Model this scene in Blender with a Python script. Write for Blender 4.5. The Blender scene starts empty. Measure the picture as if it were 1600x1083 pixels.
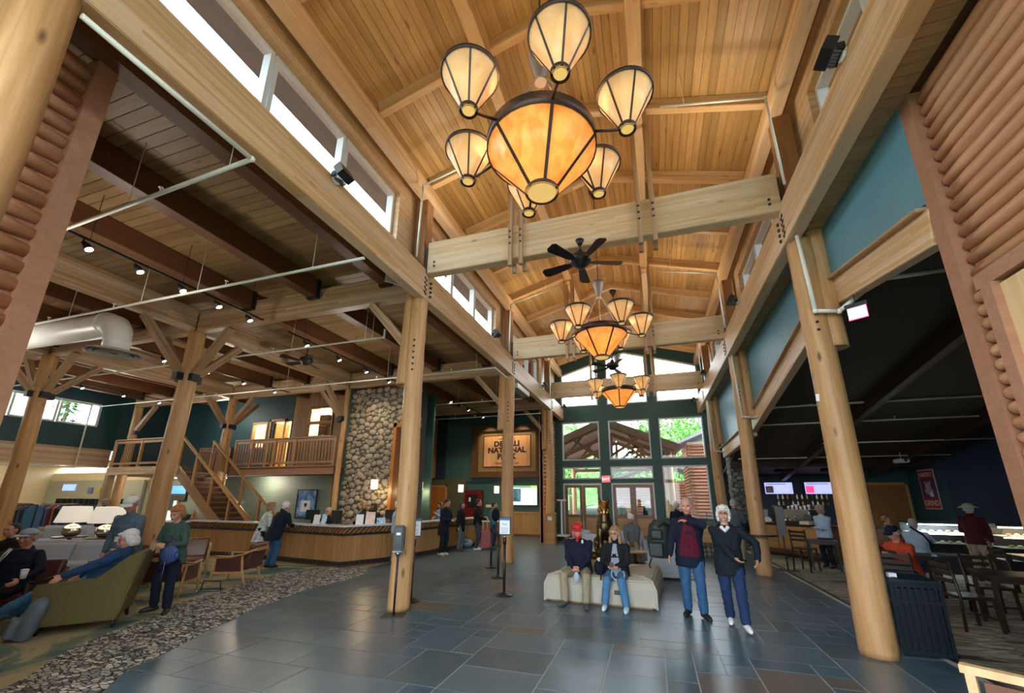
import bpy, bmesh, math, random
from math import pi, sin, cos, radians, sqrt, atan2
from mathutils import Vector, Matrix, noise
random.seed(7)
SC = bpy.context.scene
COL = SC.collection
# ---------------------------------------------------------------- camera
cam_data = bpy.data.cameras.new('camera'); cam = bpy.data.objects.new('camera', cam_data); COL.objects.link(cam)
FPX, PX, PY = 640.0, 809.0, 606.5
cam_data.sensor_width = 36.0; cam_data.lens = FPX/1600*36
cam_data.shift_x = (800-PX)/1600; cam_data.shift_y = (PY-541.5)/1600
cam_data.clip_end = 400; cam_data.clip_start = .05
Rc = Matrix.Rotation(.3105, 3, 'Z') @ Matrix.Rotation(.2637, 3, 'X') @ Matrix.Rotation(-.0046, 3, 'Y')
cam.matrix_world = Matrix.Translation((0, 0, 1.8)) @ (Rc @ Matrix.Rotation(pi/2, 3, 'X')).to_4x4()
SC.camera = cam
# ---------------------------------------------------------------- world and light
SC.view_settings.view_transform = 'Standard'; SC.view_settings.look = 'None'; SC.view_settings.gamma = 1
SC.view_settings.exposure = 0.5
SC.view_settings.use_curve_mapping = False
SC.cycles.max_bounces = 7; SC.cycles.diffuse_bounces = 4; SC.cycles.glossy_bounces = 3; SC.cycles.transparent_max_bounces = 10
SC.cycles.sample_clamp_indirect = 6; SC.cycles.caustics_reflective = False; SC.cycles.caustics_refractive = False
W = bpy.data.worlds.new('overcast_sky'); SC.world = W; W.use_nodes = True
wn = W.node_tree; wn.nodes.clear()
tc = wn.nodes.new('ShaderNodeTexCoord'); sx = wn.nodes.new('ShaderNodeSeparateXYZ'); wn.links.new(tc.outputs['Generated'], sx.inputs[0])
nz = wn.nodes.new('ShaderNodeTexNoise'); nz.inputs['Scale'].default_value = 2.2; nz.inputs['Detail'].default_value = 5; wn.links.new(tc.outputs['Generated'], nz.inputs['Vector'])
cr = wn.nodes.new('ShaderNodeValToRGB'); cr.color_ramp.elements[0].position = .3; cr.color_ramp.elements[0].color = (.78, .89, 1, 1); cr.color_ramp.elements[1].position = .7; cr.color_ramp.elements[1].color = (.93, .97, 1, 1)
wn.links.new(nz.outputs['Fac'], cr.inputs['Fac'])
bg = wn.nodes.new('ShaderNodeBackground'); bg.inputs['Strength'].default_value = 7.0
wo = wn.nodes.new('ShaderNodeOutputWorld'); wn.links.new(cr.outputs[0], bg.inputs['Color']); wn.links.new(bg.outputs[0], wo.inputs[0])

def lamp(name, kind, loc, energy, color=(1, .8, .55), size=.1, rot=None, spot=60, blend=.5):
    d = bpy.data.lights.new(name, kind); d.energy = energy; d.color = color
    if kind in ('POINT', 'SPOT'): d.shadow_soft_size = size
    if kind == 'SPOT': d.spot_size = radians(spot); d.spot_blend = blend
    if kind == 'AREA': d.size = size
    o = bpy.data.objects.new(name, d); COL.objects.link(o); o.location = loc
    if rot: o.rotation_euler = rot
    return o
WARM = (1, .74, .42); COOL = (.85, .93, 1)
# wings: fill points added in mid-air stand in for the track spots
TRACKS = [(-7.3, 3.2), (-7.3, 4.3), (-7.3, 5.3), (-7.3, 7.6), (-7.3, 8.7), (-7.3, 10.0)]
for i, (x, y) in enumerate([(-8, 3.5), (-8, 9), (-13.5, 4), (-13.5, 9.5), (-19, 5), (-19, 9.5)]):
    lamp('hall_fill_lamp', 'POINT', (x, y, 4.6), 58, (1, .92, .80), .3)
for x, y in [(-15, 12.9), (-20.5, 12.9)]: lamp('under_balcony_fill_lamp', 'POINT', (x, y, 2.45), 40, (1, .88, .7), .1)  # fill added to brighten the wall below the balcony, no fitting there
lamp('gallery_lamp', 'POINT', (-18, 13.0, 5.4), 45, (1, .88, .7), .15)
lamp('stone_wall_fill_lamp', 'SPOT', (-9.2, 10.9, 5.7), 120, (1, .82, .58), .1, rot=(radians(28), 0, 0), spot=100, blend=1)  # warm spot added to brighten the stones
for x, y in [(-7.5, 14.5), (-7.5, 18.0), (-6, 16.5), (-9.5, 18)]:
    lamp('desk_ceiling_lamp', 'SPOT', (x, y, 5.6), 170, (1, .8, .55), .1, spot=130, blend=1)
# up-lights on top of the cross ties wash the timber roof
for y in (1.05, 6.6, 12.15, 17.7):
    for x in (-3.2, 1.4):
        lamp('tie_beam_uplight', 'SPOT', (x, y, 7.1), 60, (1, .83, .6), .15, rot=(pi, 0, 0), spot=165, blend=1)
# ---------------------------------------------------------------- mesh helpers
class MB:
    def __init__(s): s.v = []; s.f = []; s.m = []; s.mi = 0; s.sm = []
    def add(s, vs, fs, smooth=False):
        b = len(s.v); s.v += [tuple(v) for v in vs]
        for f in fs: s.f.append([b+i for i in f]); s.m.append(s.mi); s.sm.append(smooth)
        return s
    def box(s, c, d, rz=0, rot=None):
        hx, hy, hz = d[0]/2, d[1]/2, d[2]/2; R = rot if rot else Matrix.Rotation(rz, 3, 'Z'); c = Vector(c)
        vs = [c + R @ Vector((x, y, z)) for x in (-hx, hx) for y in (-hy, hy) for z in (-hz, hz)]
        return s.add(vs, [(0, 1, 3, 2), (4, 6, 7, 5), (0, 4, 5, 1), (2, 3, 7, 6), (0, 2, 6, 4), (1, 5, 7, 3)])
    def b2(s, x0, x1, y0, y1, z0, z1): return s.box(((x0+x1)/2, (y0+y1)/2, (z0+z1)/2), (abs(x1-x0), abs(y1-y0), abs(z1-z0)))
    def beam(s, p0, p1, w, h, up=(0, 0, 1)):
        R, L = frame(p0, p1, up); return s.box((Vector(p0)+Vector(p1))/2, (L, w, h), rot=R)
    def ring_loft(s, rings, cap=True, smooth=True):
        n = len(rings[0]); vs = [p for r in rings for p in r]; fs = []
        for i in range(len(rings)-1):
            for j in range(n):
                k = (j+1) % n; fs.append((i*n+j, i*n+k, (i+1)*n+k, (i+1)*n+j))
        b = len(s.v); s.add(vs, fs, smooth)
        if cap:
            s.f.append([b+j for j in range(n)][::-1]); s.m.append(s.mi); s.sm.append(False)
            s.f.append([b+(len(rings)-1)*n+j for j in range(n)]); s.m.append(s.mi); s.sm.append(False)
        return s
    def tube(s, pts, r, n=8, cap=True, flat=1.0, up=None):
        pts = [Vector(p) for p in pts]; rr = r if isinstance(r, (list, tuple)) else [r]*len(pts); rings = []
        ref = Vector(up) if up else None
        for i, p in enumerate(pts):
            t = (pts[min(i+1, len(pts)-1)] - pts[max(i-1, 0)]).normalized()
            if ref is None: ref = Vector((0, 0, 1)) if abs(t.z) < .9 else Vector((1, 0, 0))
            a = t.cross(ref).normalized(); b = a.cross(t).normalized()
            if not up: ref = b
            rings.append([p + (a*cos(2*pi*j/n) + b*sin(2*pi*j/n)*flat)*rr[i] for j in range(n)])
        return s.ring_loft(rings, cap)
    def cyl(s, p0, p1, r0, r1=None, n=12): return s.tube([p0, p1], [r0, r1 if r1 is not None else r0], n)
    def lathe(s, prof, n=20, c=(0, 0, 0), smooth=True, cap=True, a0=0):
        rings = [[(c[0]+r*cos(a0+2*pi*j/n), c[1]+r*sin(a0+2*pi*j/n), c[2]+z) for j in range(n)] for r, z in prof]
        return s.ring_loft(rings, cap, smooth)
    def prism(s, poly, z0, z1, axis='Z'):
        def tr(a, b, c): return (a, b, c) if axis == 'Z' else ((a, c, b) if axis == 'Y' else (c, a, b))
        n = len(poly); vs = [tr(a, b, z0) for a, b in poly] + [tr(a, b, z1) for a, b in poly]
        fs = [list(range(n))[::-1], [n+i for i in range(n)]] + [(i, (i+1) % n, n+(i+1) % n, n+i) for i in range(n)]
        return s.add(vs, fs)
    def sph(s, c, r, n=10, m=7, sc=(1, 1, 1)):
        rings = [[(c[0]+r*sc[0]*sin(pi*(i+.02)/(m+.04))*cos(2*pi*j/n), c[1]+r*sc[1]*sin(pi*(i+.02)/(m+.04))*sin(2*pi*j/n), c[2]-r*sc[2]*cos(pi*(i+.02)/(m+.04))) for j in range(n)] for i in range(m+1)]
        return s.ring_loft(rings)
    def mesh(s, name='m', mats=(), bev=0, fix=True):
        me = bpy.data.meshes.new(name); me.from_pydata(s.v, [], s.f)
        for m in mats: me.materials.append(m)
        for p, mi, sm in zip(me.polygons, s.m, s.sm): p.material_index = mi; p.use_smooth = sm
        if bev or fix:
            bm = bmesh.new(); bm.from_mesh(me)
            if bev:
                es = [e for e in bm.edges if len(e.link_faces) == 2 and e.calc_face_angle(0) > .6]
                if es: bmesh.ops.bevel(bm, geom=es, offset=bev, segments=2, affect='EDGES', clamp_overlap=True)
            bmesh.ops.recalc_face_normals(bm, faces=bm.faces)
            bm.to_mesh(me); bm.free()
        me.update(); return me
def frame(p0, p1, up=(0, 0, 1)):
    p0 = Vector(p0); p1 = Vector(p1); x = (p1-p0); L = x.length; x.normalize()
    u = Vector(up)
    if abs(x.dot(u)) > .98: u = Vector((0, 1, 0))
    y = u.cross(x).normalized(); z = x.cross(y)
    return Matrix((x, y, z)).transposed(), L
def tag(o, label, cat, group=None, kind=None):
    if label: o['label'] = label
    if cat: o['category'] = cat
    if group: o['group'] = group
    if kind: o['kind'] = kind
    return o
def thing(name, label, cat, loc=(0, 0, 0), rz=0, group=None, rot=None):
    o = bpy.data.objects.new(name, None); COL.objects.link(o); o.empty_display_size = .1
    o.location = loc; o.rotation_euler = rot if rot else (0, 0, rz); return tag(o, label, cat, group)
def obj(name, me, parent=None, loc=(0, 0, 0), rot=None, world=False, mat=None, label=None):
    """one mesh object; world=True: coordinates are world ones and the parent's offset is undone"""
    if isinstance(me, MB): me = me.mesh(name, [mat] if mat is not None and not isinstance(mat, (list, tuple)) else (mat or []))
    o = bpy.data.objects.new(name, me); COL.objects.link(o); o.location = loc
    if rot is not None:
        if isinstance(rot, Matrix): o.rotation_euler = rot.to_euler()
        else: o.rotation_euler = rot
    if parent:
        o.parent = parent
        if world: o.matrix_parent_inverse = (Matrix.Translation(parent.location) @ parent.rotation_euler.to_matrix().to_4x4()).inverted()
    if label: o['label'] = label
    return o
def struct(name, me, mat=None, loc=(0, 0, 0), rot=None):
    o = obj(name, me, None, loc, rot, mat=mat); o['kind'] = 'structure'; return o
_boxes = {}
def boxmesh(d, mat, bev=0):
    k = (round(d[0], 4), round(d[1], 4), round(d[2], 4), mat.name, bev)
    if k not in _boxes: _boxes[k] = MB().box((0, 0, 0), d).mesh('piece', [mat], bev)
    return _boxes[k]
def timber(name, p0, p1, w, h, mat, parent=None, up=(0, 0, 1), bev=.008, world=True, label=None):
    """squared timber from p0 to p1, its own X along the grain"""
    R, L = frame(p0, p1, up)
    return obj(name, boxmesh((L, w, h), mat, bev), parent, (Vector(p0)+Vector(p1))/2, R, world=bool(parent) and world, label=label)
def copytree(o, parent=None):
    c = o.copy(); COL.objects.link(c)
    if parent: c.parent = parent; c.matrix_parent_inverse = o.matrix_parent_inverse.copy()
    for ch in KIDS(o): copytree(ch, c)
    return c
def KIDS(o):
    return [x for x in list(COL.objects) if x.parent is o] if not isinstance(o, list) else o
def dup(proto, loc, rz=0, label=None, group=None, kids=None):
    c = proto.copy(); COL.objects.link(c); c.location = loc; c.rotation_euler = (0, 0, rz)
    if label: c['label'] = label
    if group: c['group'] = group
    for ch, gk in (kids or kidmap(proto)):
        d = ch.copy(); COL.objects.link(d); d.parent = c
        for g in gk: e = g.copy(); COL.objects.link(e); e.parent = d
    return c
def kidmap(o): return [(ch, list(ch.children)) for ch in o.children]
# ---------------------------------------------------------------- materials
class NT:
    def __init__(s, name):
        s.m = bpy.data.materials.new(name); s.m.use_nodes = True; s.t = s.m.node_tree; s.t.nodes.clear()
        s.out = s.t.nodes.new('ShaderNodeOutputMaterial')
    def n(s, typ, ins=None, **props):
        nd = s.t.nodes.new('ShaderNode'+typ)
        for k, v in props.items(): setattr(nd, k, v)
        for k, v in (ins or {}).items():
            sk = nd.inputs[k]
            if isinstance(v, bpy.types.NodeSocket): s.t.links.new(v, sk)
            elif isinstance(v, bpy.types.Node): s.t.links.new(v.outputs[0], sk)
            else:
                if sk.type == 'RGBA' and len(v) == 3: v = (*v, 1)
                sk.default_value = v
        return nd
    def ramp(s, fac, stops, interp='LINEAR'):
        r = s.n('ValToRGB', {'Fac': fac}); e = r.color_ramp.elements; r.color_ramp.interpolation = interp
        e[0].position = stops[0][0]; e[1].position = stops[-1][0]
        for p, c in stops[1:-1]: e.new(p)
        for i, (p, c) in enumerate(stops): e[i].color = (*c, 1) if len(c) == 3 else c
        return r.outputs[0]
    def mix(s, a, b, f=.5, mode='MIX'):
        nd = s.n('Mix', data_type='RGBA', blend_type=mode)
        for k, v in ((0, f), (6, a), (7, b)):
            sk = nd.inputs[k]
            if isinstance(v, bpy.types.NodeSocket): s.t.links.new(v, sk)
            else: sk.default_value = v if k == 0 or len(v) == 4 else (*v, 1)
        return nd.outputs[2]
    def math(s, op, a, b=0.0, c=None):
        nd = s.n('Math', operation=op)
        for i, v in enumerate((a, b, c)):
            if v is None: continue
            if isinstance(v, bpy.types.NodeSocket): s.t.links.new(v, nd.inputs[i])
            else: nd.inputs[i].default_value = v
        return nd.outputs[0]
    def coord(s, scale=(1, 1, 1), kind='Object', rand=True):
        c = s.n('TexCoord').outputs[kind]
        if rand:
            oi = s.n('ObjectInfo').outputs['Random']; off = s.math('MULTIPLY', oi, 37.0)
            c = s.n('VectorMath', {0: c, 1: s.n('CombineXYZ', {0: off, 1: off, 2: off})}, operation='ADD').outputs[0]
        return s.n('Mapping', {'Vector': c, 'Scale': scale}).outputs[0]
    def bsdf(s, color, rough=.5, metal=0, bump=None, bstr=.3, bdist=.01, spec=.5, **kw):
        ins = {'Base Color': color, 'Roughness': rough, 'Metallic': metal, 'Specular IOR Level': spec}
        ins.update(kw)
        b = s.n('BsdfPrincipled', ins)
        if bump is not None:
            bp = s.n('Bump', {'Height': bump, 'Strength': bstr, 'Distance': bdist}); s.t.links.new(bp.outputs[0], b.inputs['Normal'])
        s.t.links.new(b.outputs[0], s.out.inputs[0]); return s.m
def plain(name, c, rough=.5, metal=0, spec=.5, nz=0, scale=40, bstr=.2):
    t = NT(name)
    if nz:
        n_ = t.n('TexNoise', {'Vector': t.coord(), 'Scale': scale, 'Detail': 3}).outputs[0]
        col = t.mix([x*(1-nz) for x in c], [min(1, x*(1+nz)) for x in c], n_)
        return t.bsdf(col, rough, metal, n_, bstr, .004, spec)
    return t.bsdf(c, rough, metal, spec=spec)
def wood(name, light, dark, rough=.5, rand=.25, lam=0, knots=1.0, fine=60, axis='X', spec=.4, plankw=0, hue=0):
    """timber: grain runs along the object's X (or Z); lam: glued layers; knots; tint varies per object"""
    t = NT(name); sc = (.55, 9, 9) if axis == 'X' else (9, 9, .55)
    v = t.coord(sc); n1 = t.n('TexNoise', {'Vector': v, 'Scale': 1.3, 'Detail': 6, 'Roughness': .6, 'Distortion': .5}).outputs[0]
    n2 = t.n('TexNoise', {'Vector': v, 'Scale': fine/10, 'Detail': 2}).outputs[0]
    f = t.math('ADD', t.math('MULTIPLY', n1, .75), t.math('MULTIPLY', n2, .25))
    col = t.ramp(f, [(.3, dark), (.5, [a*.5+b*.5 for a, b in zip(light, dark)]), (.68, light)])
    if knots:
        kv = t.coord((1.6, 5, 5) if axis == 'X' else (5, 5, 1.6))
        vo = t.n('TexVoronoi', {'Vector': kv, 'Scale': .95, 'Randomness': 1.0}).outputs['Distance']
        k = t.ramp(vo, [(.06, (1, 1, 1)), (.15, (0, 0, 0))])
        col = t.mix(col, [c*.35 for c in dark], t.math('MULTIPLY', k, .75*knots))
    if lam:
        c = t.n('TexCoord').outputs['Object']; z = t.n('SeparateXYZ', {0: c}).outputs[2]
        x = t.n('SeparateXYZ', {0: c}).outputs[0]
        row = t.math('FLOOR', t.math('DIVIDE', z, lam)); seg = t.math('FLOOR', t.math('ADD', t.math('DIVIDE', x, 2.3), t.math('MULTIPLY', row, .37)))
        wn_ = t.n('TexWhiteNoise', {'Vector': t.n('CombineXYZ', {0: row, 1: seg})}, noise_dimensions='3D').outputs[0]
        col = t.mix(col, t.mix(col, [1.0, .93, .80], .35), wn_, 'MIX')
        fr = t.math('FRACT', t.math('DIVIDE', z, lam)); ln = t.math('LESS_THAN', fr, .06)
        col = t.mix(col, dark, t.math('MULTIPLY', ln, .55))
    if rand:
        r = t.n('ObjectInfo').outputs['Random']
        col = t.mix(col, t.n('HueSaturation', {'Hue': .5, 'Saturation': 1.05, 'Value': 1-rand, 'Color': col}).outputs[0], r)
    return t.bsdf(col, rough, 0, n1, .25, .004, spec)
def emis(name, c, s, rough=.5):
    t = NT(name); return t.bsdf(c, rough, **{'Emission Color': c, 'Emission Strength': s})
def pane_glass(name, tint=(.9, .96, .97), f=.06):
    t = NT(name); tr = t.n('BsdfTransparent', {'Color': tint}); gl = t.n('BsdfGlossy', {'Color': (1, 1, 1), 'Roughness': .02})
    fr = t.n('Fresnel', {'IOR': 1.45}); mx = t.n('MixShader', {0: fr.outputs[0], 1: tr.outputs[0], 2: gl.outputs[0]})
    t.t.links.new(mx.outputs[0], t.out.inputs[0]); return t.m

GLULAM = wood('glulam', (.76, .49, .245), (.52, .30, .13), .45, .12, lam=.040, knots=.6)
TIEW = wood('glulam_pale', (.76, .57, .34), (.57, .39, .20), .5, .1, lam=.042, knots=.9)
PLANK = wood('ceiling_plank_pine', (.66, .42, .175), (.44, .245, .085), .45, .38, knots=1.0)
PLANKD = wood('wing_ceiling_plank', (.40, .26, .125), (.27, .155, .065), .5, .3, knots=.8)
DARKB = wood('dark_purlin', (.19, .08, .038), (.11, .045, .02), .45, .15, knots=.3)
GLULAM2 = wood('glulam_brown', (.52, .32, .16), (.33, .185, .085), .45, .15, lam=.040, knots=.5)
LOGM = wood('peeled_log', (.70, .43, .215), (.42, .225, .09), .45, .1, axis='Z', knots=1.3, fine=40)
SIDING = wood('siding_log_stain', (.68, .38, .215), (.46, .22, .115), .38, .2, knots=.5)
SIDINGT = wood('siding_trim_stain', (.44, .23, .14), (.33, .155, .095), .5, .1, knots=.1)
PINE = wood('door_pine', (.62, .36, .14), (.42, .20, .07), .4, .1, knots=.7)
OAK = wood('counter_oak', (.56, .33, .13), (.38, .20, .07), .4, .15, knots=.3)
RAILW = wood('rail_wood', (.46, .26, .13), (.30, .15, .07), .4, .15, knots=.2)
CHAIRW = wood('chair_ash', (.55, .33, .15), (.40, .22, .09), .35, .1, knots=0)
DARKW = wood('dark_table_wood', (.040, .024, .017), (.018, .011, .008), .35, .1, knots=0)
GREEN = plain('green_paint', (.042, .105, .10), .55, nz=.12, scale=3, bstr=.02)
TEAL = plain('teal_paint', (.012, .06, .075), .6, nz=.12, scale=3, bstr=.02)
BLUEP = plain('blue_panel_paint', (.10, .25, .31), .45, nz=.1, scale=2, bstr=.02)
NAVY = plain('navy_paint', (.012, .028, .055), .6, nz=.12, scale=3, bstr=.02)
CREAM = plain('cream_paint', (.72, .62, .44), .6, nz=.05, scale=3, bstr=.02)
WHITE = plain('white_enamel', (.80, .82, .80), .35)
PIPEW = plain('white_pipe_paint', (.78, .80, .72), .35, nz=.05, scale=5)
BLACK = plain('black_satin', (.012, .012, .014), .4)
STEEL = plain('dark_bracket_steel', (.035, .036, .045), .45, .6)
CHROME = plain('brushed_chrome', (.6, .6, .62), .22, 1)
BRONZE = plain('aged_bronze_band', (.07, .045, .04), .45, .5, nz=.3, scale=25)
WINFR = plain('window_frame_grey', (.66, .70, .70), .4)
GLASS = pane_glass('window_glass')
GROUT = plain('grout', (.42, .44, .43), .8, nz=.1)
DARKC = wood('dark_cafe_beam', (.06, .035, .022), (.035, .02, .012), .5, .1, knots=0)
# ---------------------------------------------------------------- measures
XL, XR, XC = -4.20, 2.45, -.88
ROWS = (1.05, 6.60, 12.15, 17.70)
YF = 20.3
# ================================================================ SETTING
# slate floor: a grout bed with each slab laid on it
SLATE = NT('slate')
def _slate():
    t = SLATE; r = t.n('ObjectInfo').outputs['Random']; v = t.coord((1, 1, 1))
    n1 = t.n('TexNoise', {'Vector': v, 'Scale': 3.5, 'Detail': 5, 'Roughness': .55}).outputs[0]
    n2 = t.n('TexNoise', {'Vector': v, 'Scale': 28, 'Detail': 4}).outputs[0]
    base = t.ramp(r, [(0, (.048, .092, .130)), (.2, (.070, .122, .158)), (.4, (.055, .115, .148)), (.6, (.090, .136, .160)), (.8, (.064, .095, .112)), (.93, (.12, .105, .085)), (1, (.085, .085, .08))], 'CONSTANT')
    col = t.mix(base, t.mix(base, (.16, .22, .25), .3), t.ramp(n1, [(.35, (0, 0, 0)), (.75, (1, 1, 1))]))
    return t.bsdf(col, .31, 0, n2, .04, .002, .65)
SLATE = _slate()
fl = struct('floor', MB().b2(-7.6, 3.3, -1, 20.3, -.06, -.0045), GROUT)
def tiles():
    m = .31; x0 = -7.45; y0 = .78; nx, ny = 34, 63; occ = [[0]*ny for _ in range(nx)]; out = []
    R = random.Random(11)
    szs = [(2, 2), (2, 1), (3, 2), (1, 1), (2, 1), (1, 2), (3, 2), (2, 2), (4, 2), (2, 3), (3, 1)]
    for j in range(ny):
        for i in range(nx):
            if occ[i][j]: continue
            R.shuffle(szs)
            for w, h in szs + [(1, 1)]:
                if i+w > nx or j+h > ny: continue
                if all(not occ[i+a][j+b] for a in range(w) for b in range(h)):
                    for a in range(w):
                        for b in range(h): occ[i+a][j+b] = 1
                    out.append((x0+i*m, y0+j*m, w*m, h*m)); break
    return out
def carpet_edge(y):
    P_ = [(0, -4.2), (3.1, -5.12), (3.5, -5.5), (4.4, -5.88), (5.1, -6.2), (5.9, -6.5), (6.9, -6.74), (7.8, -6.86), (8.6, -6.75), (9.3, -6.9), (10.2, -7.5), (20.5, -7.5)]
    for (a, b), (c, d) in zip(P_, P_[1:]):
        if a <= y <= c: return b+(d-b)*(y-a)/(c-a)
    return -7.5
tl = [t for t in tiles() if t[0]+t[2] > carpet_edge(t[1]+t[3]/2)-.35 and t[0] < 3.22]
def tsize(t):
    x, y = t[0]+t[2]/2, t[1]+t[3]/2; d = y*cos(.31)-x*sin(.31)
    return -1 if y < 2.4 else t[2]*t[3]/max(d, 1)**3
tl.sort(key=tsize, reverse=True)
rest = MB()
for k, (x, y, w, h) in enumerate(tl):
    g = .011; rr = random.Random(k); dz = rr.uniform(-.0012, .0012)
    if k < 292:
        obj('tile', boxmesh((w-g, h-g, .02), SLATE, .0025), fl, (x+w/2, y+h/2, -.01+dz), (rr.uniform(-.0005, .0005), rr.uniform(-.0005, .0005), 0))
    else:
        w2 = min(w, 3.25-x); rest.b2(x+g/2, x+w2-g/2, y+g/2, y+h-g/2, -.02, dz)
ro = obj('tile_field', rest, fl, mat=SLATE); ro['kind'] = 'stuff'
# carpets
def carpet_mat():
    t = NT('lounge_carpet'); v = t.coord(rand=False)
    n1 = t.n('TexNoise', {'Vector': v, 'Scale': .75, 'Detail': 4, 'Distortion': 1.6}).outputs[0]
    n2 = t.n('TexNoise', {'Vector': v, 'Scale': 160, 'Detail': 2}).outputs[0]
    c = t.ramp(n1, [(.36, (.07, .14, .13)), (.44, (.20, .24, .17)), (.50, (.46, .38, .22)), (.62, (.40, .34, .21)), (.72, (.10, .18, .16))])
    c = t.mix(c, (.05, .06, .05), t.math('MULTIPLY', n2, .40))
    return t.bsdf(c, .95, 0, n2, .5, .004, .1)
def pebble_mat():
    t = NT('pebble_band_carpet'); v = t.coord(rand=False, scale=(1, 1.5, 1))
    vo = t.n('TexVoronoi', {'Vector': v, 'Scale': 13}, feature='F1'); e = t.n('TexVoronoi', {'Vector': v, 'Scale': 13}, feature='DISTANCE_TO_EDGE').outputs['Distance']
    c = t.ramp(t.n('SeparateColor', {0: vo.outputs['Color']}).outputs[0], [(0, (.12, .13, .13)), (.2, (.46, .42, .35)), (.45, (.24, .26, .25)), (.6, (.62, .58, .49)), (.85, (.36, .34, .30))], 'CONSTANT')
    c = t.mix((.02, .02, .02), c, t.ramp(e, [(.03, (0, 0, 0)), (.13, (1, 1, 1))]))
    return t.bsdf(c, .9, 0, e, .4, .004, .1)
def cafe_mat():
    t = NT('cafe_carpet'); v = t.coord((.8, 5, 1), rand=False)
    n1 = t.n('TexNoise', {'Vector': v, 'Scale': 1.5, 'Detail': 5, 'Distortion': .8}).outputs[0]
    c = t.ramp(n1, [(.36, (.05, .055, .045)), (.44, (.30, .28, .21)), (.50, (.09, .10, .08)), (.56, (.44, .40, .31)), (.64, (.14, .14, .11))])
    return t.bsdf(c, .9, 0, n1, .2, .004, .1)
ys = [3.1-2.2+.25*i for i in range(60)]; ys = [y for y in ys if y < 10.3]
inner = [(carpet_edge(y)+.02*sin(y*5), y) for y in ys]
obands = [(1.0, -4.9), (3.07, -6.27), (3.64, -6.84), (4.4, -7.3), (5.15, -7.6), (5.64, -8.05), (6.4, -8.2), (7.9, -8.8), (8.9, -8.9), (9.84, -8.4), (10.1, -7.5)]
struct('floor_pebble_band', MB().prism(inner + [(-7.5, 10.25)] + [(b, a) for a, b in obands[::-1]], .0, .008), pebble_mat())
struct('floor_lounge_carpet', MB().prism([(b, a) for a, b in obands] + [(-7.5, 20.3), (-31, 20.3), (-31, -1), (-4.4, -1)], -.02, .005), carpet_mat())
struct('floor_cafe_carpet', MB().prism([(3.2, -1), (14, -1), (14, 20.3), (3.2, 20.3)], -.02, .006), cafe_mat())
struct('floor_edge_strip', MB().b2(3.17, 3.22, -1, 20.3, -.01, .009), BLACK)
# ---------------------------------------------------------------- far glazed gable wall
GW = [(-4.15, -2.30), (-1.85, .08), (.50, 2.42)]
def gtop(x): return 9.02 - .30*abs(x-XC)
m = MB(); y0, y1 = YF, YF+.3
xs = [-4.62, -4.15, -2.30, -1.85, .08, .50, 2.42, 2.95]
for i in range(0, 7, 2):                           # piers between the windows
    a, b = xs[i], xs[i+1]
    for c, d in ([(a, XC), (XC, b)] if a < XC < b else [(a, b)]):
        m.prism([(c, 0), (d, 0), (d, gtop(d)+.75), (c, gtop(c)+.75)], y0, y1, 'Y')
for k, (a, b) in enumerate(GW):
    rows = [(5.52, 6.33), (3.30, 3.62), (2.53, 2.72)] if k < 2 else [(5.52, 6.33), (3.30, 3.62), (0, 1.0)]
    for c, d in rows: m.b2(a, b, y0, y1, c, d)
    pc = [(a, XC), (XC, b)] if a < XC < b else [(a, b)]
    for c, d in pc: m.prism([(c, gtop(c)), (d, gtop(d)), (d, gtop(d)+.75), (c, gtop(c)+.75)], y0, y1, 'Y')
wall_far = struct('wall_far', m, GREEN)
nwin = [0]
def window(poly, y=YF, nm=None, fw=.06, mat=WINFR, axis='Y', glass=GLASS, depth=.14, proud=.02):
    """glazed opening in a wall plane; poly in (across, up)"""
    nwin[0] += 1; n = len(poly); cx = sum(p[0] for p in poly)/n; cz = sum(p[1] for p in poly)/n
    inn = [(p[0]+(cx-p[0])*fw/abs(cx-p[0] or 1), p[1]+(cz-p[1])*fw/abs(cz-p[1] or 1)) for p in poly]
    m = MB(); s = proud
    def tr(a, b, c): return (a, c, b) if axis == 'Y' else (c, a, b)
    for i in range(n):
        j = (i+1) % n; A, B, C, D = poly[i], poly[j], inn[j], inn[i]
        q = [tr(*p, y-s) for p in (A, B, C, D)] + [tr(*p, y+depth-s) for p in (A, B, C, D)]
        m.add(q, [(0, 1, 2, 3), (7, 6, 5, 4), (0, 4, 5, 1), (1, 5, 6, 2), (2, 6, 7, 3), (3, 7, 4, 0)])
    w = struct(nm or 'window_%d' % nwin[0], m, mat)
    g = MB(); g.add([tr(*p, y+depth*.4) for p in inn], [tuple(range(n))]); go = obj('pane', g, w, mat=glass)
    return w
for k, (a, b) in enumerate(GW):
    if a < XC < b: window([(a, 6.33), (b, 6.33), (b, gtop(b)), (XC, gtop(XC)), (a, gtop(a))])
    else: window([(a, 6.33), (b, 6.33), (b, gtop(b)), (a, gtop(a))])
    window([(a, 3.62), (b, 3.62), (b, 5.52), (a, 5.52)])
    if k < 2: window([(a, 2.72), (b, 2.72), (b, 3.30), (a, 3.30)])
    else: window([(a, 1.0), (b, 1.0), (b, 3.30), (a, 3.30)])
DOORW = wood('door_dark_wood', (.30, .13, .055), (.18, .07, .03), .35, .1, knots=0)
PINEP = wood('door_panel_pine', (.60, .34, .12), (.42, .22, .07), .35, .1, knots=.2)
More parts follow.
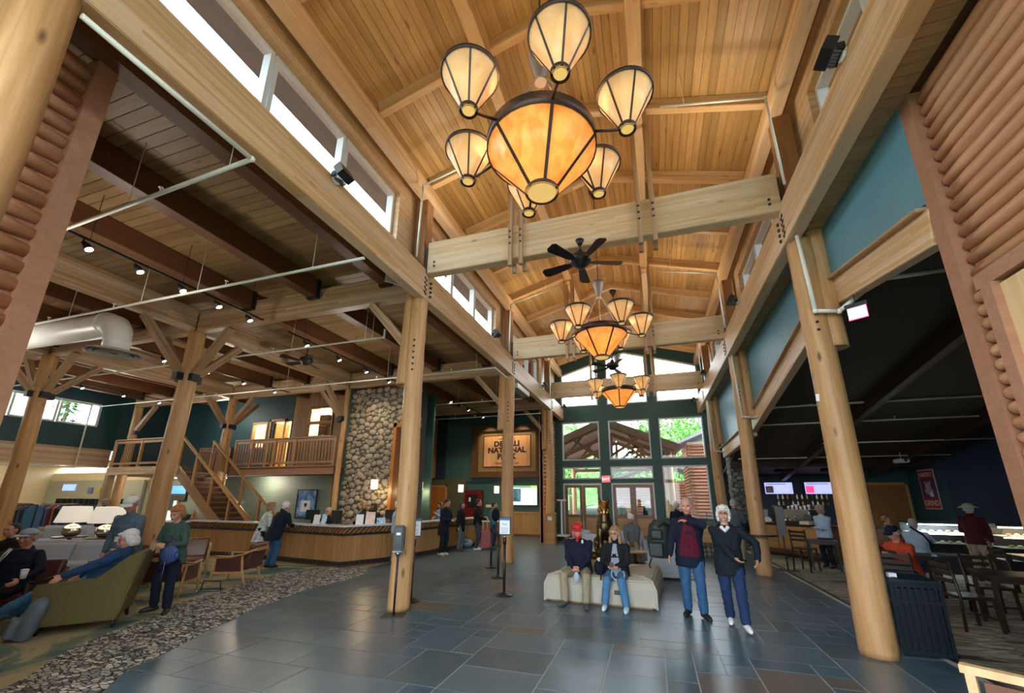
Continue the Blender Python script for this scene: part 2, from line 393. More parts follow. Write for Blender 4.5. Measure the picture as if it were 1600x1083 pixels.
for k, (a, b) in enumerate(GW[:2]):
    d = thing('door_%d' % (k+1), None, None, (0, 0, 0)); d['kind'] = 'structure'
    fr = MB().b2(a, a+.07, YF-.03, YF+.16, 0, 2.53).b2(b-.07, b, YF-.03, YF+.16, 0, 2.53).b2(a+.07, b-.07, YF-.03, YF+.16, 2.46, 2.53)
    obj('door_frame', fr, d, mat=WINFR)
    mid = (a+b)/2; w = (b-a-.14)/2
    for s in (0, 1):
        x0 = a+.07+s*w+.006; x1 = x0+w-.012
        lf = MB().b2(x0, x0+.13, YF+.02, YF+.08, .01, 2.45).b2(x1-.13, x1, YF+.02, YF+.08, .01, 2.45).b2(x0+.13, x1-.13, YF+.02, YF+.08, 2.32, 2.45).b2(x0+.13, x1-.13, YF+.02, YF+.08, .95, 1.09).b2(x0+.13, x1-.13, YF+.02, YF+.08, .01, .24)
        lo = obj('door_leaf', lf, d, mat=DOORW)
        obj('pane', MB().b2(x0+.13, x1-.13, YF+.045, YF+.052, 1.09, 2.32), lo, mat=GLASS)
        pn = MB().b2(x0+.13, x1-.13, YF+.035, YF+.065, .24, .95); obj('door_panel', pn, lo, mat=PINEP)
        xx = [(x0+.15, .28), (x1-.15, .91)] if s == 0 else [(x1-.15, .28), (x0+.15, .91)]
        obj('brace_board', MB().beam((xx[0][0], YF+.03, xx[0][1]), (xx[1][0], YF+.03, xx[1][1]), .02, .09, up=(0, 1, 0)), lo, mat=PINEP)
        hx = x1-.065 if s == 0 else x0+.065
        obj('handle', MB().cyl((hx, YF-.02, .95), (hx, YF-.02, 1.35), .012).cyl((hx, YF-.02, 1.0), (hx, YF+.03, 1.0), .009, n=6).cyl((hx, YF-.02, 1.3), (hx, YF+.03, 1.3), .009, n=6), lo, mat=CHROME)
# ---------------------------------------------------------------- other walls (inner faces towards the hall)
YB = -1.2
WOODP = wood('wall_panel_wood', (.45, .27, .13), (.32, .18, .08), .45, .1, knots=.3)
WAINS = wood('wainscot_wood', (.50, .30, .12), (.34, .19, .07), .45, .2, axis='Z', knots=.5)
struct('wall_lobby_back', MB().b2(-11.4, -4.62, YF, YF+.3, 0, 6.5), GREEN)
m = MB().b2(-10.98, -10.86, 12.8, 16.1, 0, 6.45).b2(-14.1, -14.0, 16.1, YF, 0, 6.45).b2(-14.0, -10.98, 16.02, 16.1, 0, 6.45)
struct('wall_lobby_side', m, GREEN)
wb = struct('trim_1', MB().b2(-7.6, -4.62, YF-.03, YF, 0, .02), OAK)
for i in range(19): obj('plank', boxmesh((.148, .025, .98), WAINS, .004), wb, (-7.5+i*.152, YF-.013, .61))
obj('rail', MB().b2(-7.6, -4.62, YF-.06, YF, 1.10, 1.17), wb, mat=OAK); obj('baseboard', MB().b2(-7.6, -4.62, YF-.045, YF, .02, .13), wb, mat=DARKB)
# left wing far wall (windows and brown fascia), shop below
XW = -23.1
m = MB().b2(XW-.2, XW, -1, 7.24, 3.80, 6.5).b2(XW-.2, XW, 7.24, 12.3, 3.80, 4.76).b2(XW-.2, XW, 7.24, 12.3, 5.76, 6.5).b2(XW-.2, XW, 11.38, 12.3, 4.76, 5.76)
struct('wall_west_upper', m, TEAL)
struct('trim_2', MB().b2(XW-.15, XW+.02, -1, 12.1, 3.04, 3.80).b2(XW-.12, XW+.05, -1, 12.1, 3.75, 3.82).b2(XW-.12, XW+.05, -1, 12.1, 3.42, 3.46), GLULAM2)
for i in range(3): window([(7.25+i*1.38, 4.76), (7.25+(i+1)*1.38-.04, 4.76), (7.25+(i+1)*1.38-.04, 5.76), (7.25+i*1.38, 5.76)], XW-.12, axis='X', fw=.07)
struct('wall_shop_back', MB().b2(-31.2, -31, -1, 16, 0, 3.6), CREAM)
struct('wall_shop_side', MB().b2(-31, -23.3, 14.0, 14.2, 0, 3.0), CREAM)
struct('ceiling_shop', MB().b2(-31.2, XW-.2, -1, 14.2, 3.3, 3.4), CREAM)
struct('wall_rear', MB().b2(-31, -5.6, YB-.3, YB, 0, 6.5).b2(3.4, 14, YB-.3, YB, 0, 6.5), WOODP)
# the entrance side behind the viewer: a glazed porch opening like the far gable
struct('wall_rear_gable', MB().b2(-5.6, -4.2, YB-.3, YB, 0, 8.3).b2(2.4, 3.4, YB-.3, YB, 0, 8.3).b2(-4.2, 2.4, YB-.3, YB, 5.9, 9.6).b2(-4.2, 2.4, YB-.3, YB, 3.3, 3.6), GREEN)
# ---------------------------------------------------------------- nave roof
RB = .285                                                    # roof pitch
def rz(x, off=0): return 9.28 - RB*abs(x-XC) + off
cl = thing('ceiling', None, None); cl['kind'] = 'structure'
und = MB()
for s in (-1, 1): und.add([(XC, YB, rz(XC, .27)), (XC+s*4.6, YB, rz(XC+s*4.6, .27)), (XC+s*4.6, 21.3, rz(XC+s*4.6, .27)), (XC, 21.3, rz(XC, .27)),
                          (XC, YB, rz(XC, .45)), (XC+s*4.6, YB, rz(XC+s*4.6, .45)), (XC+s*4.6, 21.3, rz(XC+s*4.6, .45)), (XC, 21.3, rz(XC, .45))],
                         [(0, 1, 2, 3), (4, 5, 6, 7), (0, 1, 5, 4), (2, 3, 7, 6), (1, 2, 6, 5)])
obj('roof_deck', und, cl, mat=plain('soffit_grey', (.16, .17, .19), .7, nz=.15, scale=6))
ang = math.atan(RB); pw = .136; np_ = 0; restp = MB()
for s in (-1, 1):
    for i in range(26):
        d = (i+.5)*pw; x = XC+s*d*cos(ang)
        starts = [YB+(-1.85*((i*7+s) % 3)*.5)]
        yy = 2.9-3.7*2+1.85*((i*5+(s > 0)*3) % 2)+.0
        while yy < 21.2:
            a, b = max(yy, YB), min(yy+3.7, 21.2)
            if b-a > .3:
                if np_ < 298 and b > 1.5 and (b < 17.5 or i < 14):
                    obj('plank', boxmesh((b-a-.004, pw-.005, .02), PLANK, .004), cl, (x, (a+b)/2, rz(x, .26)), Matrix.Rotation(s*ang, 3, 'Y') @ Matrix.Rotation(pi/2, 3, 'Z')); np_ += 1
                else: restp.box((x, (a+b)/2, rz(x, .26)), (pw-.005, b-a-.004, .02), rot=Matrix.Rotation(s*ang, 3, 'Y'))
            yy += 3.7
rp = obj('plank_field', restp, cl, mat=PLANK); rp['kind'] = 'stuff'
k = 0; y = 1.05-1.85
while y < 20.4:
    for s in (-1, 1):
        a = (XC, y, rz(XC, .13)); b = (XC+s*3.25, y, rz(XC+s*3.25, .13))
        timber('rafter', a, b, .13, .24, GLULAM, cl, label=None)
    y += 1.85
for x, nm in ((-2.12, 'purlin'), (.25, 'purlin')):
    timber('purlin', (x, YB, rz(x, .02)), (x, YF, rz(x, .02)), .22, .42, GLULAM, cl)
for x in (-4.18, 2.42): timber('eave_beam', (x, YB, 8.16), (x, YF, 8.16), .20, .36, GLULAM, cl)
# ---------------------------------------------------------------- clerestory walls
def clerestory(x, s, nm):
    ww = x+s*.12
    bays = [(-4.5, 1.05), (1.05, 6.6), (6.6, 12.15), (12.15, 17.7)]
    m = MB(); m.b2(ww-.1, ww+.1, YB, YF, 6.3, 6.62).b2(ww-.1, ww+.1, YB, YF, 7.84, 8.42)
    wl = []
    for a, b in bays:
        c, d = (a+b)/2-2.17, (a+b)/2+2.17
        m.b2(ww-.1, ww+.1, max(a, YB), max(c, YB), 6.62, 7.84).b2(ww-.1, ww+.1, d, b, 6.62, 7.84)
        wl.append((c, d))
    m.b2(ww-.1, ww+.1, 17.7, 18.1, 6.62, 7.84).b2(ww-.1, ww+.1, 19.6, YF, 6.62, 7.84); wl.append((18.1, 19.6))
    struct(nm, m, GLULAM)
    for c, d in wl:
        n = 3 if d-c > 3 else 1
        for i in range(n):
            a = c+(d-c)*i/n; b = c+(d-c)*(i+1)/n
            if b < YB+.2: continue
            window([(max(a, YB)+.015, 6.62), (b-.015, 6.62), (b-.015, 7.84), (max(a, YB)+.015, 7.84)], ww+s*.02-(.0 if s > 0 else .12), axis='X', fw=.055)
clerestory(-4.45, -1, 'wall_clerestory_left'); clerestory(2.69, 1, 'wall_clerestory_right')
# ---------------------------------------------------------------- left wing ceiling
wc = thing('ceiling_wing_left', None, None); wc['kind'] = 'structure'
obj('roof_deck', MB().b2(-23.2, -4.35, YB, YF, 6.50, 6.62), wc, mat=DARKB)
cnt = 0; rest = MB(); y = YB; i = 0
while y < YF-.1:
    near = 1.4 < y < 12
    x = -4.4 - [0, .93, 1.87][i % 3]
    segs = [(-4.36, x)] if x < -4.4 else []
    while x > -23.1: segs.append((x, max(x-5.6, -23.1))); x -= 5.6
    for b, a in segs:
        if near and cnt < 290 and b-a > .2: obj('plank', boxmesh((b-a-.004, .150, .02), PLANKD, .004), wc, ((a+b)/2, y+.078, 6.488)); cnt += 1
        else: rest.b2(a, b, y+.003, y+.153, 6.478, 6.498)
    y += .156; i += 1
ro = obj('plank_field', rest, wc, mat=PLANKD); ro['kind'] = 'stuff'
px = -4.4-.55
while px > -22:
    if abs(px+10.55) > .5 and abs(px+16.4) > .4:
        for a, b in ((YB, 6.45), (6.75, 12.0), (12.3, YF)): timber('purlin', (px, a, 6.27), (px, b, 6.27), .25, .42, DARKB, wc)
        for yy in (6.43, 6.77, 11.98): obj('hanger', boxmesh((.28, .09, .46), STEEL, 0), wc, (px, yy, 6.26))
    px -= 1.87
# right wing ceiling: dark, pitched like the header beams
def rwz(y): return 5.02-.165*abs(y-6.8)
m = MB()
for a, b in ((YB, 6.8), (6.8, 20.4)): m.add([(2.95, a, rwz(a)), (14, a, rwz(a)), (14, b, rwz(b)), (2.95, b, rwz(b)), (2.95, a, rwz(a)+.12), (14, a, rwz(a)+.12), (14, b, rwz(b)+.12), (2.95, b, rwz(b)+.12)], [(0, 3, 2, 1), (4, 5, 6, 7), (0, 1, 5, 4), (1, 2, 6, 5), (2, 3, 7, 6), (3, 0, 4, 7)])
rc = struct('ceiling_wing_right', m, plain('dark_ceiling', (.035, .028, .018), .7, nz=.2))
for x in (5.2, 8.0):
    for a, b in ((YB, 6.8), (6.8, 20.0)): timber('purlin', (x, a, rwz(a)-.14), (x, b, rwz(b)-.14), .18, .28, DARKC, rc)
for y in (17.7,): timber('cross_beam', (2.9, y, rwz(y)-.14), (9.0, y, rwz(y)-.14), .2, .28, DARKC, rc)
struct('wall_cafe_back', MB().b2(2.72, 14, YF, YF+.25, 0, 6), NAVY)
struct('wall_cafe_side', MB().b2(9.1, 9.3, YB, 17.2, 0, 5.2), NAVY)
struct('wall_cafe_side_far', MB().b2(9.1, 9.3, 17.2, 19.3, 0, 5.2), TEAL)  # lit stretch of the same side wall, its light put into the teal colour
struct('wall_cafe_corner', MB().b2(7.5, 9.1, 19.3, 19.45, 0, 4.4), TEAL)
# outer skins above the wings so that daylight comes only through the windows
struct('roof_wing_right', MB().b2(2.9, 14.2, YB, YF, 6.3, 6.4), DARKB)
struct('wall_upper_right', MB().b2(2.78, 2.9, YB, YF, 5.85, 6.4), DARKB)
struct('wall_west_lower_end', MB().b2(-31.2, -22.3, YB-.1, YB, 0, 3.6), CREAM)
struct('wall_west_north', MB().b2(XW, -10.6, YF, YF+.2, 0, 6.5), NAVY)
struct('wall_west_gallery', MB().b2(XW-.2, XW, 12.3, YF, 2.9, 6.5), TEAL)
# ---------------------------------------------------------------- soffit boards beside the right nave beam and painted panels
sf = thing('ceiling_soffit', None, None); sf['kind'] = 'structure'
y = YB
while y < YF-.1:
    obj('plank', boxmesh((.26, .118, .018), GLULAM2, .003), sf, (2.655, y+.06, 5.80)); y += .122
def panel(y0, y1, z0, z1, nm):
    m = MB().add([(2.75, y0, z0), (2.75, y1, z1), (2.75, y1, 5.8), (2.75, y0, 5.8), (2.85, y0, z0), (2.85, y1, z1), (2.85, y1, 5.8), (2.85, y0, 5.8)], [(0, 1, 2, 3), (7, 6, 5, 4), (0, 4, 5, 1), (1, 5, 6, 2), (2, 6, 7, 3), (3, 7, 4, 0)])
    struct(nm, m, BLUEP)
panel(4.45, 6.8, 4.60, 5.0, 'wall_panel_near'); panel(6.8, 13.1, 5.0, 3.97, 'wall_panel_mid'); panel(13.1, 18.1, 3.95, 3.78, 'wall_panel_far')
HD = [((4.47, 4.36), (6.75, 4.78)), ((6.9, 4.80), (12.9, 3.80)), ((12.9, 3.72), (18.0, 3.58))]
for i, ((a, za), (b, zb)) in enumerate(HD):
    t = thing('header_beam', ['pale header beam sloping under the near blue panel beside the log siding', 'long header beam sloping under the middle blue panel over the cafe opening', 'far level header beam under the last blue panel by the stone pier'][i], 'beam', (2.83, a, za))
    timber('beam_body', (2.83, a, za), (2.83, b, zb), .16, .38, GLULAM, t); timber('ledge', (2.80, a, za+.205), (2.80, b, zb+.205), .26, .04, GLULAM2, t)
# ---------------------------------------------------------------- half-log siding walls
def logmesh(L, r, mat, sd=0, n=9):
    rings = []; rr = random.Random(sd); ns = max(3, int(L/.25)); ph = rr.uniform(0, 50)
    for i in range(ns+1):
        t = i/ns; x = -L/2+L*t
        e = 1 if .02 < t < .98 else .72
        ra = r*(1+.07*noise.noise((x*1.7+ph, 0, 0)))*e
        rings.append([(x, ra*cos(2*pi*j/n), ra*sin(2*pi*j/n)*.98) for j in range(n)])
    b = MB().ring_loft(rings); return b.mesh('log', [mat])
def siding(nm, x, ya, yb, z0, z1, s, mat=SIDING, pitch=.135, stuff=False, back=True):
    """half logs along Y on a wall at x, their round side towards s"""
    w = struct(nm, MB().b2(x, x-s*.15, ya, yb, z0, z1), SIDINGT)
    vs = [logmesh(yb-ya-.02, pitch*.515, mat, k) for k in range(4)]; z = z0+pitch/2; i = 0
    while z < z1-pitch*.3:
        obj('log', vs[i % 4], w, (x, (ya+yb)/2, z), Matrix.Rotation(pi/2, 3, 'Z') @ Matrix.Rotation(i*1.7, 3, 'X')); z += pitch; i += 1
    return w
siding('wall_log_left', -5.08, -.9, 1.70, 0, 6.0, 1, pitch=.165)
struct('trim_3', MB().b2(-5.18, -4.99, 1.69, 1.85, 0, 6.1), SIDINGT)
siding('wall_log_right', 2.86, -.9, 4.28, 3.66, 5.78, -1, pitch=.138)
struct('trim_4', MB().b2(2.76, 2.96, 4.30, 4.46, 0, 5.80), SIDINGT)
struct('trim_5', MB().b2(2.76, 3.0, -.9, 4.20, 3.53, 3.66), SIDINGT)
w = struct('wall_log_right_jamb', MB().b2(2.86, 3.0, 4.12, 4.30, 0, 3.53), SIDINGT)
js = logmesh(.15, .058, SIDING, 3)
for i in range(29): obj('log', js, w, (2.83, 4.235, .08+i*.122), Matrix.Rotation(pi/2, 3, 'Z'))
struct('trim_6', MB().b2(2.74, 2.95, 4.02, 4.13, 0, 3.53), SIDINGT)
PALE = wood('pale_door_wood', (.80, .60, .34), (.62, .42, .20), .45, .1, axis='Z', knots=.5)
struct('door_3', MB().b2(2.80, 2.90, 3.0, 4.02, 0, 3.5), PALE)
struct('wall_log_far_left', MB().b2(-4.75, -4.6, 18.0, YF, 0, 6.0), SIDINGT)
siding('wall_log_vestibule', -4.55, 18.0, YF, 0, 5.6, 1, pitch=.17)
# ================================================================ LOG COLUMNS AND BEAMS
def log_column_mesh(h, r0, r1, sd, n=20):
    rr = random.Random(sd); m = MB(); rings = []; ph = rr.uniform(0, 90)
    knots = [(rr.uniform(.3, h-.3), rr.uniform(0, 2*pi), rr.uniform(.5, 1.2)) for _ in range(int(h*2.0))]
    ns = int(h/.07)
    for i in range(ns+1):
        z = h*i/ns; r = r0+(r1-r0)*z/h; ring = []
        bx, by = .018*sin(z*1.1+ph), .018*cos(z*.9+ph)
        for j in range(n):
            a = 2*pi*j/n; k = 0
            for kz, ka, ks in knots:
                dz = (z-kz)/.07; da = ((a-ka+pi) % (2*pi)-pi)/.34; q = dz*dz+da*da
                if q < 6: k += .014*ks*math.exp(-q)
            q = r*(1+.045*noise.noise((cos(a)*1.2, sin(a)*1.2, z*1.2+ph)))+k
            if i == 0: q *= 1.0
            ring.append((bx+q*cos(a), by+q*sin(a), z))
        rings.append(ring)
    return m.ring_loft(rings).mesh('shaft', [LOGM])
BOLTM = MB().lathe([(.022, 0), (.022, .012), (.012, .018)], 8).mesh('bolt', [STEEL])
def brace_part(t, a, b, w=.15):
    return timber('brace', a, b, w, w*1.05, GLULAM2, t, world=False)
def column(x, y, h, label, r0=.185, r1=.165, sd=1, braces=(), upper=None, group='peeled log columns'):
    t = thing('log_column', label, 'column', (x, y, 0))
    obj('shaft', log_column_mesh(h, r0, r1, sd), t)
    for dx, dy in braces:
        z0, z1, L = 4.62, 5.74, 1.15
        brace_part(t, (dx*.16, dy*.16, z0), (dx*L, dy*L, z1))
        obj('bracket', boxmesh((.16, .17, .17), STEEL), t, (dx*.21, dy*.21, z0-.05), (0, 0, atan2(dy, dx)))
    if upper:
        z0, z1, ox = upper; m = log_column_mesh(z1-z0, .16, .15, sd+7)
        obj('upper_post', m, t, (ox, 0, z0))
        for k in range(6):
            obj('bolt', BOLTM, t, (-.04*(1 if ox > 0 else -1), -.172, z0+.25+k*.12), (pi/2, 0, 0))
    return t
column(-4.2, 1.05, 5.66, 'large pale log column at the upper left corner, in front of the red log siding', sd=3, upper=(3.9, 6.3, -.2))
column(-4.2, 6.6, 5.66, 'tall log column in mid hall with the hand sanitizer stand at its foot', sd=5, braces=[(-1, 0)], upper=(3.9, 6.3, -.2))
column(-4.2, 12.15, 5.66, 'log column in front of the park welcome sign, behind the row of belt posts', sd=8, braces=[(-1, 0)], upper=(3.9, 6.3, -.2))
column(-4.2, 17.7, 5.66, 'log column left of the glass entrance doors with a boxed wooden base', sd=9, braces=[(-1, 0)], upper=(3.9, 6.3, -.2))
column(2.47, 6.65, 5.66, 'thick log column beside the slatted black litter bin on the cafe side', sd=12, r0=.195, upper=(3.9, 6.3, .2))
column(2.47, 12.2, 5.66, 'log column ringed by a small drink shelf in front of the cafe counter', sd=14, upper=(3.9, 6.3, .2))
column(2.47, 17.75, 5.66, 'log column right of the glass gable, beside the stone pier', sd=16, upper=(3.9, 6.3, .2))
F4 = [(1, 0), (-1, 0), (0, 1), (0, -1)]
column(-10.5, 6.6, 5.75, 'stout lounge log column with four spreading braces, behind the standing couple', .20, .17, 21, F4)
column(-16.35, 6.6, 5.75, 'lounge log column with spreading braces at the far left edge, by the sofas', .20, .17, 22, F4)
column(-10.56, 12.15, 5.75, 'slim log post at the left corner of the river stone wall', .10, .09, 23, [(-1, 0), (0, -1)])
column(-16.3, 12.15, 5.75, 'log column rising through the balcony between the stair and the long railing', .19, .16, 24, F4)
column(-22.05, 12.15, 5.75, 'shadowed log column at the far end of the balcony', .19, .16, 25, [(1, 0)])
bw = obj('wooden_casing', MB().box((0, 0, .59), (.40, .40, 1.18)).box((0, 0, 1.2), (.46, .46, .05)), mat=OAK); bw.location = (-4.2, 17.7, 0)
tag(bw, 'square wooden casing around the foot of the log column by the entrance doors', 'casing')
obj('notice', MB().b2(-.07, .10, -.212, -.202, .93, 1.08), bw, mat=plain('notice_paper', (.8, .82, .8), .6))
# nave edge beams, one length per bay
BT = MB().add([(-.03, 0, .02), (.03, 0, .02), (0, 0, -.03), (-.03, -.012, .02), (.03, -.012, .02), (0, -.012, -.03)], [(0, 1, 2), (3, 5, 4), (0, 3, 4, 1), (1, 4, 5, 2), (2, 5, 3, 0)]).mesh('bolt', [STEEL])
where = ['nearest the viewer', 'from the sanitizer column to the welcome sign column', 'from the sign column to the entrance doors column', 'ending against the glass gable wall']
wherer = ['nearest the viewer', 'from the litter bin column to the drink shelf column', 'from the drink shelf column to the stone pier', 'ending against the glass gable wall']
for s, X, wl in ((-1, -4.15, where), (1, 2.35, wherer)):
    ys = [-1.1, 6.6, 12.15, 17.7, 20.28]
    for i in range(4):
        t = thing('glulam_beam', '%s nave edge beam of laminated timber on log columns, %s' % ('left' if s < 0 else 'right', wl[i]), 'beam', (X, (ys[i]+ys[i+1])/2, 5.98))
        L = ys[i+1]-ys[i]-.01
        obj('beam_body', boxmesh((L, .20, .64), GLULAM, .01), t, (0, 0, 0), (0, 0, pi/2))
        for e in ((1,) if i == 0 else (-1, 1) if i < 3 else (-1,)):
            for k in range(4):
                for q in (.07, .12): obj('bolt', BT, t, (-s*.101, e*(L/2-q), -.22+k*.10+(q-.07)*.6), (0, 0, -s*pi/2))
# cross ties with hanger boards
tie_lab = ['cross tie above the viewer', 'nearest pale cross tie beam of the nave, with the first ceiling fan below it', 'second cross tie beam of the nave, behind the middle chandelier', 'far cross tie beam in front of the glass gable']
for i, y in enumerate(ROWS):
    if i == 0: continue
    t = thing('tie_beam', tie_lab[i], 'beam', (XC, y, 6.56), group=None)
    obj('beam_body', boxmesh((6.34, .20, .72), TIEW, .012), t)
    for x in (-2.03-XC+.0, .13-XC, .37-XC, -2.24-XC):
        for sy in (-1, 1):
            h = obj('hanger_board', boxmesh((2.85, .075, .075), GLULAM2, .005), t, (x, sy*.13, .92-.03), (0, pi/2, 0))
            for k in range(3): obj('bolt', BOLTM, h, (.69+k*.13, -.03, 0), (pi/2, 0, 0))
    for sx in (-1, 1):
        for k in (0, 1): obj('bolt', BOLTM, t, (sx*3.0, -.1, -.12-k*.09), (pi/2, 0, 0))
        obj('end_plate', boxmesh((.02, .24, .60), STEEL), t, (sx*3.175, 0, -.05))
for i, y in enumerate(ROWS):
    for s, X in ((-1, -4.24), (1, 2.50)):
        o = timber('clerestory_post', (X, y, 6.3), (X, y, 8.0), .26, .26, wood('post_red_wood', (.40, .21, .10), (.27, .13, .06), .5, .1) if 'POSTW' not in globals() else POSTW)
        if 'POSTW' not in globals(): POSTW = o.data.materials[0]
        tag(o, '%s clerestory post over the %s' % ('left' if s < 0 else 'right', ['near end beam', 'near end of the first cross tie', 'end of the second cross tie', 'end of the far cross tie'][i]), 'post')
# left wing beams
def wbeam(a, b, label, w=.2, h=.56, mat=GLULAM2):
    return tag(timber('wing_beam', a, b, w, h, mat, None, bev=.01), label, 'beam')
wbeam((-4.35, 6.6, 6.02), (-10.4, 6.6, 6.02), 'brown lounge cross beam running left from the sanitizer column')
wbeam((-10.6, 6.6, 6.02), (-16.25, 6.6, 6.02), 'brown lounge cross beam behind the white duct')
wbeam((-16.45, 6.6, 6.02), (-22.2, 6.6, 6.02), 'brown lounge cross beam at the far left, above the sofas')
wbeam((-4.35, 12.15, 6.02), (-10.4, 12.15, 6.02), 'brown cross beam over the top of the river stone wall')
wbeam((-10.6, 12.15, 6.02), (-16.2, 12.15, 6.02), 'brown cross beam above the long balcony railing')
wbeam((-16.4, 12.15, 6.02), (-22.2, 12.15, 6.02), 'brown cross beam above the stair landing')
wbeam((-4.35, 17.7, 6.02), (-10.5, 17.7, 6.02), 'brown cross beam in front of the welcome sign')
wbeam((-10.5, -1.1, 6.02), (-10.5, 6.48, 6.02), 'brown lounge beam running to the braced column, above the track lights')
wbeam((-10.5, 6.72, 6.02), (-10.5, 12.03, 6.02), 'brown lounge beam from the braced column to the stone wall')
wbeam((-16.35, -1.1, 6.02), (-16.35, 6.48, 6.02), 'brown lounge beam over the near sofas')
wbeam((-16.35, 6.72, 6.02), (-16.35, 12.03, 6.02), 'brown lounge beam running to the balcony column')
# ================================================================ CHANDELIERS
def shade_mat(name, c1, c2, e):
    t = NT(name); v = t.coord((1, 1, .6)); n1 = t.n('TexNoise', {'Vector': v, 'Scale': 5, 'Detail': 6, 'Distortion': 1.2}).outputs[0]
    c = t.ramp(n1, [(.3, c2), (.65, c1)])
    b = t.n('BsdfPrincipled', {'Base Color': c, 'Roughness': .35, 'Emission Color': c, 'Emission Strength': e})
    tl = t.n('BsdfTranslucent', {'Color': c}); mx = t.n('MixShader', {0: .35, 1: b.outputs[0], 2: tl.outputs[0]})
    t.t.links.new(mx.outputs[0], t.out.inputs[0]); return t.m
SH1 = shade_mat('amber_mica_bowl', (.95, .50, .13), (.74, .30, .06), .50)
SH2 = shade_mat('amber_mica_cone', (.86, .66, .36), (.72, .50, .24), .24)
DISC = emis('mica_disc', (.9, .58, .18), .5)
def cone_shade(parent, r0, r1, h, mat, nr, a0, band=.05):
    sh = obj('shade', MB().lathe([(r0, 0), (r0+(r1-r0)*.5, h*.5), (r1, h), (r1-.008, h), (r0+(r1-r0)*.5-.008, h*.5+.003), (r0-.006, .008)], 36, cap=False), parent, mat=mat)
    fr = MB().lathe([(r1+.002, h-.01), (r1+.012, h-.01), (r1+.014, h+band), (r1-.004, h+band), (r1-.004, h-.01)], 36, cap=False)
    for k in range(nr):
        a = a0+2*pi*k/nr; c, s = cos(a), sin(a)
        fr.beam((r0*c, r0*s, 0), ((r1+.004)*c, (r1+.004)*s, h+.01), .034 if r1 > .4 else .019, .016 if r1 > .4 else .010, up=(c, s, .2))
    fr.lathe([(r0+.022, -.02), (r0+.026, .012), (r0+.012, .03), (r0-.004, .03), (r0-.004, -.02)], 28, cap=False)
    obj('band', fr, parent, mat=BRONZE)
    obj('bottom_disc', MB().lathe([(r0-.002, -.012), (r0-.002, -.004)], 24), parent, mat=DISC)
def chandelier(loc, ph, label):
    t = thing('chandelier', label, 'chandelier', loc, ph)
    b = obj('bowl', MB().lathe([(.05, .03), (.05, .05)], 12), t, mat=BRONZE)
    cone_shade(b, .155, .585, .52, SH1, 6, 0, .13)
    # inner spider and arms
    ar = MB()
    for k in range(6):
        a = k*pi/3; c, s = cos(a), sin(a)
        ar.tube([(.59*c, .59*s, .56), (.75*c, .75*s, .50), (.86*c, .86*s, .47), (.915*c, .915*s, .475)], .014, 6)
        ar.cyl((.05*c, .05*s, .62), (.59*c, .59*s, .60), .009, n=6)
    obj('arms', ar, t, mat=BRONZE)
    for k in range(6):
        a = k*pi/3; c, s = cos(a), sin(a)
        sm = obj('small_lamp', MB().lathe([(.03, .0), (.03, .03)], 10), t, (.915*c, .915*s, .46), mat=BRONZE)
        cone_shade(sm, .065, .275, .42, SH2, 6, a, .028)
    cm = plain('chain_grey', (.30, .27, .27), .4, .5) if 'chain_grey' not in bpy.data.materials else bpy.data.materials['chain_grey']
    for k in range(6):
        ch = MB()
        a = k*pi/3+.5; c, s = cos(a), sin(a); p0 = Vector((.57*c, .57*s, .64)); p1 = Vector((.07*c, .07*s, 1.52)); n = 26
        for i in range(n):
            q = p0.lerp(p1, i/n); w = p0.lerp(p1, (i+1.2)/n); ch.beam(q, w, .016 if i % 2 else .005, .005 if i % 2 else .016)
        o = obj('chain', ch, t, mat=cm)
    obj('hub_cone', MB().lathe([(.07, 1.50), (.055, 1.58), (.13, 1.86), (.135, 1.92), (.05, 1.93)], 20), t, mat=plain('hub_grey', (.20, .18, .19), .45, .2))
    obj('rod', MB().cyl((0, 0, 1.92), (0, 0, 4.58), .012, n=6), t, mat=BRONZE)
    obj('ceiling_canopy', MB().lathe([(.02, 4.28), (.12, 4.50), (.12, 4.58)], 16), t, mat=BRONZE)
    lamp('chandelier_bulb', 'POINT', (loc[0], loc[1], loc[2]+.42), 45, WARM, .12)
    for k in range(6):
        a = k*pi/3+ph; lamp('satellite_bulb', 'POINT', (loc[0]+.915*cos(a), loc[1]+.915*sin(a), loc[2]+.76), 7, WARM, .06)
    return t
chandelier((XC, 3.55, 4.94), -.09, 'largest, nearest chandelier with a mica bowl ringed by six small cone shades')
chandelier((XC, 9.05, 4.94), .085, 'middle amber chandelier between the first and second cross ties')
chandelier((XC, 14.55, 4.94), .59, 'farthest amber chandelier, hanging in front of the glass gable')
# ceiling fans
def fan(loc, rz_, label, up):
    t = thing('ceiling_fan', label, 'fan', loc, rz_)
    obj('motor_housing', MB().lathe([(.05, -.12), (.10, -.10), (.12, -.05), (.17, -.03), (.19, .03), (.17, .09), (.06, .12), (.05, .2)], 20), t, mat=BLACK)
    obj('downrod', MB().cyl((0, 0, .18), (0, 0, up), .02, n=8).lathe([(.03, up-.10), (.08, up)], 12), t, mat=BLACK)
    for k in range(5):
        a = k*2*pi/5; bl = [(.16, -.03), (.26, -.065), (.68, -.10), (.73, -.06), (.73, .06), (.68, .10), (.26, .065), (.16, .03)]
        m = MB(); vs = [(x, y, -.01+y*.22) for x, y in bl] + [(x, y, -.02+y*.22) for x, y in bl]; n = len(bl)
        m.add(vs, [tuple(range(n)), tuple(range(2*n-1, n-1, -1))] + [(i, (i+1) % n, n+(i+1) % n, n+i) for i in range(n)])
        obj('blade', m, t, rot=(0, 0, a), mat=BLACK)
    return t
fan((-.90, 6.35, 5.80), .35, 'black five blade ceiling fan under the nearest cross tie', .42)
fan((-.88, 12.15, 5.70), .1, 'black ceiling fan hanging before the glass gable, beside the middle chandelier', .50)
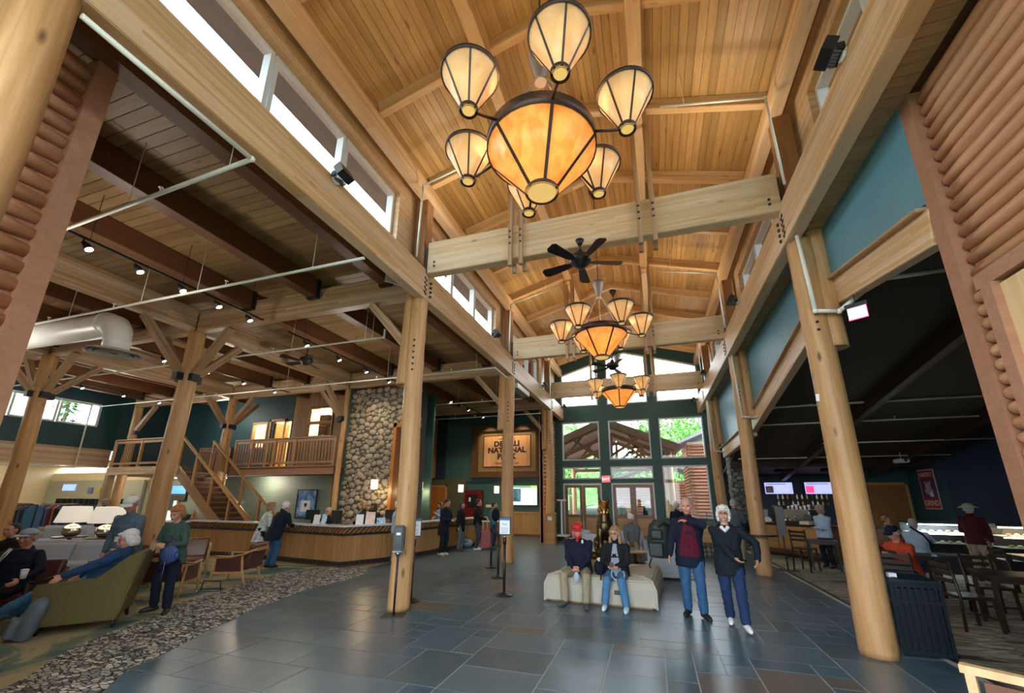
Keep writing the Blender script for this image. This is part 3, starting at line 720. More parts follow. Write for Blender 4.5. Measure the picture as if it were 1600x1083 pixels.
fan((-9.55, 9.1, 5.72), .6, 'small black ceiling fan in the dark lounge ceiling left of the sanitizer column', .74)
t = thing('air_heater', 'white slotted air heater under the left nave beam beyond the sign column', 'heater', (-4.16, 13.3, 5.40))
obj('casing', MB().b2(-.12, .12, -.7, .7, 0, .16), t, mat=WHITE)
for k in range(12): obj('slat', boxmesh((.18, .02, .012), STEEL), t, (0, -.6+k*.11, -.004))
obj('hanger', MB().cyl((0, -.5, .16), (0, -.5, .27), .01, n=5).cyl((0, .5, .16), (0, .5, .27), .01, n=5), t, mat=STEEL)
# flood lamps fixed on the nave beams
def flood(loc, s, label):
    t = thing('flood_lamp', label, 'lamp', loc, 0 if s < 0 else pi)
    obj('mount', MB().lathe([(.07, 0), (.07, .04)], 14), t, (.0, 0, 0), (0, pi/2, 0), mat=WHITE)
    obj('bracket', MB().b2(.03, .10, -.11, -.10, -.03, .05).b2(.03, .10, .10, .11, -.03, .05).b2(.03, .045, -.11, .11, -.02, .02), t, mat=STEEL)
    h = obj('housing', MB().box((.15, 0, .07), (.12, .24, .17), rot=Matrix.Rotation(-.5, 3, 'Y')), t, mat=BLACK)
    fins = MB()
    for k in range(6): fins.box((.10+.0*k, -.09+k*.036, .0), (.10, .008, .07), rot=Matrix.Rotation(-.5, 3, 'Y'))
    obj('cooling_fins', fins, t, mat=plain('fin_metal', (.4, .4, .42), .35, .8))
for y, z, w in ((3.9, 6.25, 'under the near clerestory windows'), (10.2, 6.3, 'before the second clerestory window group'), (15.9, 6.3, 'past the second cross tie'), (19.9, 6.25, 'at the far end by the gable')):
    flood((-4.05, y, z), -1, 'small black flood lamp on the left nave beam, %s' % w)
for y, z, w in ((4.1, 6.3, 'large in view near the first clerestory window'), (9.95, 6.3, 'halfway along the beam'), (16.0, 6.3, 'beyond the second cross tie'), (20.0, 6.2, 'at the far end by the gable')):
    flood((2.25, y, z), 1, 'black flood lamp on the right nave beam, %s' % w)
# ================================================================ PIPES
HEADM = MB().cyl((0, 0, 0), (0, 0, .07), .012, n=6).lathe([(.03, .07), (.03, .078)], 8).mesh('sprinkler_head', [PIPEW])
RODM = MB().cyl((0, 0, 0), (0, 0, 1), .005, n=5).mesh('hanger_rod', [PIPEW])
def pipe(pts, label, r=.021, heads=(), rods=(), ceil=6.45):
    t = thing('sprinkler_pipe', label, 'pipe', pts[0])
    m = MB(); P_ = [Vector(p)-Vector(pts[0]) for p in pts]
    for a, b in zip(P_, P_[1:]): m.cyl(a, b, r, n=8)
    for q in P_[1:-1]: m.sph(q, r*1.35, 8, 5)
    obj('pipe', m, t, mat=PIPEW)
    for p in heads: obj('sprinkler_head', HEADM, t, Vector(p)-Vector(pts[0])+Vector((0, 0, r*.8)))
    for p in rods:
        o = obj('hanger_rod', RODM, t, Vector(p)-Vector(pts[0])); c = ceil(p) if callable(ceil) else ceil; o.scale = (1, 1, max(.1, c-p[2]))
    return t
pipe([(-4.05, 1.2, 5.5), (-4.04, 2.70, 5.5), (-7.9, 2.80, 5.42)], 'white sprinkler pipe turning a corner below the near nave beam', .026, [(-5.6, 2.74, 5.46)], [(-4.4, 2.71, 5.48), (-6.2, 2.75, 5.45)])
pipe([(-4.0, 4.62, 5.4), (-13.4, 4.62, 5.4), (-22, 4.62, 5.4)], 'long white sprinkler pipe crossing the lounge in front of the white duct', .024, [(-6.9, 4.62, 5.4), (-9.9, 4.62, 5.4), (-12, 4.62, 5.4)], [(-5, 4.62, 5.4), (-7.6, 4.62, 5.4), (-9.1, 4.62, 5.4), (-11.3, 4.62, 5.4)])
pipe([(-5.67, 7.5, 5.6), (-5.67, 7.5, 5.4), (-21.5, 7.5, 5.4)], 'white sprinkler pipe with an upturned end behind the sanitizer column', .022, [(-9, 7.5, 5.4), (-13, 7.5, 5.4), (-16.5, 7.5, 5.4)], [(-6.0, 7.5, 5.4), (-8.4, 7.5, 5.4), (-6.2, 7.5, 5.4)])
pipe([(-4.02, 11.6, 5.4), (-4.02, 10.4, 5.4), (-21.6, 10.5, 5.4)], 'long white sprinkler pipe crossing above the front desk', .022, [(-5.4, 10.4, 5.4), (-8, 10.4, 5.4), (-10.9, 10.4, 5.4), (-15, 10.5, 5.4)], [(-4.6, 10.4, 5.4), (-7.6, 10.4, 5.4), (-11.6, 10.4, 5.4)])
pipe([(-4.4, 14.2, 5.4), (-10.4, 14.2, 5.4)], 'thin white sprinkler pipe above the desk, before the sign', .02, [(-6, 14.2, 5.4), (-8, 14.2, 5.4)], [(-5.4, 14.2, 5.4), (-7, 14.2, 5.4)])
pipe([(-4.4, 17.0, 5.4), (-10.5, 17.0, 5.4)], 'thin white sprinkler pipe across the top of the welcome sign', .02, [(-7.5, 17.0, 5.4)], [(-6.3, 17.0, 5.4), (-8.5, 17.0, 5.4)])
pipe([(XW+.1, 7, 5.66), (XW+.1, 10.95, 5.66), (XW+.1, 10.95, 3.0), (XW+.1, 6, 3.0)], 'white pipe dropping at the right end of the far left windows', .03)
roofc = lambda p: rz(p[0], .2)
for i, y in enumerate((6.05, 11.6, 17.2)):
    w = ['near', 'middle', 'far'][i]
    pipe([(.62, y, 8.36), (2.18, y, 8.0), (2.22, y+.02, 6.35)], '%s white sprinkler pipe dropping down the right clerestory post' % w, .02, [], [(1.0, y, 8.28)], roofc)
    pipe([(-2.35, y, 8.36), (-3.98, y, 7.95), (-4.02, y+.02, 6.33)], '%s white sprinkler pipe dropping down the left clerestory post' % w, .02, [], [(-2.8, y, 8.26)], roofc)
for i, y in enumerate((6.38, 11.95, 17.5)):
    z = (4.40, 3.92, 3.62)[i]; k = (1, .55, .4)[i]
    pipe([(2.36, y, 5.64), (2.40, y, z), (2.68, y, z-.04), (3.2, y, z+.36*k), (4.0, y, z+.38*k), (8.0, y, z+.38*k)], 'white pipe bending down and around the %s' % ['litter bin column', 'drink shelf column', 'stone pier column'][i], .03 if i == 0 else .026, [], [(3.05, y, z+.26*k)], lambda p: rwz(p[1]))
pipe([(3.0, 13.1, 3.85), (9.0, 13.1, 3.85)], 'white pipe under the dark cafe ceiling, nearest run', .022, [(6.2, 13.1, 3.85)], [(4.6, 13.1, 3.85), (7.6, 13.1, 3.85)], lambda p: rwz(p[1])-.02)
pipe([(5.0, 14.6, 3.45), (9.0, 14.6, 3.45)], 'middle white pipe under the dark cafe ceiling, right of the thick column', .02, [], [], 4)
pipe([(3.0, 16.5, 3.2), (9.0, 16.5, 3.2)], 'white pipe along the cafe front above the menu screens', .02, [], [(8.2, 16.5, 3.2)], lambda p: rwz(p[1])-.02)
# ================================================================ DUCT, TRACK LIGHTS, FANS OF LIGHT
t = thing('air_duct', 'big round white air duct with a downturned elbow and disc diffuser over the lounge', 'duct', (-10.47, 5.10, 4.66))
dm = [(0, 0, 0)]; pts = [(0, 0, .04), (0, 0, .30), (-.05, 0, .50), (-.18, 0, .64), (-.38, 0, .71), (-3, 0, .78), (-12, 0, .86)]
obj('duct_pipe', MB().tube(pts, [.22, .22, .235, .25, .26, .27, .28], 26), t, mat=WHITE)
obj('seam_band', MB().lathe([(.222, .26), (.235, .28), (.222, .30)], 26, cap=False).tube([(-.40, 0, .71), (-.44, 0, .71)], .275, 26), t, mat=WHITE)
df = MB()
for r in (.47, .38, .29, .20, .12): df.lathe([(r, .01), (r-.06, .05), (r-.066, .045), (r-.006, .0)], 36, cap=False)
obj('diffuser_ring', df, t, mat=WHITE)
obj('diffuser_core', MB().lathe([(.06, .02), (.03, .015)], 20).lathe([(.40, .05), (.23, .10)], 24), t, mat=plain('diffuser_dark', (.1, .1, .11), .5))
def track(y0, y1, x, z, n, label):
    t = thing('track_light', label, 'track light', (x, y0, z))
    obj('rail', MB().b2(-.02, .02, 0, y1-y0, -.012, .02), t, mat=BLACK)
    hm = MB().cyl((0, 0, 0), (0, 0, -.09), .009, n=6).tube([(0, .0, -.06), (.03, .03, -.10), (.07, .06, -.17)], [.028, .045, .058], 10).mesh('spot_head', [BLACK])
    lm = MB().cyl((.07, .06, -.171), (.073, .062, -.177), .05, n=10).mesh('bulb', [emis('spot_glow', (1, .93, .82), 9) if 'SPOTG' not in globals() else SPOTG])
    globals()['SPOTG'] = lm.materials[0]
    for k in range(n):
        h = obj('spot_head', hm, t, (0, (y1-y0)*(k+.4)/n, 0)); obj('bulb', lm, h)
    hr = MB()
    for k in (.1, .5, .9): hr.cyl((0, (y1-y0)*k, 0), (0, (y1-y0)*k, 6.45-z), .005, n=5)
    obj('stem', hr, t, mat=BLACK)
track(2.9, 6.3, -8.0, 5.62, 5, 'near black ceiling track with five small spot heads over the lounge')
track(7.0, 11.6, -8.0, 5.62, 4, 'second black ceiling track with spot heads, beyond the cross beam')
track(7.0, 12.0, -13.2, 5.75, 4, 'black ceiling track with glaring spots in front of the stair')
track(7.0, 12.0, -19.4, 5.75, 4, 'black ceiling track with a glaring cluster of spots at far left')
track(2.5, 6.2, -15.2, 5.75, 3, 'black ceiling track near the duct at far left')
track(13.5, 18.5, -7.4, 5.65, 3, 'black ceiling track aimed at the welcome sign')
# ================================================================ BALCONY, STAIR, STONE, LOBBY WALLS
LAP = plain('lap_siding_paint', (.21, .27, .22), .55, nz=.1, scale=6)
YM = 12.2; YS = 10.8
struct('floor_landing', MB().b2(-20.45, -16.62, YS+.06, YM+.12, 2.72, 2.90), DARKB)
struct('floor_gallery', MB().b2(XW+.1, -10.9, YM+.12, 14.0, 2.70, 2.90), DARKB)
t = thing('balcony_edge', 'brown fascia boards and ledge along the balcony edge above the desk', 'fascia', (-13.3, YM, 2.62))
obj('fascia_board', boxmesh((5.0, .06, .27), SIDINGT, .004), t, (-.02, .0, .135)); obj('ledge', boxmesh((5.05, .16, .05), RAILW, .006), t, (-.02, -.03, .29))
t = thing('balcony_edge', 'brown beam under the stair landing railing at far left', 'fascia', (-18.5, YS, 2.62))
obj('fascia_board', boxmesh((3.95, .14, .30), GLULAM2, .004), t, (0, 0, .15))
POSTM = boxmesh((.09, .09, 1.08), RAILW, .006); BALM = boxmesh((.045, .035, .80), RAILW, .004)
def railing(p0, p1, z, label, nb, posts, mesh_panel=False, step=.135):
    p0, p1 = Vector((*p0, z)), Vector((*p1, z)); L = (p1-p0).length; d = (p1-p0)/L; r = atan2(d.y, d.x)
    t = thing('balcony_railing', label, 'railing', p0, r)
    obj('top_rail', boxmesh((L, .14, .05), RAILW, .008), t, (L/2, 0, 1.06)); obj('upper_rail', boxmesh((L, .05, .10), RAILW, .006), t, (L/2, 0, .97)); obj('bottom_rail', boxmesh((L, .05, .08), RAILW, .006), t, (L/2, 0, .14))
    for q in posts: obj('post', POSTM, t, (q*L, 0, .54))
    n = int(L/step)
    for i in range(1, n):
        if mesh_panel: obj('bar', boxmesh((.012, .012, .80), BLACK), t, (i*L/n, 0, .55))
        else: obj('baluster', BALM, t, (i*L/n, 0, .55))
    return t
railing((-15.7, YM), (-10.85, YM), 2.92, 'long wooden balcony railing above the green siding wall', 34, (0, .18, .42, .62, .995))
railing((-20.4, YS), (-16.68, YS), 2.92, 'balcony railing with dark bars left of the stair top', 40, (0, .42, .99), True, .11)
railing((-20.0, 13.85), (-18.1, 13.85), 2.92, 'pale balusters of the railing behind the stair top', 30, (0, .5, .99))
# gallery back wall with lit office windows
struct('wall_gallery_back', MB().b2(-23.1, -17.2, 14.0, 14.15, 2.9, 6.45).b2(-17.2, -14.95, 14.0, 14.15, 5.1, 6.45).b2(-16.3, -16.05, 14, 14.15, 2.9, 5.1).b2(-15.0, -14.95, 14, 14.15, 2.9, 5.1).b2(-17.2, -16.3, 14, 14.15, 2.9, 3.9), TEAL)
window([(-17.2, 3.9), (-16.3, 3.9), (-16.3, 5.1), (-17.2, 5.1)], 13.98, fw=.07, mat=PINE)
VERTB = wood('vertical_cladding', (.46, .29, .16), (.33, .19, .09), .5, .2, axis='Z', knots=.3)
cw = struct('wall_gallery_bay', MB().b2(-14.95, -14.1, 14.02, 14.15, 2.9, 6.45).b2(-12.75, -10.9, 14.02, 14.15, 2.9, 6.45).b2(-14.1, -12.75, 14.02, 14.15, 5.6, 6.45).b2(-14.1, -12.75, 14.02, 14.15, 2.9, 4.3), DARKB)
x = -14.92
while x < -10.95:
    for a, b in ((2.9, 6.4),) if not (-14.17 < x < -12.72) else ((2.9, 4.27), (5.65, 6.4)):
        obj('plank', boxmesh((.118, .03, b-a), VERTB, .004), cw, (x+.06, 14.005, (a+b)/2))
    x += .124
LIT = emis('lit_office_wall', (1, .78, .38), 1.0); LIT2 = emis('lit_office_blind', (1, .9, .68), 1.0)
struct('wall_office_back', MB().b2(-17.5, -11, 15.9, 16.0, 2.9, 6.0), CREAM)
struct('ceiling_office', MB().b2(-17.5, -11, 14.15, 16.0, 5.9, 6.0), WHITE); struct('floor_office', MB().b2(-17.5, -11, 14.15, 16.0, 2.8, 2.9), OAK)
struct('wall_office_ends', MB().b2(-17.6, -17.5, 14.15, 16.0, 2.9, 6.0).b2(-11, -10.9, 14.15, 16.0, 2.9, 6.0), CREAM)
lamp('office_ceiling_lamp', 'POINT', (-14.2, 15.0, 5.5), 190, (1, .82, .5), .2); lamp('office_ceiling_lamp', 'POINT', (-16.2, 15.0, 5.5), 190, (1, .82, .5), .2)
window([(-14.1, 4.3), (-12.75, 4.3), (-12.75, 4.93), (-14.1, 4.93)], 13.97, fw=.06, mat=RAILW); window([(-14.1, 4.93), (-12.75, 4.93), (-12.75, 5.6), (-14.1, 5.6)], 13.97, fw=.06, mat=RAILW)
t = thing('office_cabinet', 'dark shelving seen through the lit balcony office window', 'shelf', (-13.8, 14.6, 2.9))
obj('carcass', MB().b2(-.25, .25, 0, .3, 0, 2.5), t, mat=DARKW)
for z in (.5, 1.0, 1.5, 2.0): obj('shelf_board', boxmesh((.46, .05, .04), OAK), t, (0, -.02, z))
t = thing('door_4', None, None, (-15.9, 14.0, 2.9)); t['kind'] = 'structure'
obj('door_frame', MB().b2(-.32, -.22, -.05, .1, 0, 2.3).b2(.55, .65, -.05, .1, 0, 2.3).b2(-.32, .65, -.05, .1, 2.2, 2.3), t, mat=PINE)
obj('door_leaf', MB().b2(-.2, -.05, .1, .8, 0, 2.15), t, mat=PINE)
# siding wall below the balcony, boards lapped one by one
def lapwall(nm, x0, x1, y, z0, z1, mat=LAP, dz=.105):
    w = struct(nm, MB().b2(x0, x1, y+.02, y+.15, z0, z1), mat)
    z = z0; me = boxmesh((x1-x0, .02, dz), mat, .003)
    while z < z1-.02: obj('plank', me, w, ((x0+x1)/2, y+.008, z+dz/2), (-.09, 0, 0)); z += dz*.97
    return w
lapwall('wall_under_balcony', -17.6, -11.9, 13.5, 0, 2.62)
lapwall('wall_under_landing', -23.1, -18.3, 13.95, 0, 2.62)
tag(timber('post', (-11.85, 13.42, 0), (-11.85, 13.42, 2.62), .14, .14, OAK), 'light square post at the right end of the green siding wall', 'post')
tag(timber('post', (-20.3, YS, 0), (-20.3, YS, 2.62), .22, .22, GLULAM2), 'brown square post under the left end of the balcony', 'post')
tag(timber('post', (-17.4, YS+.05, 0), (-17.4, YS+.05, 2.62), .16, .16, GLULAM2), 'brown square post under the stair landing', 'post')
struct('wall_desk_end', MB().b2(-11.78, -10.9, 13.3, 13.6, 0, 2.7), GREEN)
t = thing('door_5', None, None, (-21.4, 13.93, 0)); t['kind'] = 'structure'
obj('door_frame', MB().b2(-.55, -.45, -.04, .04, 0, 2.3).b2(.45, .55, -.04, .04, 0, 2.3).b2(-.55, .55, -.04, .04, 2.2, 2.3), t, mat=OAK)
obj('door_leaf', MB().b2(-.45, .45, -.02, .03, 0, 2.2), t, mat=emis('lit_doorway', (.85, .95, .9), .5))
obj('poster', MB().b2(-.2, .22, -.035, -.025, 1.2, 1.9), t, mat=GREEN)
# stair
t = thing('staircase', 'wooden stair with black mesh sides descending from the balcony behind the lounge', 'stair', (-16.6, YS, 0))
Lx, n = 3.75, 16; rise = 2.88/n; run = Lx/n
for k in range(n):
    obj('tread', boxmesh((run+.03, 1.08, .04), RAILW, .005), t, (run*(k+.5), .58, 2.88-rise*(k+1)+.0))
    obj('riser', boxmesh((.02, 1.08, rise-.04), DARKB), t, (run*(k+1), .58, 2.88-rise*(k+1.5)-.0))
sl = atan2(2.88, Lx); LL = sqrt(Lx**2+2.88**2)
for yy in (0, 1.16):
    timber('stringer', (.0, yy, 2.74), (Lx-.1, yy, -.02+.05), .07, .32, RAILW, t, world=False)
    timber('handrail', (-.05, yy, 3.98), (Lx+.05, yy, 1.06), .09, .07, OAK, t, world=False)
    for k in (0, .24, .5, .76, .985): obj('newel', boxmesh((.08, .08, 1.15), OAK, .006), t, (Lx*k, yy, 2.86*(1-k)+.56))
    mm = MB(); N = 44
    for i in range(1, N):
        x = Lx*i/N; z = 2.86*(1-i/N); mm.beam((x, yy, z+.16), (x, yy, z+1.02), .006, .006)
    for i in range(8): mm.beam((0, yy, 3.0+i*.115), (Lx, yy, .14+i*.115), .006, .006)
    o = obj('wire_mesh', mm, t, mat=BLACK); o['kind'] = 'stuff'
# river stone wall with a doorway
def stone_mat(nm, cs):
    t = NT(nm); r = t.n('ObjectInfo').outputs['Random']; g = t.n('NewGeometry').outputs['Random Per Island']; f = t.math('FRACT', t.math('ADD', r, g))
    n1 = t.n('TexNoise', {'Vector': t.coord(), 'Scale': 9, 'Detail': 5}).outputs[0]
    c = t.ramp(f, [(i/len(cs), c) for i, c in enumerate(cs)], 'CONSTANT'); c = t.mix(c, t.mix(c, (.5, .47, .4), .5), n1)
    return t.bsdf(c, .6, 0, n1, .3, .01, .3)
STONE = stone_mat('river_stone', [(.30, .22, .14), (.20, .165, .12), (.38, .29, .19), (.26, .20, .13), (.18, .16, .13), (.32, .25, .17)])
STONE2 = stone_mat('grey_river_stone', [(.10, .12, .11), (.15, .16, .14), (.07, .085, .08), (.18, .19, .17)])
MORT = plain('mortar', (.085, .072, .055), .9, nz=.3)
def stone_shape(sd, mat):
    rr = random.Random(sd); bm = bmesh.new(); bmesh.ops.create_icosphere(bm, subdivisions=1, radius=1)
    for v in bm.verts: v.co *= 1+.16*noise.noise(v.co*1.3+Vector((sd*7.1, 0, 0)))
    me = bpy.data.meshes.new('stone'); bm.to_mesh(me); bm.free(); me.materials.append(mat)
    for p in me.polygons: p.use_smooth = True
    return me
def stone_face(parent, org, du, dn, W_, H_, mat, rmin, rmax, hole=None, cap=295, seed=1, prio=None):
    """stones packed over a wall face; org lower corner, du along, dn outwards"""
    R = random.Random(seed); pts = []; du = Vector(du); dn = Vector(dn); tries = 0; cell = rmax*2; grid = {}
    for tr in range(14000):
        u, v = R.uniform(.05, W_-.05), R.uniform(.04, H_-.04)
        if hole and hole[0]-.04 < u < hole[1]+.04 and v < hole[2]+.04: continue
        r = (rmax if tr < 900 else (rmin+rmax)/2 if tr < 4000 else rmin)*R.uniform(.85, 1.1)
        gx, gy = int(u/cell), int(v/cell); ok = True
        for a in (-1, 0, 1):
            for b in (-1, 0, 1):
                for (pu, pv, pr) in grid.get((gx+a, gy+b), ()):
                    if (pu-u)**2+((pv-v)*1.15)**2 < ((pr+r)*.82)**2: ok = False; break
                if not ok: break
            if not ok: break
        if ok: grid.setdefault((gx, gy), []).append((u, v, r)); pts.append((u, v, r))
    pts.sort(key=lambda p: -p[2]*(1 if p[1] < H_*.8 else .8)); vs = [stone_shape(seed+k, mat) for k in range(6)]; rest = MB()
    for k, (u, v, r) in enumerate(pts):
        c = Vector(org)+du*u+Vector((0, 0, v)); a = R.uniform(-.5, .5)
        rot = Matrix((du, Vector((0, 0, 1)).cross(du)*1.0, (0, 0, 1))).transposed() @ Matrix.Rotation(a, 3, 'Y')
        sc = (r*1.10, r*.55, r*.88)
        if k < cap:
            o = obj('stone', vs[k % 6], parent, c, rot); o.scale = sc
        else:
            me = vs[k % 6]; rest.add([c+rot @ Vector((w.co.x*sc[0], w.co.y*sc[1], w.co.z*sc[2])) for w in me.vertices], [tuple(p.vertices) for p in me.polygons], True)
    if rest.v: o = obj('stone_infill', rest, parent, mat=mat); o['kind'] = 'stuff'
sw = struct('wall_river_stone', MB().b2(-10.45, -8.46, 12.32, 12.8, 0, 5.7).b2(-7.72, -7.53, 12.32, 12.8, 0, 5.7).b2(-8.46, -7.72, 12.32, 12.8, 4.3, 5.7), MORT)
stone_face(sw, (-10.45, 12.32, 0), (1, 0, 0), (0, -1, 0), 2.95, 5.7, STONE, .065, .14, hole=(1.99, 2.73, 4.3), seed=3)
ORG = wood('orange_door_wood', (.52, .22, .06), (.36, .13, .03), .4, .1, axis='Z', knots=.2)
d = thing('door_6', None, None, (-8.09, 12.3, 0)); d['kind'] = 'structure'
obj('door_frame', MB().b2(-.40, -.27, -.08, .3, 0, 4.35).b2(.27, .40, -.08, .3, 0, 4.35).b2(-.40, .40, -.08, .3, 4.2, 4.35), d, mat=ORG)
struct('wall_behind_desk', MB().b2(-10.4, -7.75, 13.7, 13.8, 0, 5.7), GREEN)
def picture(loc, w, h, label, mat, fr=DARKW, rz_=0, cat='picture'):
    t = thing('framed_picture', label, cat, loc, rz_)
    obj('frame', MB().b2(-w/2, w/2, -.03, 0, -h/2, -h/2+.04).b2(-w/2, w/2, -.03, 0, h/2-.04, h/2).b2(-w/2, -w/2+.04, -.03, 0, -h/2, h/2).b2(w/2-.04, w/2, -.03, 0, -h/2, h/2), t, mat=fr)
    obj('print', MB().b2(-w/2+.04, w/2-.04, -.015, -.001, -h/2+.04, h/2-.04), t, mat=mat); return t
def art(name, cols, sc=6):
    t = NT(name); n1 = t.n('TexNoise', {'Vector': t.coord(), 'Scale': sc, 'Detail': 4, 'Distortion': 1}).outputs[0]
    return t.bsdf(t.ramp(n1, [((i+.5)/len(cols)*.6+.2, c) for i, c in enumerate(cols)]), .4)
picture((-8.75, 13.69, 3.15), .42, 1.15, 'tall framed leaf print, upper of two in the tall orange doorway', art('leaf_print', [(.6, .5, .35), (.35, .15, .06), (.15, .2, .1)]))
picture((-8.75, 13.69, 1.85), .42, 1.15, 'tall framed picture, lower of two in the tall orange doorway', art('leaf_print_dark', [(.35, .3, .2), (.1, .12, .08), (.2, .12, .05)]))
# wall light box behind the desk, first of the glowing row
PEND = emis('pendant_parchment', (1, .80, .42), 1.5)
def pendant(loc, label, w=.22, h=.29, top=6.478):
    t = thing('pendant_lamp', label, 'lamp', loc)
    obj('shade', MB().lathe([(w/2*.92, -h/2), (w/2, -h/2+.01), (w/2, h/2), (w/2*.9, h/2), (w/2*.9, -h/2)], 20, cap=False), t, mat=PEND)
    obj('bottom_rim', MB().lathe([(w/2*.96, -h/2-.01), (w/2*.96, -h/2+.004)], 20), t, mat=PEND)
    obj('cord', MB().cyl((0, 0, h/2-.02), (0, 0, top-loc[2]), .006, n=5).lathe([(.02, h/2), (.05, h/2-.01), (.05, h/2-.03)], 10), t, mat=BLACK)
    lamp('pendant_bulb', 'POINT', (loc[0], loc[1], loc[2]-h/2-.06), 14, WARM, .05)
pendant((-8.75, 11.8, 2.24), 'glowing parchment pendant lamp in front of the river stone wall')
pendant((-8.0, 13.4, 2.22), 'glowing pendant lamp just right of the sanitizer column')
pendant((-7.65, 16.1, 2.21), 'glowing pendant lamp above the desk by the orange door')
pendant((-6.5, 17.3, 2.18), 'glowing pendant lamp farthest along the desk, under the welcome sign')
# lobby back wall pieces
struct('wall_lobby_back_left', MB().b2(-14, -11.4, YF, YF+.3, 0, 6.5), GREEN)
bay = struct('wall_bay_box', MB().b2(-12.6, -11.15, 19.8, 20.2, 2.85, 3.9).b2(-12.6, -12.3, 19.8, 20.2, 3.9, 6.0).b2(-11.3, -11.15, 19.8, 20.2, 3.9, 6.0).b2(-12.3, -11.3, 19.8, 20.2, 5.75, 6.0), bpy.data.materials['wainscot_wood'])
window([(-12.3, 4.8), (-11.3, 4.8), (-11.3, 5.75), (-12.3, 5.75)], 19.82, fw=.05, mat=PINE); window([(-12.3, 3.9), (-11.3, 3.9), (-11.3, 4.8), (-12.3, 4.8)], 19.82, fw=.05, mat=PINE)
struct('wall_bay_back', MB().b2(-12.6, -11.15, 20.1, 20.15, 3.8, 5.8), NAVY)
struct('trim_7', MB().b2(-9.3, -7.9, YF-.08, YF, 2.66, 2.80), GREEN)
OLIVE = plain('olive_wall_paint', (.09, .085, .045), .6, nz=.1)
struct('wall_olive', MB().b2(-13.2, -9.3, YF-.12, YF-.02, 0, 2.78), OLIVE)
d = thing('door_7', None, None, (-10.95, YF-.14, 0)); d['kind'] = 'structure'
obj('door_leaf', MB().b2(-.5, .5, -.04, .02, 0, 2.4), d, mat=ORG); obj('door_frame', MB().b2(-.58, -.5, -.06, .02, 0, 2.47).b2(.5, .58, -.06, .02, 0, 2.47).b2(-.58, .58, -.06, .02, 2.4, 2.47), d, mat=PINE)
# welcome sign
TMP = bpy.data.scenes.new('workbench')
def text(s, size, mat, loc, rot=(pi/2, 0, 0), parent=None, bold=0, ext=.004, name='lettering', align='CENTER', sx=1, world=False):
    c = bpy.data.curves.new(name, 'FONT'); c.body = s; c.size = size; c.align_x = align; c.extrude = ext; c.offset = bold; c.resolution_u = 3
    o = bpy.data.objects.new(name, c); TMP.collection.objects.link(o); TMP.view_layers[0].update(); dg = TMP.view_layers[0].depsgraph
    me = bpy.data.meshes.new_from_object(o.evaluated_get(dg)); bpy.data.objects.remove(o)
    me.materials.clear(); me.materials.append(mat); me.name = name
    for v in me.vertices: v.co.x *= sx
    return obj(name, me, parent, loc, rot)
INK = plain('sign_ink', (.02, .018, .03), .5)
t = thing('welcome_sign', 'big framed wooden national park welcome sign lit from above on the back wall', 'sign', (-7.07, YF-.02, 2.84))
FRW = wood('sign_frame_wood', (.13, .065, .03), (.08, .036, .016), .45, .1, knots=.1); MATW = plain('sign_mat', (.26, .17, .075), .5, nz=.1); SGN = wood('sign_plank', (.85, .50, .28), (.66, .34, .17), .45, .25, axis='Z', knots=.6)
for a in ((-1.95, 1.95, 0, .30), (-1.95, 1.95, 2.39, 2.69)): obj('frame_board', MB().b2(a[0], a[1], -.22, 0, a[2], a[3]), t, mat=FRW)
for a in ((-1.95, -1.60), (1.60, 1.95)): obj('frame_board', MB().b2(a[0], a[1], -.20, 0, .30, 2.39), t, mat=FRW)
obj('mat_board', MB().b2(-1.60, 1.60, -.06, 0, .30, 2.39), t, mat=MATW)
obj('inner_frame', MB().b2(-1.31, 1.31, -.10, -.06, .53, .57).b2(-1.31, 1.31, -.10, -.06, 2.14, 2.18).b2(-1.31, -1.27, -.10, -.06, .57, 2.14).b2(1.27, 1.31, -.10, -.06, .57, 2.14), t, mat=plain('sign_inner_frame', (.12, .03, .015), .4))
for k in range(13): obj('plank', boxmesh((.191, .03, 1.57), SGN, .004), t, (-1.17+k*.195, -.075, 1.355))
for s, z, sz, b in (('WELCOME TO', 1.93, .13, .003), ('DENALI', 1.60, .38, .020), ('NATIONAL', 1.27, .38, .020), ('PARK', .94, .38, .020)):
    text(s, sz, INK, (.0, -.094, z), parent=t, bold=b, sx=1.08)
text('Holland America Line', .15, INK, (0, -.094, .68), parent=t, bold=.001); obj('rule', MB().b2(-.12, .12, -.095, -.091, .63, .64), t, mat=INK)
for x in (-.9, 0, .9):
    lamp('sign_lamp', 'SPOT', (-7.07+x, YF-1.0, 5.75), 70, (1, .75, .42), .04, rot=(radians(32), 0, 0), spot=75, blend=.7)
# screen and wall items right of it
t = thing('wall_screen', 'wall mounted screen with a green header listing, right of the sign column', 'screen', (-6.08, YF-.02, 1.46))
obj('casing', MB().b2(-.66, .66, -.07, 0, 0, 1.02), t, mat=BLACK)
SCR = emis('screen_pale_blue', (.62, .80, .95), .9); obj('display', MB().b2(-.62, .62, -.078, -.07, .04, .98), t, mat=SCR)
obj('header', MB().b2(-.62, .30, -.082, -.078, .87, .98), t, mat=emis('screen_green', (.16, .40, .20), .7)); obj('header_end', MB().b2(.30, .62, -.082, -.078, .87, .98), t, mat=emis('screen_lime', (.45, .62, .15), .7))
obj('photo', MB().b2(-.62, -.22, -.082, -.078, .20, .82), t, mat=art('screen_photo', [(.03, .12, .3), (.1, .4, .7), (.5, .7, .85)], 3))
for k in range(6): obj('text_line', MB().b2(-.16, .35-.06*(k % 3), -.082, -.078, .74-k*.09, .755-k*.09), t, mat=emis('screen_text', (.2, .35, .5), .5))
tag(obj('restroom_sign', MB().b2(-.10, .10, -.02, 0, 0, .22), None, (-5.17, YF-.01, 1.86), mat=WHITE), 'small white restroom sign with dark figure between the screen and the corner column', 'sign')
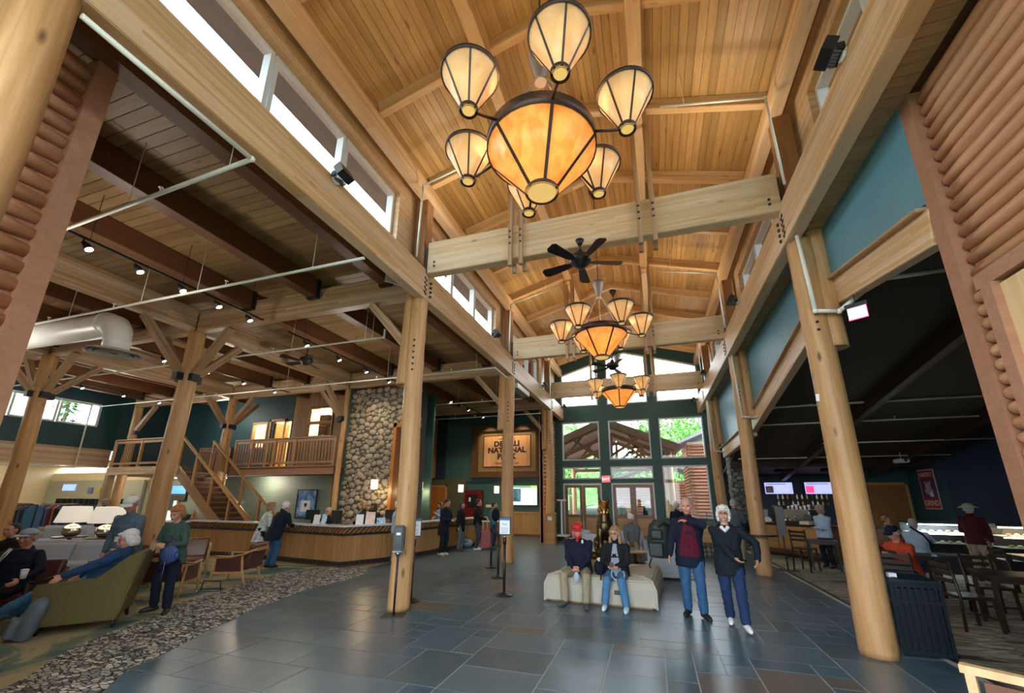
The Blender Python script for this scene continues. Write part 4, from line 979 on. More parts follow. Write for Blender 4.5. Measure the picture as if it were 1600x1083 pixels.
obj('symbol', MB().b2(-.025, .025, -.025, -.02, .04, .13).cyl((0, -.022, .165), (0, -.021, .165), .02), bpy.data.objects['restroom_sign'], mat=BLACK)
tag(obj('switch_plate', MB().b2(-.19, .19, -.02, 0, 0, .14).b2(-.12, -.08, -.03, -.02, .03, .11).b2(-.02, .02, -.03, -.02, .03, .11).b2(.08, .12, -.03, -.02, .03, .11), None, (-8.0, YF-.01, 1.36), mat=CREAM), 'cream switch plate beside the red machine', 'switch')
RED = plain('machine_red', (.14, .007, .008), .35)
t = thing('red_machine', 'bright red vending cabinet against the back wall behind the desk', 'cabinet', (-8.75, YF-.45, 0))
obj('cabinet_body', MB().b2(-.45, .45, 0, .35, .05, 2.2), t, mat=RED); obj('display_window', MB().b2(-.28, .28, -.02, 0, 1.35, 2.0), t, mat=BLACK); obj('sticker', MB().b2(-.2, -.1, -.03, -.02, 1.65, 1.85), t, mat=WHITE)
t = thing('wall_pack', 'red and black safety gear pack hung on the wainscot', 'pack', (-5.05, YF-.20, .75))
obj('red_top', MB().sph((0, 0, .42), .17, 12, 8, (1, .6, .8)), t, mat=RED); obj('black_bag', MB().sph((-.05, 0, .12), .2, 12, 8, (.9, .6, 1.2)), t, mat=BLACK); obj('strap', MB().tube([(-.1, 0, 0), (-.05, -.05, -.28), (.12, -.02, -.18)], .015, 6), t, mat=BLACK)
t = thing('side_counter', 'small pale topped counter at the far end of the desk, with tissues', 'counter', (-6.3, 16.3, 0))
obj('counter_top', boxmesh((.9, .5, .04), CREAM, .005), t, (0, 0, .9)); obj('counter_body', boxmesh((.84, .44, .86), OAK, .005), t, (0, 0, .45))
t = thing('tissue_box', 'white tissue box on the small pale counter', 'tissue box', (-6.2, 16.25, .922)); obj('box', MB().b2(-.12, .12, -.06, .06, 0, .08), t, mat=WHITE); obj('tissue', MB().lathe([(.03, .08), (.06, .13), (.01, .18)], 6), t, mat=WHITE)
# ================================================================ FRONT DESK
DP = [(-14.75, 10.30), (-12.9, 10.25), (-10.6, 10.1), (-8.06, 9.72), (-7.49, 10.87), (-7.2, 12.5), (-7.0, 14.5), (-6.75, 16.0)]
DZ = 1.07
t = thing('front_desk', 'long angled oak reception desk with studded black straps and a pale top', 'desk', (-8.06, 9.72, 0))
def inward(i, d):
    p = Vector(DP[i]); a = (Vector(DP[i])-Vector(DP[i-1])).normalized() if i else None; b = (Vector(DP[i+1])-p).normalized() if i < len(DP)-1 else None
    n = Vector((0, 0))
    for q in (a, b):
        if q: n += Vector((-q.y, q.x))
    n.normalize(); return p+n*d/(max(.5, n.dot(Vector((-(b or a).y, (b or a).x)))))
def band(name, z0, z1, d0, d1, mat, lab=None, tp=0):
    m = MB()
    for i in range(len(DP)-1):
        a0, b0, a1, b1 = inward(i, d0), inward(i+1, d0), inward(i, d1), inward(i+1, d1)
        pa, pb = inward(i, d0+tp), inward(i+1, d0+tp)
        m.add([(pa.x, pa.y, z0), (pb.x, pb.y, z0), (b1.x, b1.y, z0), (a1.x, a1.y, z0), (a0.x, a0.y, z1), (b0.x, b0.y, z1), (b1.x, b1.y, z1), (a1.x, a1.y, z1)],
              [(0, 3, 2, 1), (4, 5, 6, 7), (0, 1, 5, 4), (1, 2, 6, 5), (2, 3, 7, 6), (3, 0, 4, 7)])
    return obj(name, m, t, world=True, mat=mat, label=lab)
band('desk_body', .02, 1.03, .05, .28, DARKB)
band('desk_top', 1.03, DZ, -.09, .31, plain('desk_top_pale', (.62, .66, .68), .25), 'pale stone counter top')
band('strap', .80, .86, .006, .05, BLACK); band('strap', .06, .15, .006, .05, BLACK)
DK = wood('desk_plank', (.50, .28, .115), (.35, .18, .065), .4, .2, knots=.2)
for i in range(len(DP)-1):
    a, b = Vector((*DP[i], 0)), Vector((*DP[i+1], 0)); L = (b-a).length; d = (b-a)/L; n = int(L/.105); r = Matrix((d, Vector((0, 0, 1)).cross(d), (0, 0, 1))).transposed()
    inn = Vector((-d.y, d.x, 0))
    for k in range(n):
        p = a+d*L*(k+.5)/n
        obj('plank', boxmesh((.67, L/n-.004, .025), DK, .003), t, p+inn*.036+Vector((0, 0, .475)), r @ Matrix.Rotation(pi/2, 3, 'Z') @ Matrix.Rotation(pi/2, 3, 'Y'), world=True)
    dm = MB(); st = MB()
    nd = int(L/.13)
    for k in range(nd):
        p = a+d*L*(k+.5)/nd+inn*.035; q = p+Vector((0, 0, .945)); s = d*.075
        dm.beam(q-s-Vector((0, 0, .075)), q+s+Vector((0, 0, .075)), .022, .085, up=inn)
    o = obj('diagonal_boards', dm, t, world=True, mat=DK); o['kind'] = 'stuff'
    for k in range(int(L/.16)):
        p = a+d*(.08+.16*k)+inn*.0
        for z in (.83, .105): st.sph((p.x, p.y, z), .012, 6, 4)
    o = obj('studs', st, t, world=True, mat=CHROME); o['kind'] = 'stuff'
# things on the desk
def stand_sign(loc, w, h, rz_, label, mat, name='brochure_stand', cat='stand'):
    t = thing(name, label, cat, loc, rz_)
    R = Matrix.Rotation(-.22, 3, 'X')
    obj('card', MB().box((0, 0, h/2), (w, .01, h), rot=R), t, mat=mat); obj('base', MB().b2(-w/2, w/2, -.05, .06, 0, .012), t, mat=WHITE); return t
PINK = art('leaflet_pink', [(.75, .25, .22), (.85, .6, .5), (.8, .75, .7)], 9); BLUEA = art('leaflet_blue', [(.12, .3, .6), (.4, .65, .85), (.8, .85, .9)], 7); PAPER = plain('paper_white', (.8, .82, .84), .6)
stand_sign((-9.3, 10.05, DZ), .18, .26, .3, 'white leaflet in a stand on the desk, beside the seated clerk', PAPER)
stand_sign((-9.0, 10.0, DZ), .14, .28, .1, 'blue leaflet in a stand on the desk, right of the white one', BLUEA)
stand_sign((-7.98, 10.25, DZ), .20, .28, .5, 'slim white brochure stand at the desk corner', PAPER)
stand_sign((-7.85, 10.55, DZ), .26, .34, .5, 'pink brochure stand at the desk corner', PINK)
stand_sign((-7.80, 11.0, DZ), .26, .16, .9, 'low pale card holder behind the pink brochure stand', BLUEA)
stand_sign((-7.55, 12.0, DZ), .22, .30, .9, 'white notice in a stand left of the sanitizer column', PAPER)
def monitor(loc, rz_, label, w=.42, h=.28):
    t = thing('computer_monitor', label, 'monitor', loc, rz_)
    obj('screen_back', MB().b2(-w/2, w/2, -.02, .02, .10, .10+h), t, mat=BLACK); obj('stand', MB().b2(-.03, .03, -.01, .03, 0, .14).b2(-.12, .12, -.07, .09, 0, .012), t, mat=BLACK); return t
monitor((-9.75, 10.35, DZ), .2, 'black monitor on the desk before the clerk with glasses'); monitor((-8.75, 10.2, DZ), -.2, 'black monitor on the desk under the blue poster')
monitor((-7.85, 11.6, DZ), .8, 'black monitor on the desk before the dark haired clerk'); monitor((-7.42, 11.85, DZ), .8, 'second black monitor behind the white notice', .3, .24)
picture((-13.05, 13.45, 1.57), .98, 1.10, 'framed blue mountain poster with a crest on the green siding wall', art('blue_poster', [(.02, .06, .2), (.06, .2, .5), (.3, .5, .75), (.05, .12, .35)], 2), BLACK, cat='poster')
pp = bpy.data.objects['framed_picture.002']; obj('notice', MB().b2(-.22, .22, -.035, -.03, -.30, .12), pp, mat=PAPER); obj('crest', MB().prism([(-.07, .02), (.07, .02), (.06, -.08), (0, -.14), (-.06, -.08)], -.04, -.036, 'Y'), pp, mat=BLACK)
# wall screens left of the stair
t = thing('wall_screen', 'small blue wall screen left of the stair, above the information table', 'screen', (-20.9, 13.9, 1.65))
obj('casing', MB().b2(-.5, .5, -.06, 0, 0, .70), t, mat=BLACK); obj('display', MB().b2(-.46, .46, -.068, -.06, .3, .66), t, mat=emis('screen_blue', (.08, .3, .8), .9))
# ================================================================ FURNITURE AND SMALL THINGS
FAB = NT('linen_weave')
def _f():
    t = FAB; v = t.coord((1, 1, 1)); a = t.n('TexWave', {'Vector': v, 'Scale': 60, 'Distortion': 3, 'Detail': 3}, wave_type='BANDS', bands_direction='X').outputs[1]; b = t.n('TexNoise', {'Vector': v, 'Scale': 90, 'Detail': 3}).outputs[0]
    f = t.math('ADD', t.math('MULTIPLY', a, .4), t.math('MULTIPLY', b, .6))
    return t.bsdf(t.ramp(f, [(.35, (.30, .29, .23)), (.65, (.58, .56, .47))]), .85, 0, f, .4, .003, .1)
FAB = _f()
GREYF = plain('grey_sofa_fabric', (.42, .46, .52), .85, nz=.12, scale=60); OLIVEF = plain('olive_felt', (.135, .115, .035), .8, nz=.15, scale=80)
LEATH = plain('oxblood_leather', (.085, .028, .022), .3, nz=.2, scale=12); LEATHB = plain('tan_leather', (.16, .06, .03), .28, nz=.25, scale=6)
BRZ = plain('cast_bronze', (.09, .06, .03), .32, .9, nz=.35, scale=9); GOLD = plain('rubbed_gold_bronze', (.55, .33, .09), .28, 1.0, nz=.3, scale=12)
def cushion(name, c, d, mat, parent, bev=.05, rot=None, label=None):
    me = MB().box((0, 0, 0), d).mesh(name, [mat]); bm = bmesh.new(); bm.from_mesh(me)
    bmesh.ops.bevel(bm, geom=list(bm.edges), offset=min(bev, min(d)*.45), segments=4, profile=.6, affect='EDGES'); bm.to_mesh(me); bm.free()
    for p in me.polygons: p.use_smooth = True
    return obj(name, me, parent, c, rot, label=label)
# square bench around the statue
t = thing('ottoman_bench', 'square oatmeal upholstered bench wrapped around the bronze dog pedestal', 'bench', (-.99, 8.93, 0), -.06)
for k in range(4):
    a = k*pi/2; R = Matrix.Rotation(a, 3, 'Z'); prof = [(-.98, .04), (-.98, .30), (-.92, .43), (-.80, .47), (-.30, .45), (-.30, .04)]
    m = MB(); vs = []
    for y, z in prof:
        w = -y-.004 if y < -.31 else .30
        vs += [R @ Vector((-w, y, z)), R @ Vector((w, y, z))]
    n = len(prof); fs = [(2*i, 2*i+1, (2*i+3) % (2*n), (2*i+2) % (2*n)) for i in range(n)] + [tuple(range(0, 2*n, 2))[::-1], tuple(range(1, 2*n, 2))]
    m.add(vs, fs); me = m.mesh('seat_section', [FAB], .025); obj('seat_section', me, t)
obj('plinth', MB().b2(-.90, .90, -.90, .90, 0, .05), t, mat=OAK)
obj('power_outlet', MB().b2(.28, .46, -.99, -.975, .20, .27), t, mat=BLACK)
obj('pedestal', MB().box((0, 0, .36), (.50, .50, .62)), t, mat=OAK)
# bronze sitting dog
t = thing('dog_statue', 'bronze sitting husky statue with a rubbed golden face, facing the viewer', 'statue', (-.99, 8.95, .67), .1)
obj('base_block', MB().lathe([(.36, 0), (.34, .06), (.31, .10), (.29, .12)], 24), t, mat=BRZ)
m = MB(); Z = .12
def blob(m, c, r, sc=(1, 1, 1)): m.sph(c, r, 16, 11, sc)
m.tube([(0, .20, Z+.10), (0, .16, Z+.22), (0, .06, Z+.38), (0, -.03, Z+.52), (0, -.06, Z+.64), (0, -.07, Z+.74)], [.17, .19, .17, .165, .125, .11], 16)
blob(m, (0, -.08, Z+.47), .155, (1, .85, 1.15)); blob(m, (0, .13, Z+.14), .17, (1.15, 1.1, .85))
for s in (-1, 1):
    m.tube([(s*.10, -.10, Z+.48), (s*.10, -.15, Z+.30), (s*.095, -.15, Z+.16), (s*.095, -.16, Z+.04)], [.075, .055, .04, .042], 10)
    blob(m, (s*.095, -.20, Z+.035), .05, (.95, 1.4, .7))
    blob(m, (s*.17, .10, Z+.14), .12, (.7, 1.2, 1.0)); m.tube([(s*.18, .12, Z+.10), (s*.19, -.02, Z+.05), (s*.18, -.12, Z+.035)], [.06, .045, .045], 10)
    m.tube([(s*.065, -.07, Z+.93), (s*.085, -.075, Z+.99), (s*.09, -.08, Z+1.055)], [.045, .032, .006], 8)
m.tube([(.02, .30, Z+.05), (.16, .34, Z+.04), (.26, .22, Z+.05), (.27, .06, Z+.05)], [.05, .065, .06, .03], 10)
blob(m, (0, -.09, Z+.86), .118, (1.0, 1.0, .95)); blob(m, (-.075, -.11, Z+.80), .06); blob(m, (.075, -.11, Z+.80), .06)
m.tube([(0, -.14, Z+.84), (0, -.20, Z+.825), (0, -.255, Z+.815)], [.068, .052, .036], 12); m.tube([(0, -.13, Z+.79), (0, -.20, Z+.765), (0, -.235, Z+.76)], [.05, .036, .025], 10)
def remesh(mb, vox, mats, smooth=4, name='body', split=None):
    me = mb.mesh('tmp', [], fix=False); o = bpy.data.objects.new('tmp', me); TMP.collection.objects.link(o)
    r = o.modifiers.new('r', 'REMESH'); r.mode = 'VOXEL'; r.voxel_size = vox; r.use_smooth_shade = True
    if smooth: s = o.modifiers.new('s', 'SMOOTH'); s.factor = .5; s.iterations = smooth
    TMP.view_layers[0].update(); dg = TMP.view_layers[0].depsgraph; out = bpy.data.meshes.new_from_object(o.evaluated_get(dg)); bpy.data.objects.remove(o); bpy.data.meshes.remove(me)
    out.name = name
    for q in mats: out.materials.append(q)
    if split:
        for p in out.polygons: p.material_index = split(p.center)
    return out
obj('dog_body', remesh(m, .011, [BRZ, GOLD], 2, split=lambda c: 1 if (c.y < -.115-.0 and c.z > Z+.73) or (c.y < -.11 and c.z > Z+.80) else 0), t)
for s in (-1, 1): obj('eye', MB().sph((s*.043, -.192, Z+.885), .012, 8, 5), t, mat=BLACK)
obj('nose', MB().sph((0, -.288, Z+.828), .02, 8, 5, (1.2, .8, .8)), t, mat=BRZ); obj('tongue', MB().sph((0, -.245, Z+.755), .026, 8, 6, (.9, .5, 1.5)), t, mat=plain('tongue_gold', (.9, .75, .4), .3, .7))
# belt posts and stands
def belt_post(x, y, label, sign=None, h=1.05):
    t = thing('belt_post', label, 'barrier post', (x, y, 0))
    obj('base', MB().lathe([(.17, 0), (.17, .015), (.13, .03), (.05, .055), (.035, .07)], 24), t, mat=BLACK); obj('post', MB().cyl((0, 0, .05), (0, 0, h-.1), .028, n=14), t, mat=BLACK)
    obj('belt_head', MB().lathe([(.036, h-.12), (.038, h-.02), (.03, h)], 14), t, mat=BLACK)
    if sign:
        obj('collar', MB().cyl((0, 0, h), (0, 0, h+.04), .03, n=10), t, mat=CHROME)
        s = obj('sign_frame', MB().box((0, 0, h+.22), (.24, .02, .34)), t, rot=(0, 0, sign), mat=BLACK); obj('sign_sheet', MB().box((0, -.013, h+.22), (.205, .004, .30)), s, mat=emis('sheet_white', (.7, .8, .85), .15)); obj('sheet_header', MB().box((0, -.017, h+.35), (.205, .003, .04)), s, mat=plain('header_blue', (.05, .2, .45), .5))
        text('Tour', .05, INK, (0, -.018, h+.24), parent=s, ext=.001)
        for k in range(4): obj('text_line', MB().box((0, -.0165, h+.18-k*.028), (.14, .002, .006)), s, mat=plain('sheet_text', (.2, .3, .35), .5))
    return t
belt_post(-2.87, 8.14, 'nearest black belt post with a framed tour notice on top', .1)
belt_post(-3.62, 9.83, 'middle black belt post of the row, without a notice'); belt_post(-4.32, 11.16, 'farthest black belt post of the row, joined by a belt')
belt_post(-4.34, 7.20, 'black belt post half hidden behind the sanitizer column, with a white notice', .5)
tag(obj('retractable_belt', MB().beam((-3.65, 9.86, .98), (-4.29, 11.13, .98), .004, .05), mat=BLACK), 'black belt stretched between the two rear belt posts', 'belt')
t = thing('sanitizer_stand', 'black hand sanitizer dispenser on a slim stand before the log column', 'dispenser', (-4.07, 6.28, 0), .35)
obj('base_plate', MB().b2(-.17, .17, -.15, .12, 0, .012), t, mat=STEEL); obj('pole', MB().cyl((0, 0, 0), (0, 0, .95), .018, n=10), t, mat=BLACK); obj('collar', MB().lathe([(.02, .86), (.06, .92), (.06, .94)], 12), t, mat=CHROME)
hb = obj('dispenser_body', MB().b2(-.085, .085, -.07, .05, .95, 1.36).mesh('b', [BLACK], .02), t); obj('label_patch', MB().b2(-.035, .035, -.078, -.069, 1.21, 1.25), hb, mat=WHITE); obj('drip_tray', MB().b2(-.075, .075, -.11, -.02, .95, .97), hb, mat=plain('tray_blue', (.2, .3, .38), .3)); obj('refill_window', MB().b2(-.06, .06, -.076, -.069, 1.08, 1.32), hb, mat=plain('smoke_plastic', (.03, .045, .05), .2))
# luggage cart by the doors
t = thing('luggage_cart', 'tall white luggage scale cart by the left entrance door', 'cart', (-4.0, 18.9, 0))
obj('deck', MB().b2(-.35, .35, -.3, .3, .22, .27), t, mat=WHITE); obj('mast', MB().b2(-.06, .02, .22, .28, .27, 1.75).b2(-.22, .2, .20, .28, 1.7, 1.78), t, mat=WHITE)
for sx in (-1, 1):
    for sy in (-1, 1): obj('wheel', MB().cyl((sx*.28-.02, sy*.24, .06), (sx*.28+.02, sy*.24, .06), .06, n=12), t, mat=BLACK); obj('wheel_post', MB().b2(sx*.28-.01, sx*.28+.01, sy*.24-.01, sy*.24+.01, .06, .22), t, mat=STEEL)
# red suitcase, bags by the desk
t = thing('suitcase', 'red wheeled suitcase with a raised silver handle by the desk', 'suitcase', (-6.05, 15.0, 0), .3)
obj('shell', MB().b2(-.2, .2, -.13, .13, .05, .66).mesh('s', [plain('suitcase_red', (.36, .012, .016), .4)], .04), t); obj('handle', MB().cyl((-.1, .08, .6), (-.1, .08, 1.12), .012).cyl((.06, .08, .6), (.06, .08, 1.12), .012).cyl((-.1, .08, 1.12), (.06, .08, 1.12), .015), t, mat=WHITE)
for sx in (-1, 1): obj('wheel', MB().cyl((sx*.15-.015, 0, .03), (sx*.15+.015, 0, .03), .03, n=10), t, mat=BLACK)
for k in range(4): obj('rib', boxmesh((.01, .01, .5), RED), t, (-.12+k*.08, -.132, .36))
t = thing('duffel_bag', 'blue and grey patterned bag on the floor at the desk', 'bag', (-6.85, 15.1, 0)); obj('bag_body', remesh(MB().sph((0, 0, .16), .22, 16, 10, (1.1, .7, .75)), .02, [art('bag_blue', [(.04, .12, .22), (.2, .35, .45), (.05, .05, .07)], 8)], 3), t); obj('handle', MB().tube([(-.1, 0, .30), (-.05, 0, .38), (.05, 0, .38), (.1, 0, .30)], .012, 6), t, mat=BLACK)
# lounge: olive armchair, leather chairs, sofas, lamps
t = thing('armchair', 'olive felt armchair with angular sides in the left foreground, holding a reclining guest', 'armchair', (-8.03, 4.42, 0), -.72); t.scale = (1.1, 1.1, 1.1)
for s in (-1, 1):
    m = MB(); pr = [(-.42, .10), (-.46, .58), (.10, .62), (.40, .90), (.52, .90), (.38, .10)]
    m.prism([(a, b) for a, b in pr], s*.34, s*.42, 'X'); obj('side_panel', m.mesh('side', [OLIVEF], .02), t)
m = MB().prism([(.24, .12), (.40, .90), (.53, .90), (.38, .12)], -.34, .34, 'X'); obj('backrest', m.mesh('back', [OLIVEF], .02), t)
cushion('seat_cushion', (0, -.08, .36), (.66, .70, .18), OLIVEF, t); obj('apron', MB().b2(-.34, .34, -.40, .36, .12, .28), t, mat=OLIVEF)
for sx in (-1, 1):
    for sy in (-1, 1): obj('leg', MB().cyl((sx*.33, sy*.33, .13), (sx*.35, sy*.35, 0), .028, .02, 8), t, mat=DARKW)
def leather_chair(x, y, r, label, lm=LEATH, wood_=CHAIRW, tall=0):
    t = thing('leather_armchair', label, 'armchair', (x, y, 0), r, 'leather armchairs of the lounge')
    cushion('seat_cushion', (0, -.02, .37), (.56, .58, .14), lm, t)
    cushion('backrest', (0, .31, .60), (.60, .11, .46), lm, t, rot=(-.22, 0, 0)); obj('back_panel', MB().box((0, .345, .50), (.60, .03, .36), rot=Matrix.Rotation(-.2, 3, 'X')), t, mat=lm)
    for s in (-1, 1):
        obj('armrest', MB().tube([(s*.34, -.36, .595), (s*.34, 0, .58), (s*.34, .22, .62), (s*.33, .36, .69), (s*.25, .43, .71)], .030, 8, flat=.7, up=(0, 0, 1)), t, mat=wood_)
        f = obj('leg', MB().tube([(s*.34, -.34, .58), (s*.34, -.34, .3), (s*.345, -.36, 0)], [.026, .028, .016], 8), t, mat=wood_)
        obj('leg', MB().tube([(s*.33, .20, .60), (s*.33, .24, .3), (s*.34, .34, 0)], [.026, .028, .016], 8), t, mat=wood_)
        obj('side_panel', MB().b2(s*.32-.012, s*.32+.012, -.30, .24, .28, .55), t, mat=lm)
        obj('foot_tip', MB().cyl((s*.345, -.357, .05), (s*.346, -.362, -.0), .019, .017, 8), t, mat=CHROME)
        obj('side_rail', MB().b2(s*.33-.018, s*.33+.018, -.33, .26, .25, .29), t, mat=wood_)
    obj('front_rail', MB().b2(-.32, .32, -.34, -.31, .25, .29), t, mat=wood_); obj('back_rail', MB().b2(-.25, .25, .40, .45, .68, .74), t, mat=wood_)
    return t
leather_chair(-8.75, 7.35, -1.15, 'dark red leather armchair with ash arms, nearest the front desk')
leather_chair(-8.75, 5.95, -2.6, 'dark leather armchair seen from behind, beside the walking redhead woman')
leather_chair(-10.6, 7.6, .9, 'brown leather armchair facing right, deeper in the lounge by the desk end', LEATHB)
leather_chair(-9.2, 4.12, .55, 'dark leather armchair holding the capped man at the left edge', LEATH, DARKW)
leather_chair(-10.2, 6.0, .4, 'tan leather armchair behind the man in the pale cap', LEATHB)
t = thing('footstool_frame', 'small black metal side table frame beside the leather armchair', 'table', (-8.55, 6.65, 0), .3)
m = MB().tube([(-.2, 0, 0), (-.17, 0, .18), (.17, 0, .18), (.2, 0, 0)], .012, 6).tube([(-.22, -.12, .008), (.22, -.12, .008)], .01, 6).tube([(-.22, .12, .008), (.22, .12, .008)], .01, 6).tube([(-.2, -.12, .008), (-.2, .12, .008)], .01, 6).tube([(.2, -.12, .008), (.2, .12, .008)], .01, 6); obj('frame', m, t, mat=BLACK)
def sofa(x, y, r, L, label, mat=GREYF, h=.86):
    t = thing('sofa', label, 'sofa', (x, y, 0), r)
    obj('base', MB().b2(-L/2, L/2, -.42, .40, .12, .30).mesh('b', [mat], .03), t)
    n = max(1, int(L/.8))
    for k in range(n): cushion('seat_cushion', (-L/2+.12+(L-.24)*(k+.5)/n, -.06, .38), ((L-.26)/n-.01, .68, .17), mat, t)
    cushion('backrest', (0, .36, .55), (L, .18, h-.24), mat, t, .07, (-.12, 0, 0))
    for k in range(n): cushion('back_cushion', (-L/2+.12+(L-.24)*(k+.5)/n, .22, .60), ((L-.26)/n-.01, .16, .42), mat, t, .07, (-.2, 0, 0))
    for s in (-1, 1):
        cushion('armrest', (s*(L/2-.06), -.03, .44), (.14, .80, .40), mat, t, .05)
        for q in (-1, 1): obj('leg', MB().cyl((s*(L/2-.1), q*.33, .13), (s*(L/2-.08), q*.35, 0), .025, .018, 8), t, mat=DARKW)
    return t
sofa(-12.2, 6.05, .45, 2.3, 'long blue-grey sofa behind the capped men, facing the lounge centre')
sofa(-11.6, 4.3, .35, 2.0, 'blue-grey sofa at the left edge behind the seated capped man', h=.80)
sofa(-15.2, 8.6, .5, 2.1, 'grey sofa with its back towards the desk of the shop, in the second row')
sofa(-18.5, 9.2, .45, 2.2, 'farthest grey sofa beside the lamp table')
def table_lamp(x, y, label, z=.55):
    t = thing('side_table', 'dark console table under the '+label, 'table', (x, y, 0)); obj('table_top', MB().lathe([(.32, z-.03), (.32, z)], 24), t, mat=DARKW); obj('table_leg', MB().cyl((0, 0, 0), (0, 0, z-.02), .04).lathe([(.2, 0), (.2, .02)], 20), t, mat=DARKW)
    t = thing('table_lamp', label, 'lamp', (x, y, z+.001))
    obj('lamp_base', MB().lathe([(.10, 0), (.16, .04), (.19, .12), (.17, .22), (.09, .28), (.03, .30)], 24), t, mat=CHROME); obj('lamp_neck', MB().cyl((0, 0, .29), (0, 0, .42), .012), t, mat=CHROME)
    obj('lamp_shade', MB().lathe([(.36, .34), (.27, .72), (.265, .72), (.355, .34)], 28, cap=False), t, mat=emis('lamp_linen', (.85, .78, .66), .35))
    lamp('table_bulb', 'POINT', (x, y, z+.52), 10, WARM, .08)
table_lamp(-14.0, 6.95, 'wide shaded chrome table lamp between the lounge sofas', .84); table_lamp(-12.9, 7.05, 'table lamp half hidden by the man in the pale cap', .84)
# backpack on floor
t = thing('backpack', 'grey and black backpack leaning on the olive armchair', 'backpack', (-7.95, 3.72, 0), -.4)
obj('pack_body', remesh(MB().tube([(0, 0, .02), (.01, 0, .22), (.02, .02, .42), (.03, .03, .50)], [.17, .19, .16, .09], 12, flat=.6, up=(0, 1, 0)).box((0, -.12, .14), (.24, .10, .22)), .016, [plain('pack_grey', (.13, .17, .21), .7, nz=.3, scale=14)], 3), t, rot=(-.2, 0, 0)); obj('stripe', MB().box((0, -.17, .12), (.2, .01, .015), rot=Matrix.Rotation(-.2, 3, 'X')).box((0, -.165, .16), (.2, .01, .015), rot=Matrix.Rotation(-.2, 3, 'X')), t, mat=BLACK)
obj('strap', MB().tube([(-.1, .1, .42), (-.16, .2, .3), (-.14, .18, .05)], .018, 6), t, mat=BLACK); obj('handle', MB().tube([(-.05, .06, .44), (0, .08, .50), (.05, .06, .44)], .012, 6), t, mat=BLACK)
t = thing('paper_plate', 'round white paper plate on the lap of the capped seated man', 'plate', (-8.95, 3.60, .62)); obj('plate', MB().lathe([(.02, 0), (.09, .0), (.13, .02), (.125, .022), (.088, .004), (.02, .004)], 24), t, mat=WHITE)
# information table at back left
t = thing('information_table', 'dark table with papers and a laptop at the foot of the stair', 'table', (-16.9, 11.3, 0), .2); obj('table_top', boxmesh((1.8, .7, .04), WHITE, .005), t, (0, 0, .93)); obj('cloth', boxmesh((1.74, .64, .90), BLACK, .01), t, (0, 0, .46))
t = thing('laptop', 'dark laptop on the information table', 'laptop', (-16.55, 11.3, .951), .2); obj('keyboard', MB().b2(-.17, .17, -.12, .1, 0, .015), t, mat=BLACK); obj('lid', MB().box((0, .13, .12), (.34, .01, .23), rot=Matrix.Rotation(-.25, 3, 'X')), t, mat=BLACK)
picture((-17.1, 11.4, 1.12), .30, .36, 'small framed notice standing on the information table', PAPER, BLACK)
# grey guest chairs behind the statue
def club_chair(x, y, r, label):
    t = thing('club_chair', label, 'armchair', (x, y, 0), r); cushion('seat_cushion', (0, -.03, .34), (.56, .58, .2), GREYF, t); obj('base', MB().b2(-.33, .33, -.33, .36, .05, .26).mesh('b', [GREYF], .03), t)
    cushion('backrest', (0, .33, .48), (.74, .14, .74), GREYF, t, .06, (-.1, 0, 0))
    for s in (-1, 1): cushion('armrest', (s*.35, 0, .36), (.12, .64, .54), GREYF, t, .05)
    return t
club_chair(-1.75, 12.7, pi-.3, 'pale grey club chair behind the left shoulder of the bronze dog'); club_chair(.20, 11.2, pi-.1, 'pale grey club chair between the bronze dog and the standing man'); club_chair(-.7, 13.5, .1, 'grey club chair holding the man in the white cap'); club_chair(-2.1, 14.2, 2.6, 'grey club chair nearest the left entrance door')
t = thing('coffee_table', 'small low table in front of the white capped man', 'table', (-.6, 12.4, 0)); obj('table_top', MB().lathe([(.35, .40), (.35, .43)], 24), t, mat=OAK); obj('table_leg', MB().cyl((0, 0, 0), (0, 0, .4), .04).lathe([(.2, 0), (.2, .02)], 16), t, mat=DARKW)
t = thing('wood_chair', 'light wood framed chair back near the right entrance door', 'chair', (.45, 14.4, 0), pi)
for s in (-1, 1):
    obj('leg', MB().b2(s*.24-.02, s*.24+.02, .2, .24, 0, .85), t, mat=CHAIRW); obj('leg', MB().b2(s*.24-.02, s*.24+.02, -.24, -.2, 0, .45), t, mat=CHAIRW)
obj('seat', MB().b2(-.26, .26, -.25, .25, .42, .47), t, mat=GREYF); obj('back_rail', MB().b2(-.26, .26, .20, .24, .76, .85), t, mat=CHAIRW)
# host counter by the right glass with stone base
t = thing('host_counter', 'wooden host counter on a river stone base beside the tall right window', 'counter', (1.5, 15.9, 0), -.15)
obj('counter_body', boxmesh((1.5, .6, .55), OAK, .01), t, (0, 0, .70)); obj('counter_top', boxmesh((1.6, .7, .05), DARKW, .01), t, (0, 0, 1.0)); cb = obj('stone_base', boxmesh((1.4, .5, .43), MORT), t, (0, 0, .215))
vs = [stone_shape(60+k, STONE2) for k in range(4)]
for k in range(26): o = obj('stone', vs[k % 4], cb, (-.62+(k % 9)*.155, -.25, -.15+(k//9)*.14), (0, k, 0)); o.scale = (.085, .05, .07)
for k, (x, w) in enumerate(((.15, .24), (.45, .22))):
    t = thing('paper_tray', ['stack of black paper trays on the host counter', 'second stack of black trays at the right end of the host counter'][k], 'tray', (1.5+x+.15, 15.8, 1.026), -.15)
    for q in range(4): obj('tray', boxmesh((w, .28, .02), BLACK), t, (0, 0, .03+q*.10)); 
    for sx in (-1, 1): obj('side', boxmesh((.012, .28, .40), BLACK), t, (sx*w/2, 0, .19))
t = thing('leaflet_pile', 'pale leaflets laid along the host counter', 'leaflets', (1.05, 15.85, 1.026), -.15); obj('paper', MB().b2(-.3, -.05, -.15, .1, 0, .05).b2(0, .2, -.12, .1, 0, .03), t, mat=PAPER)
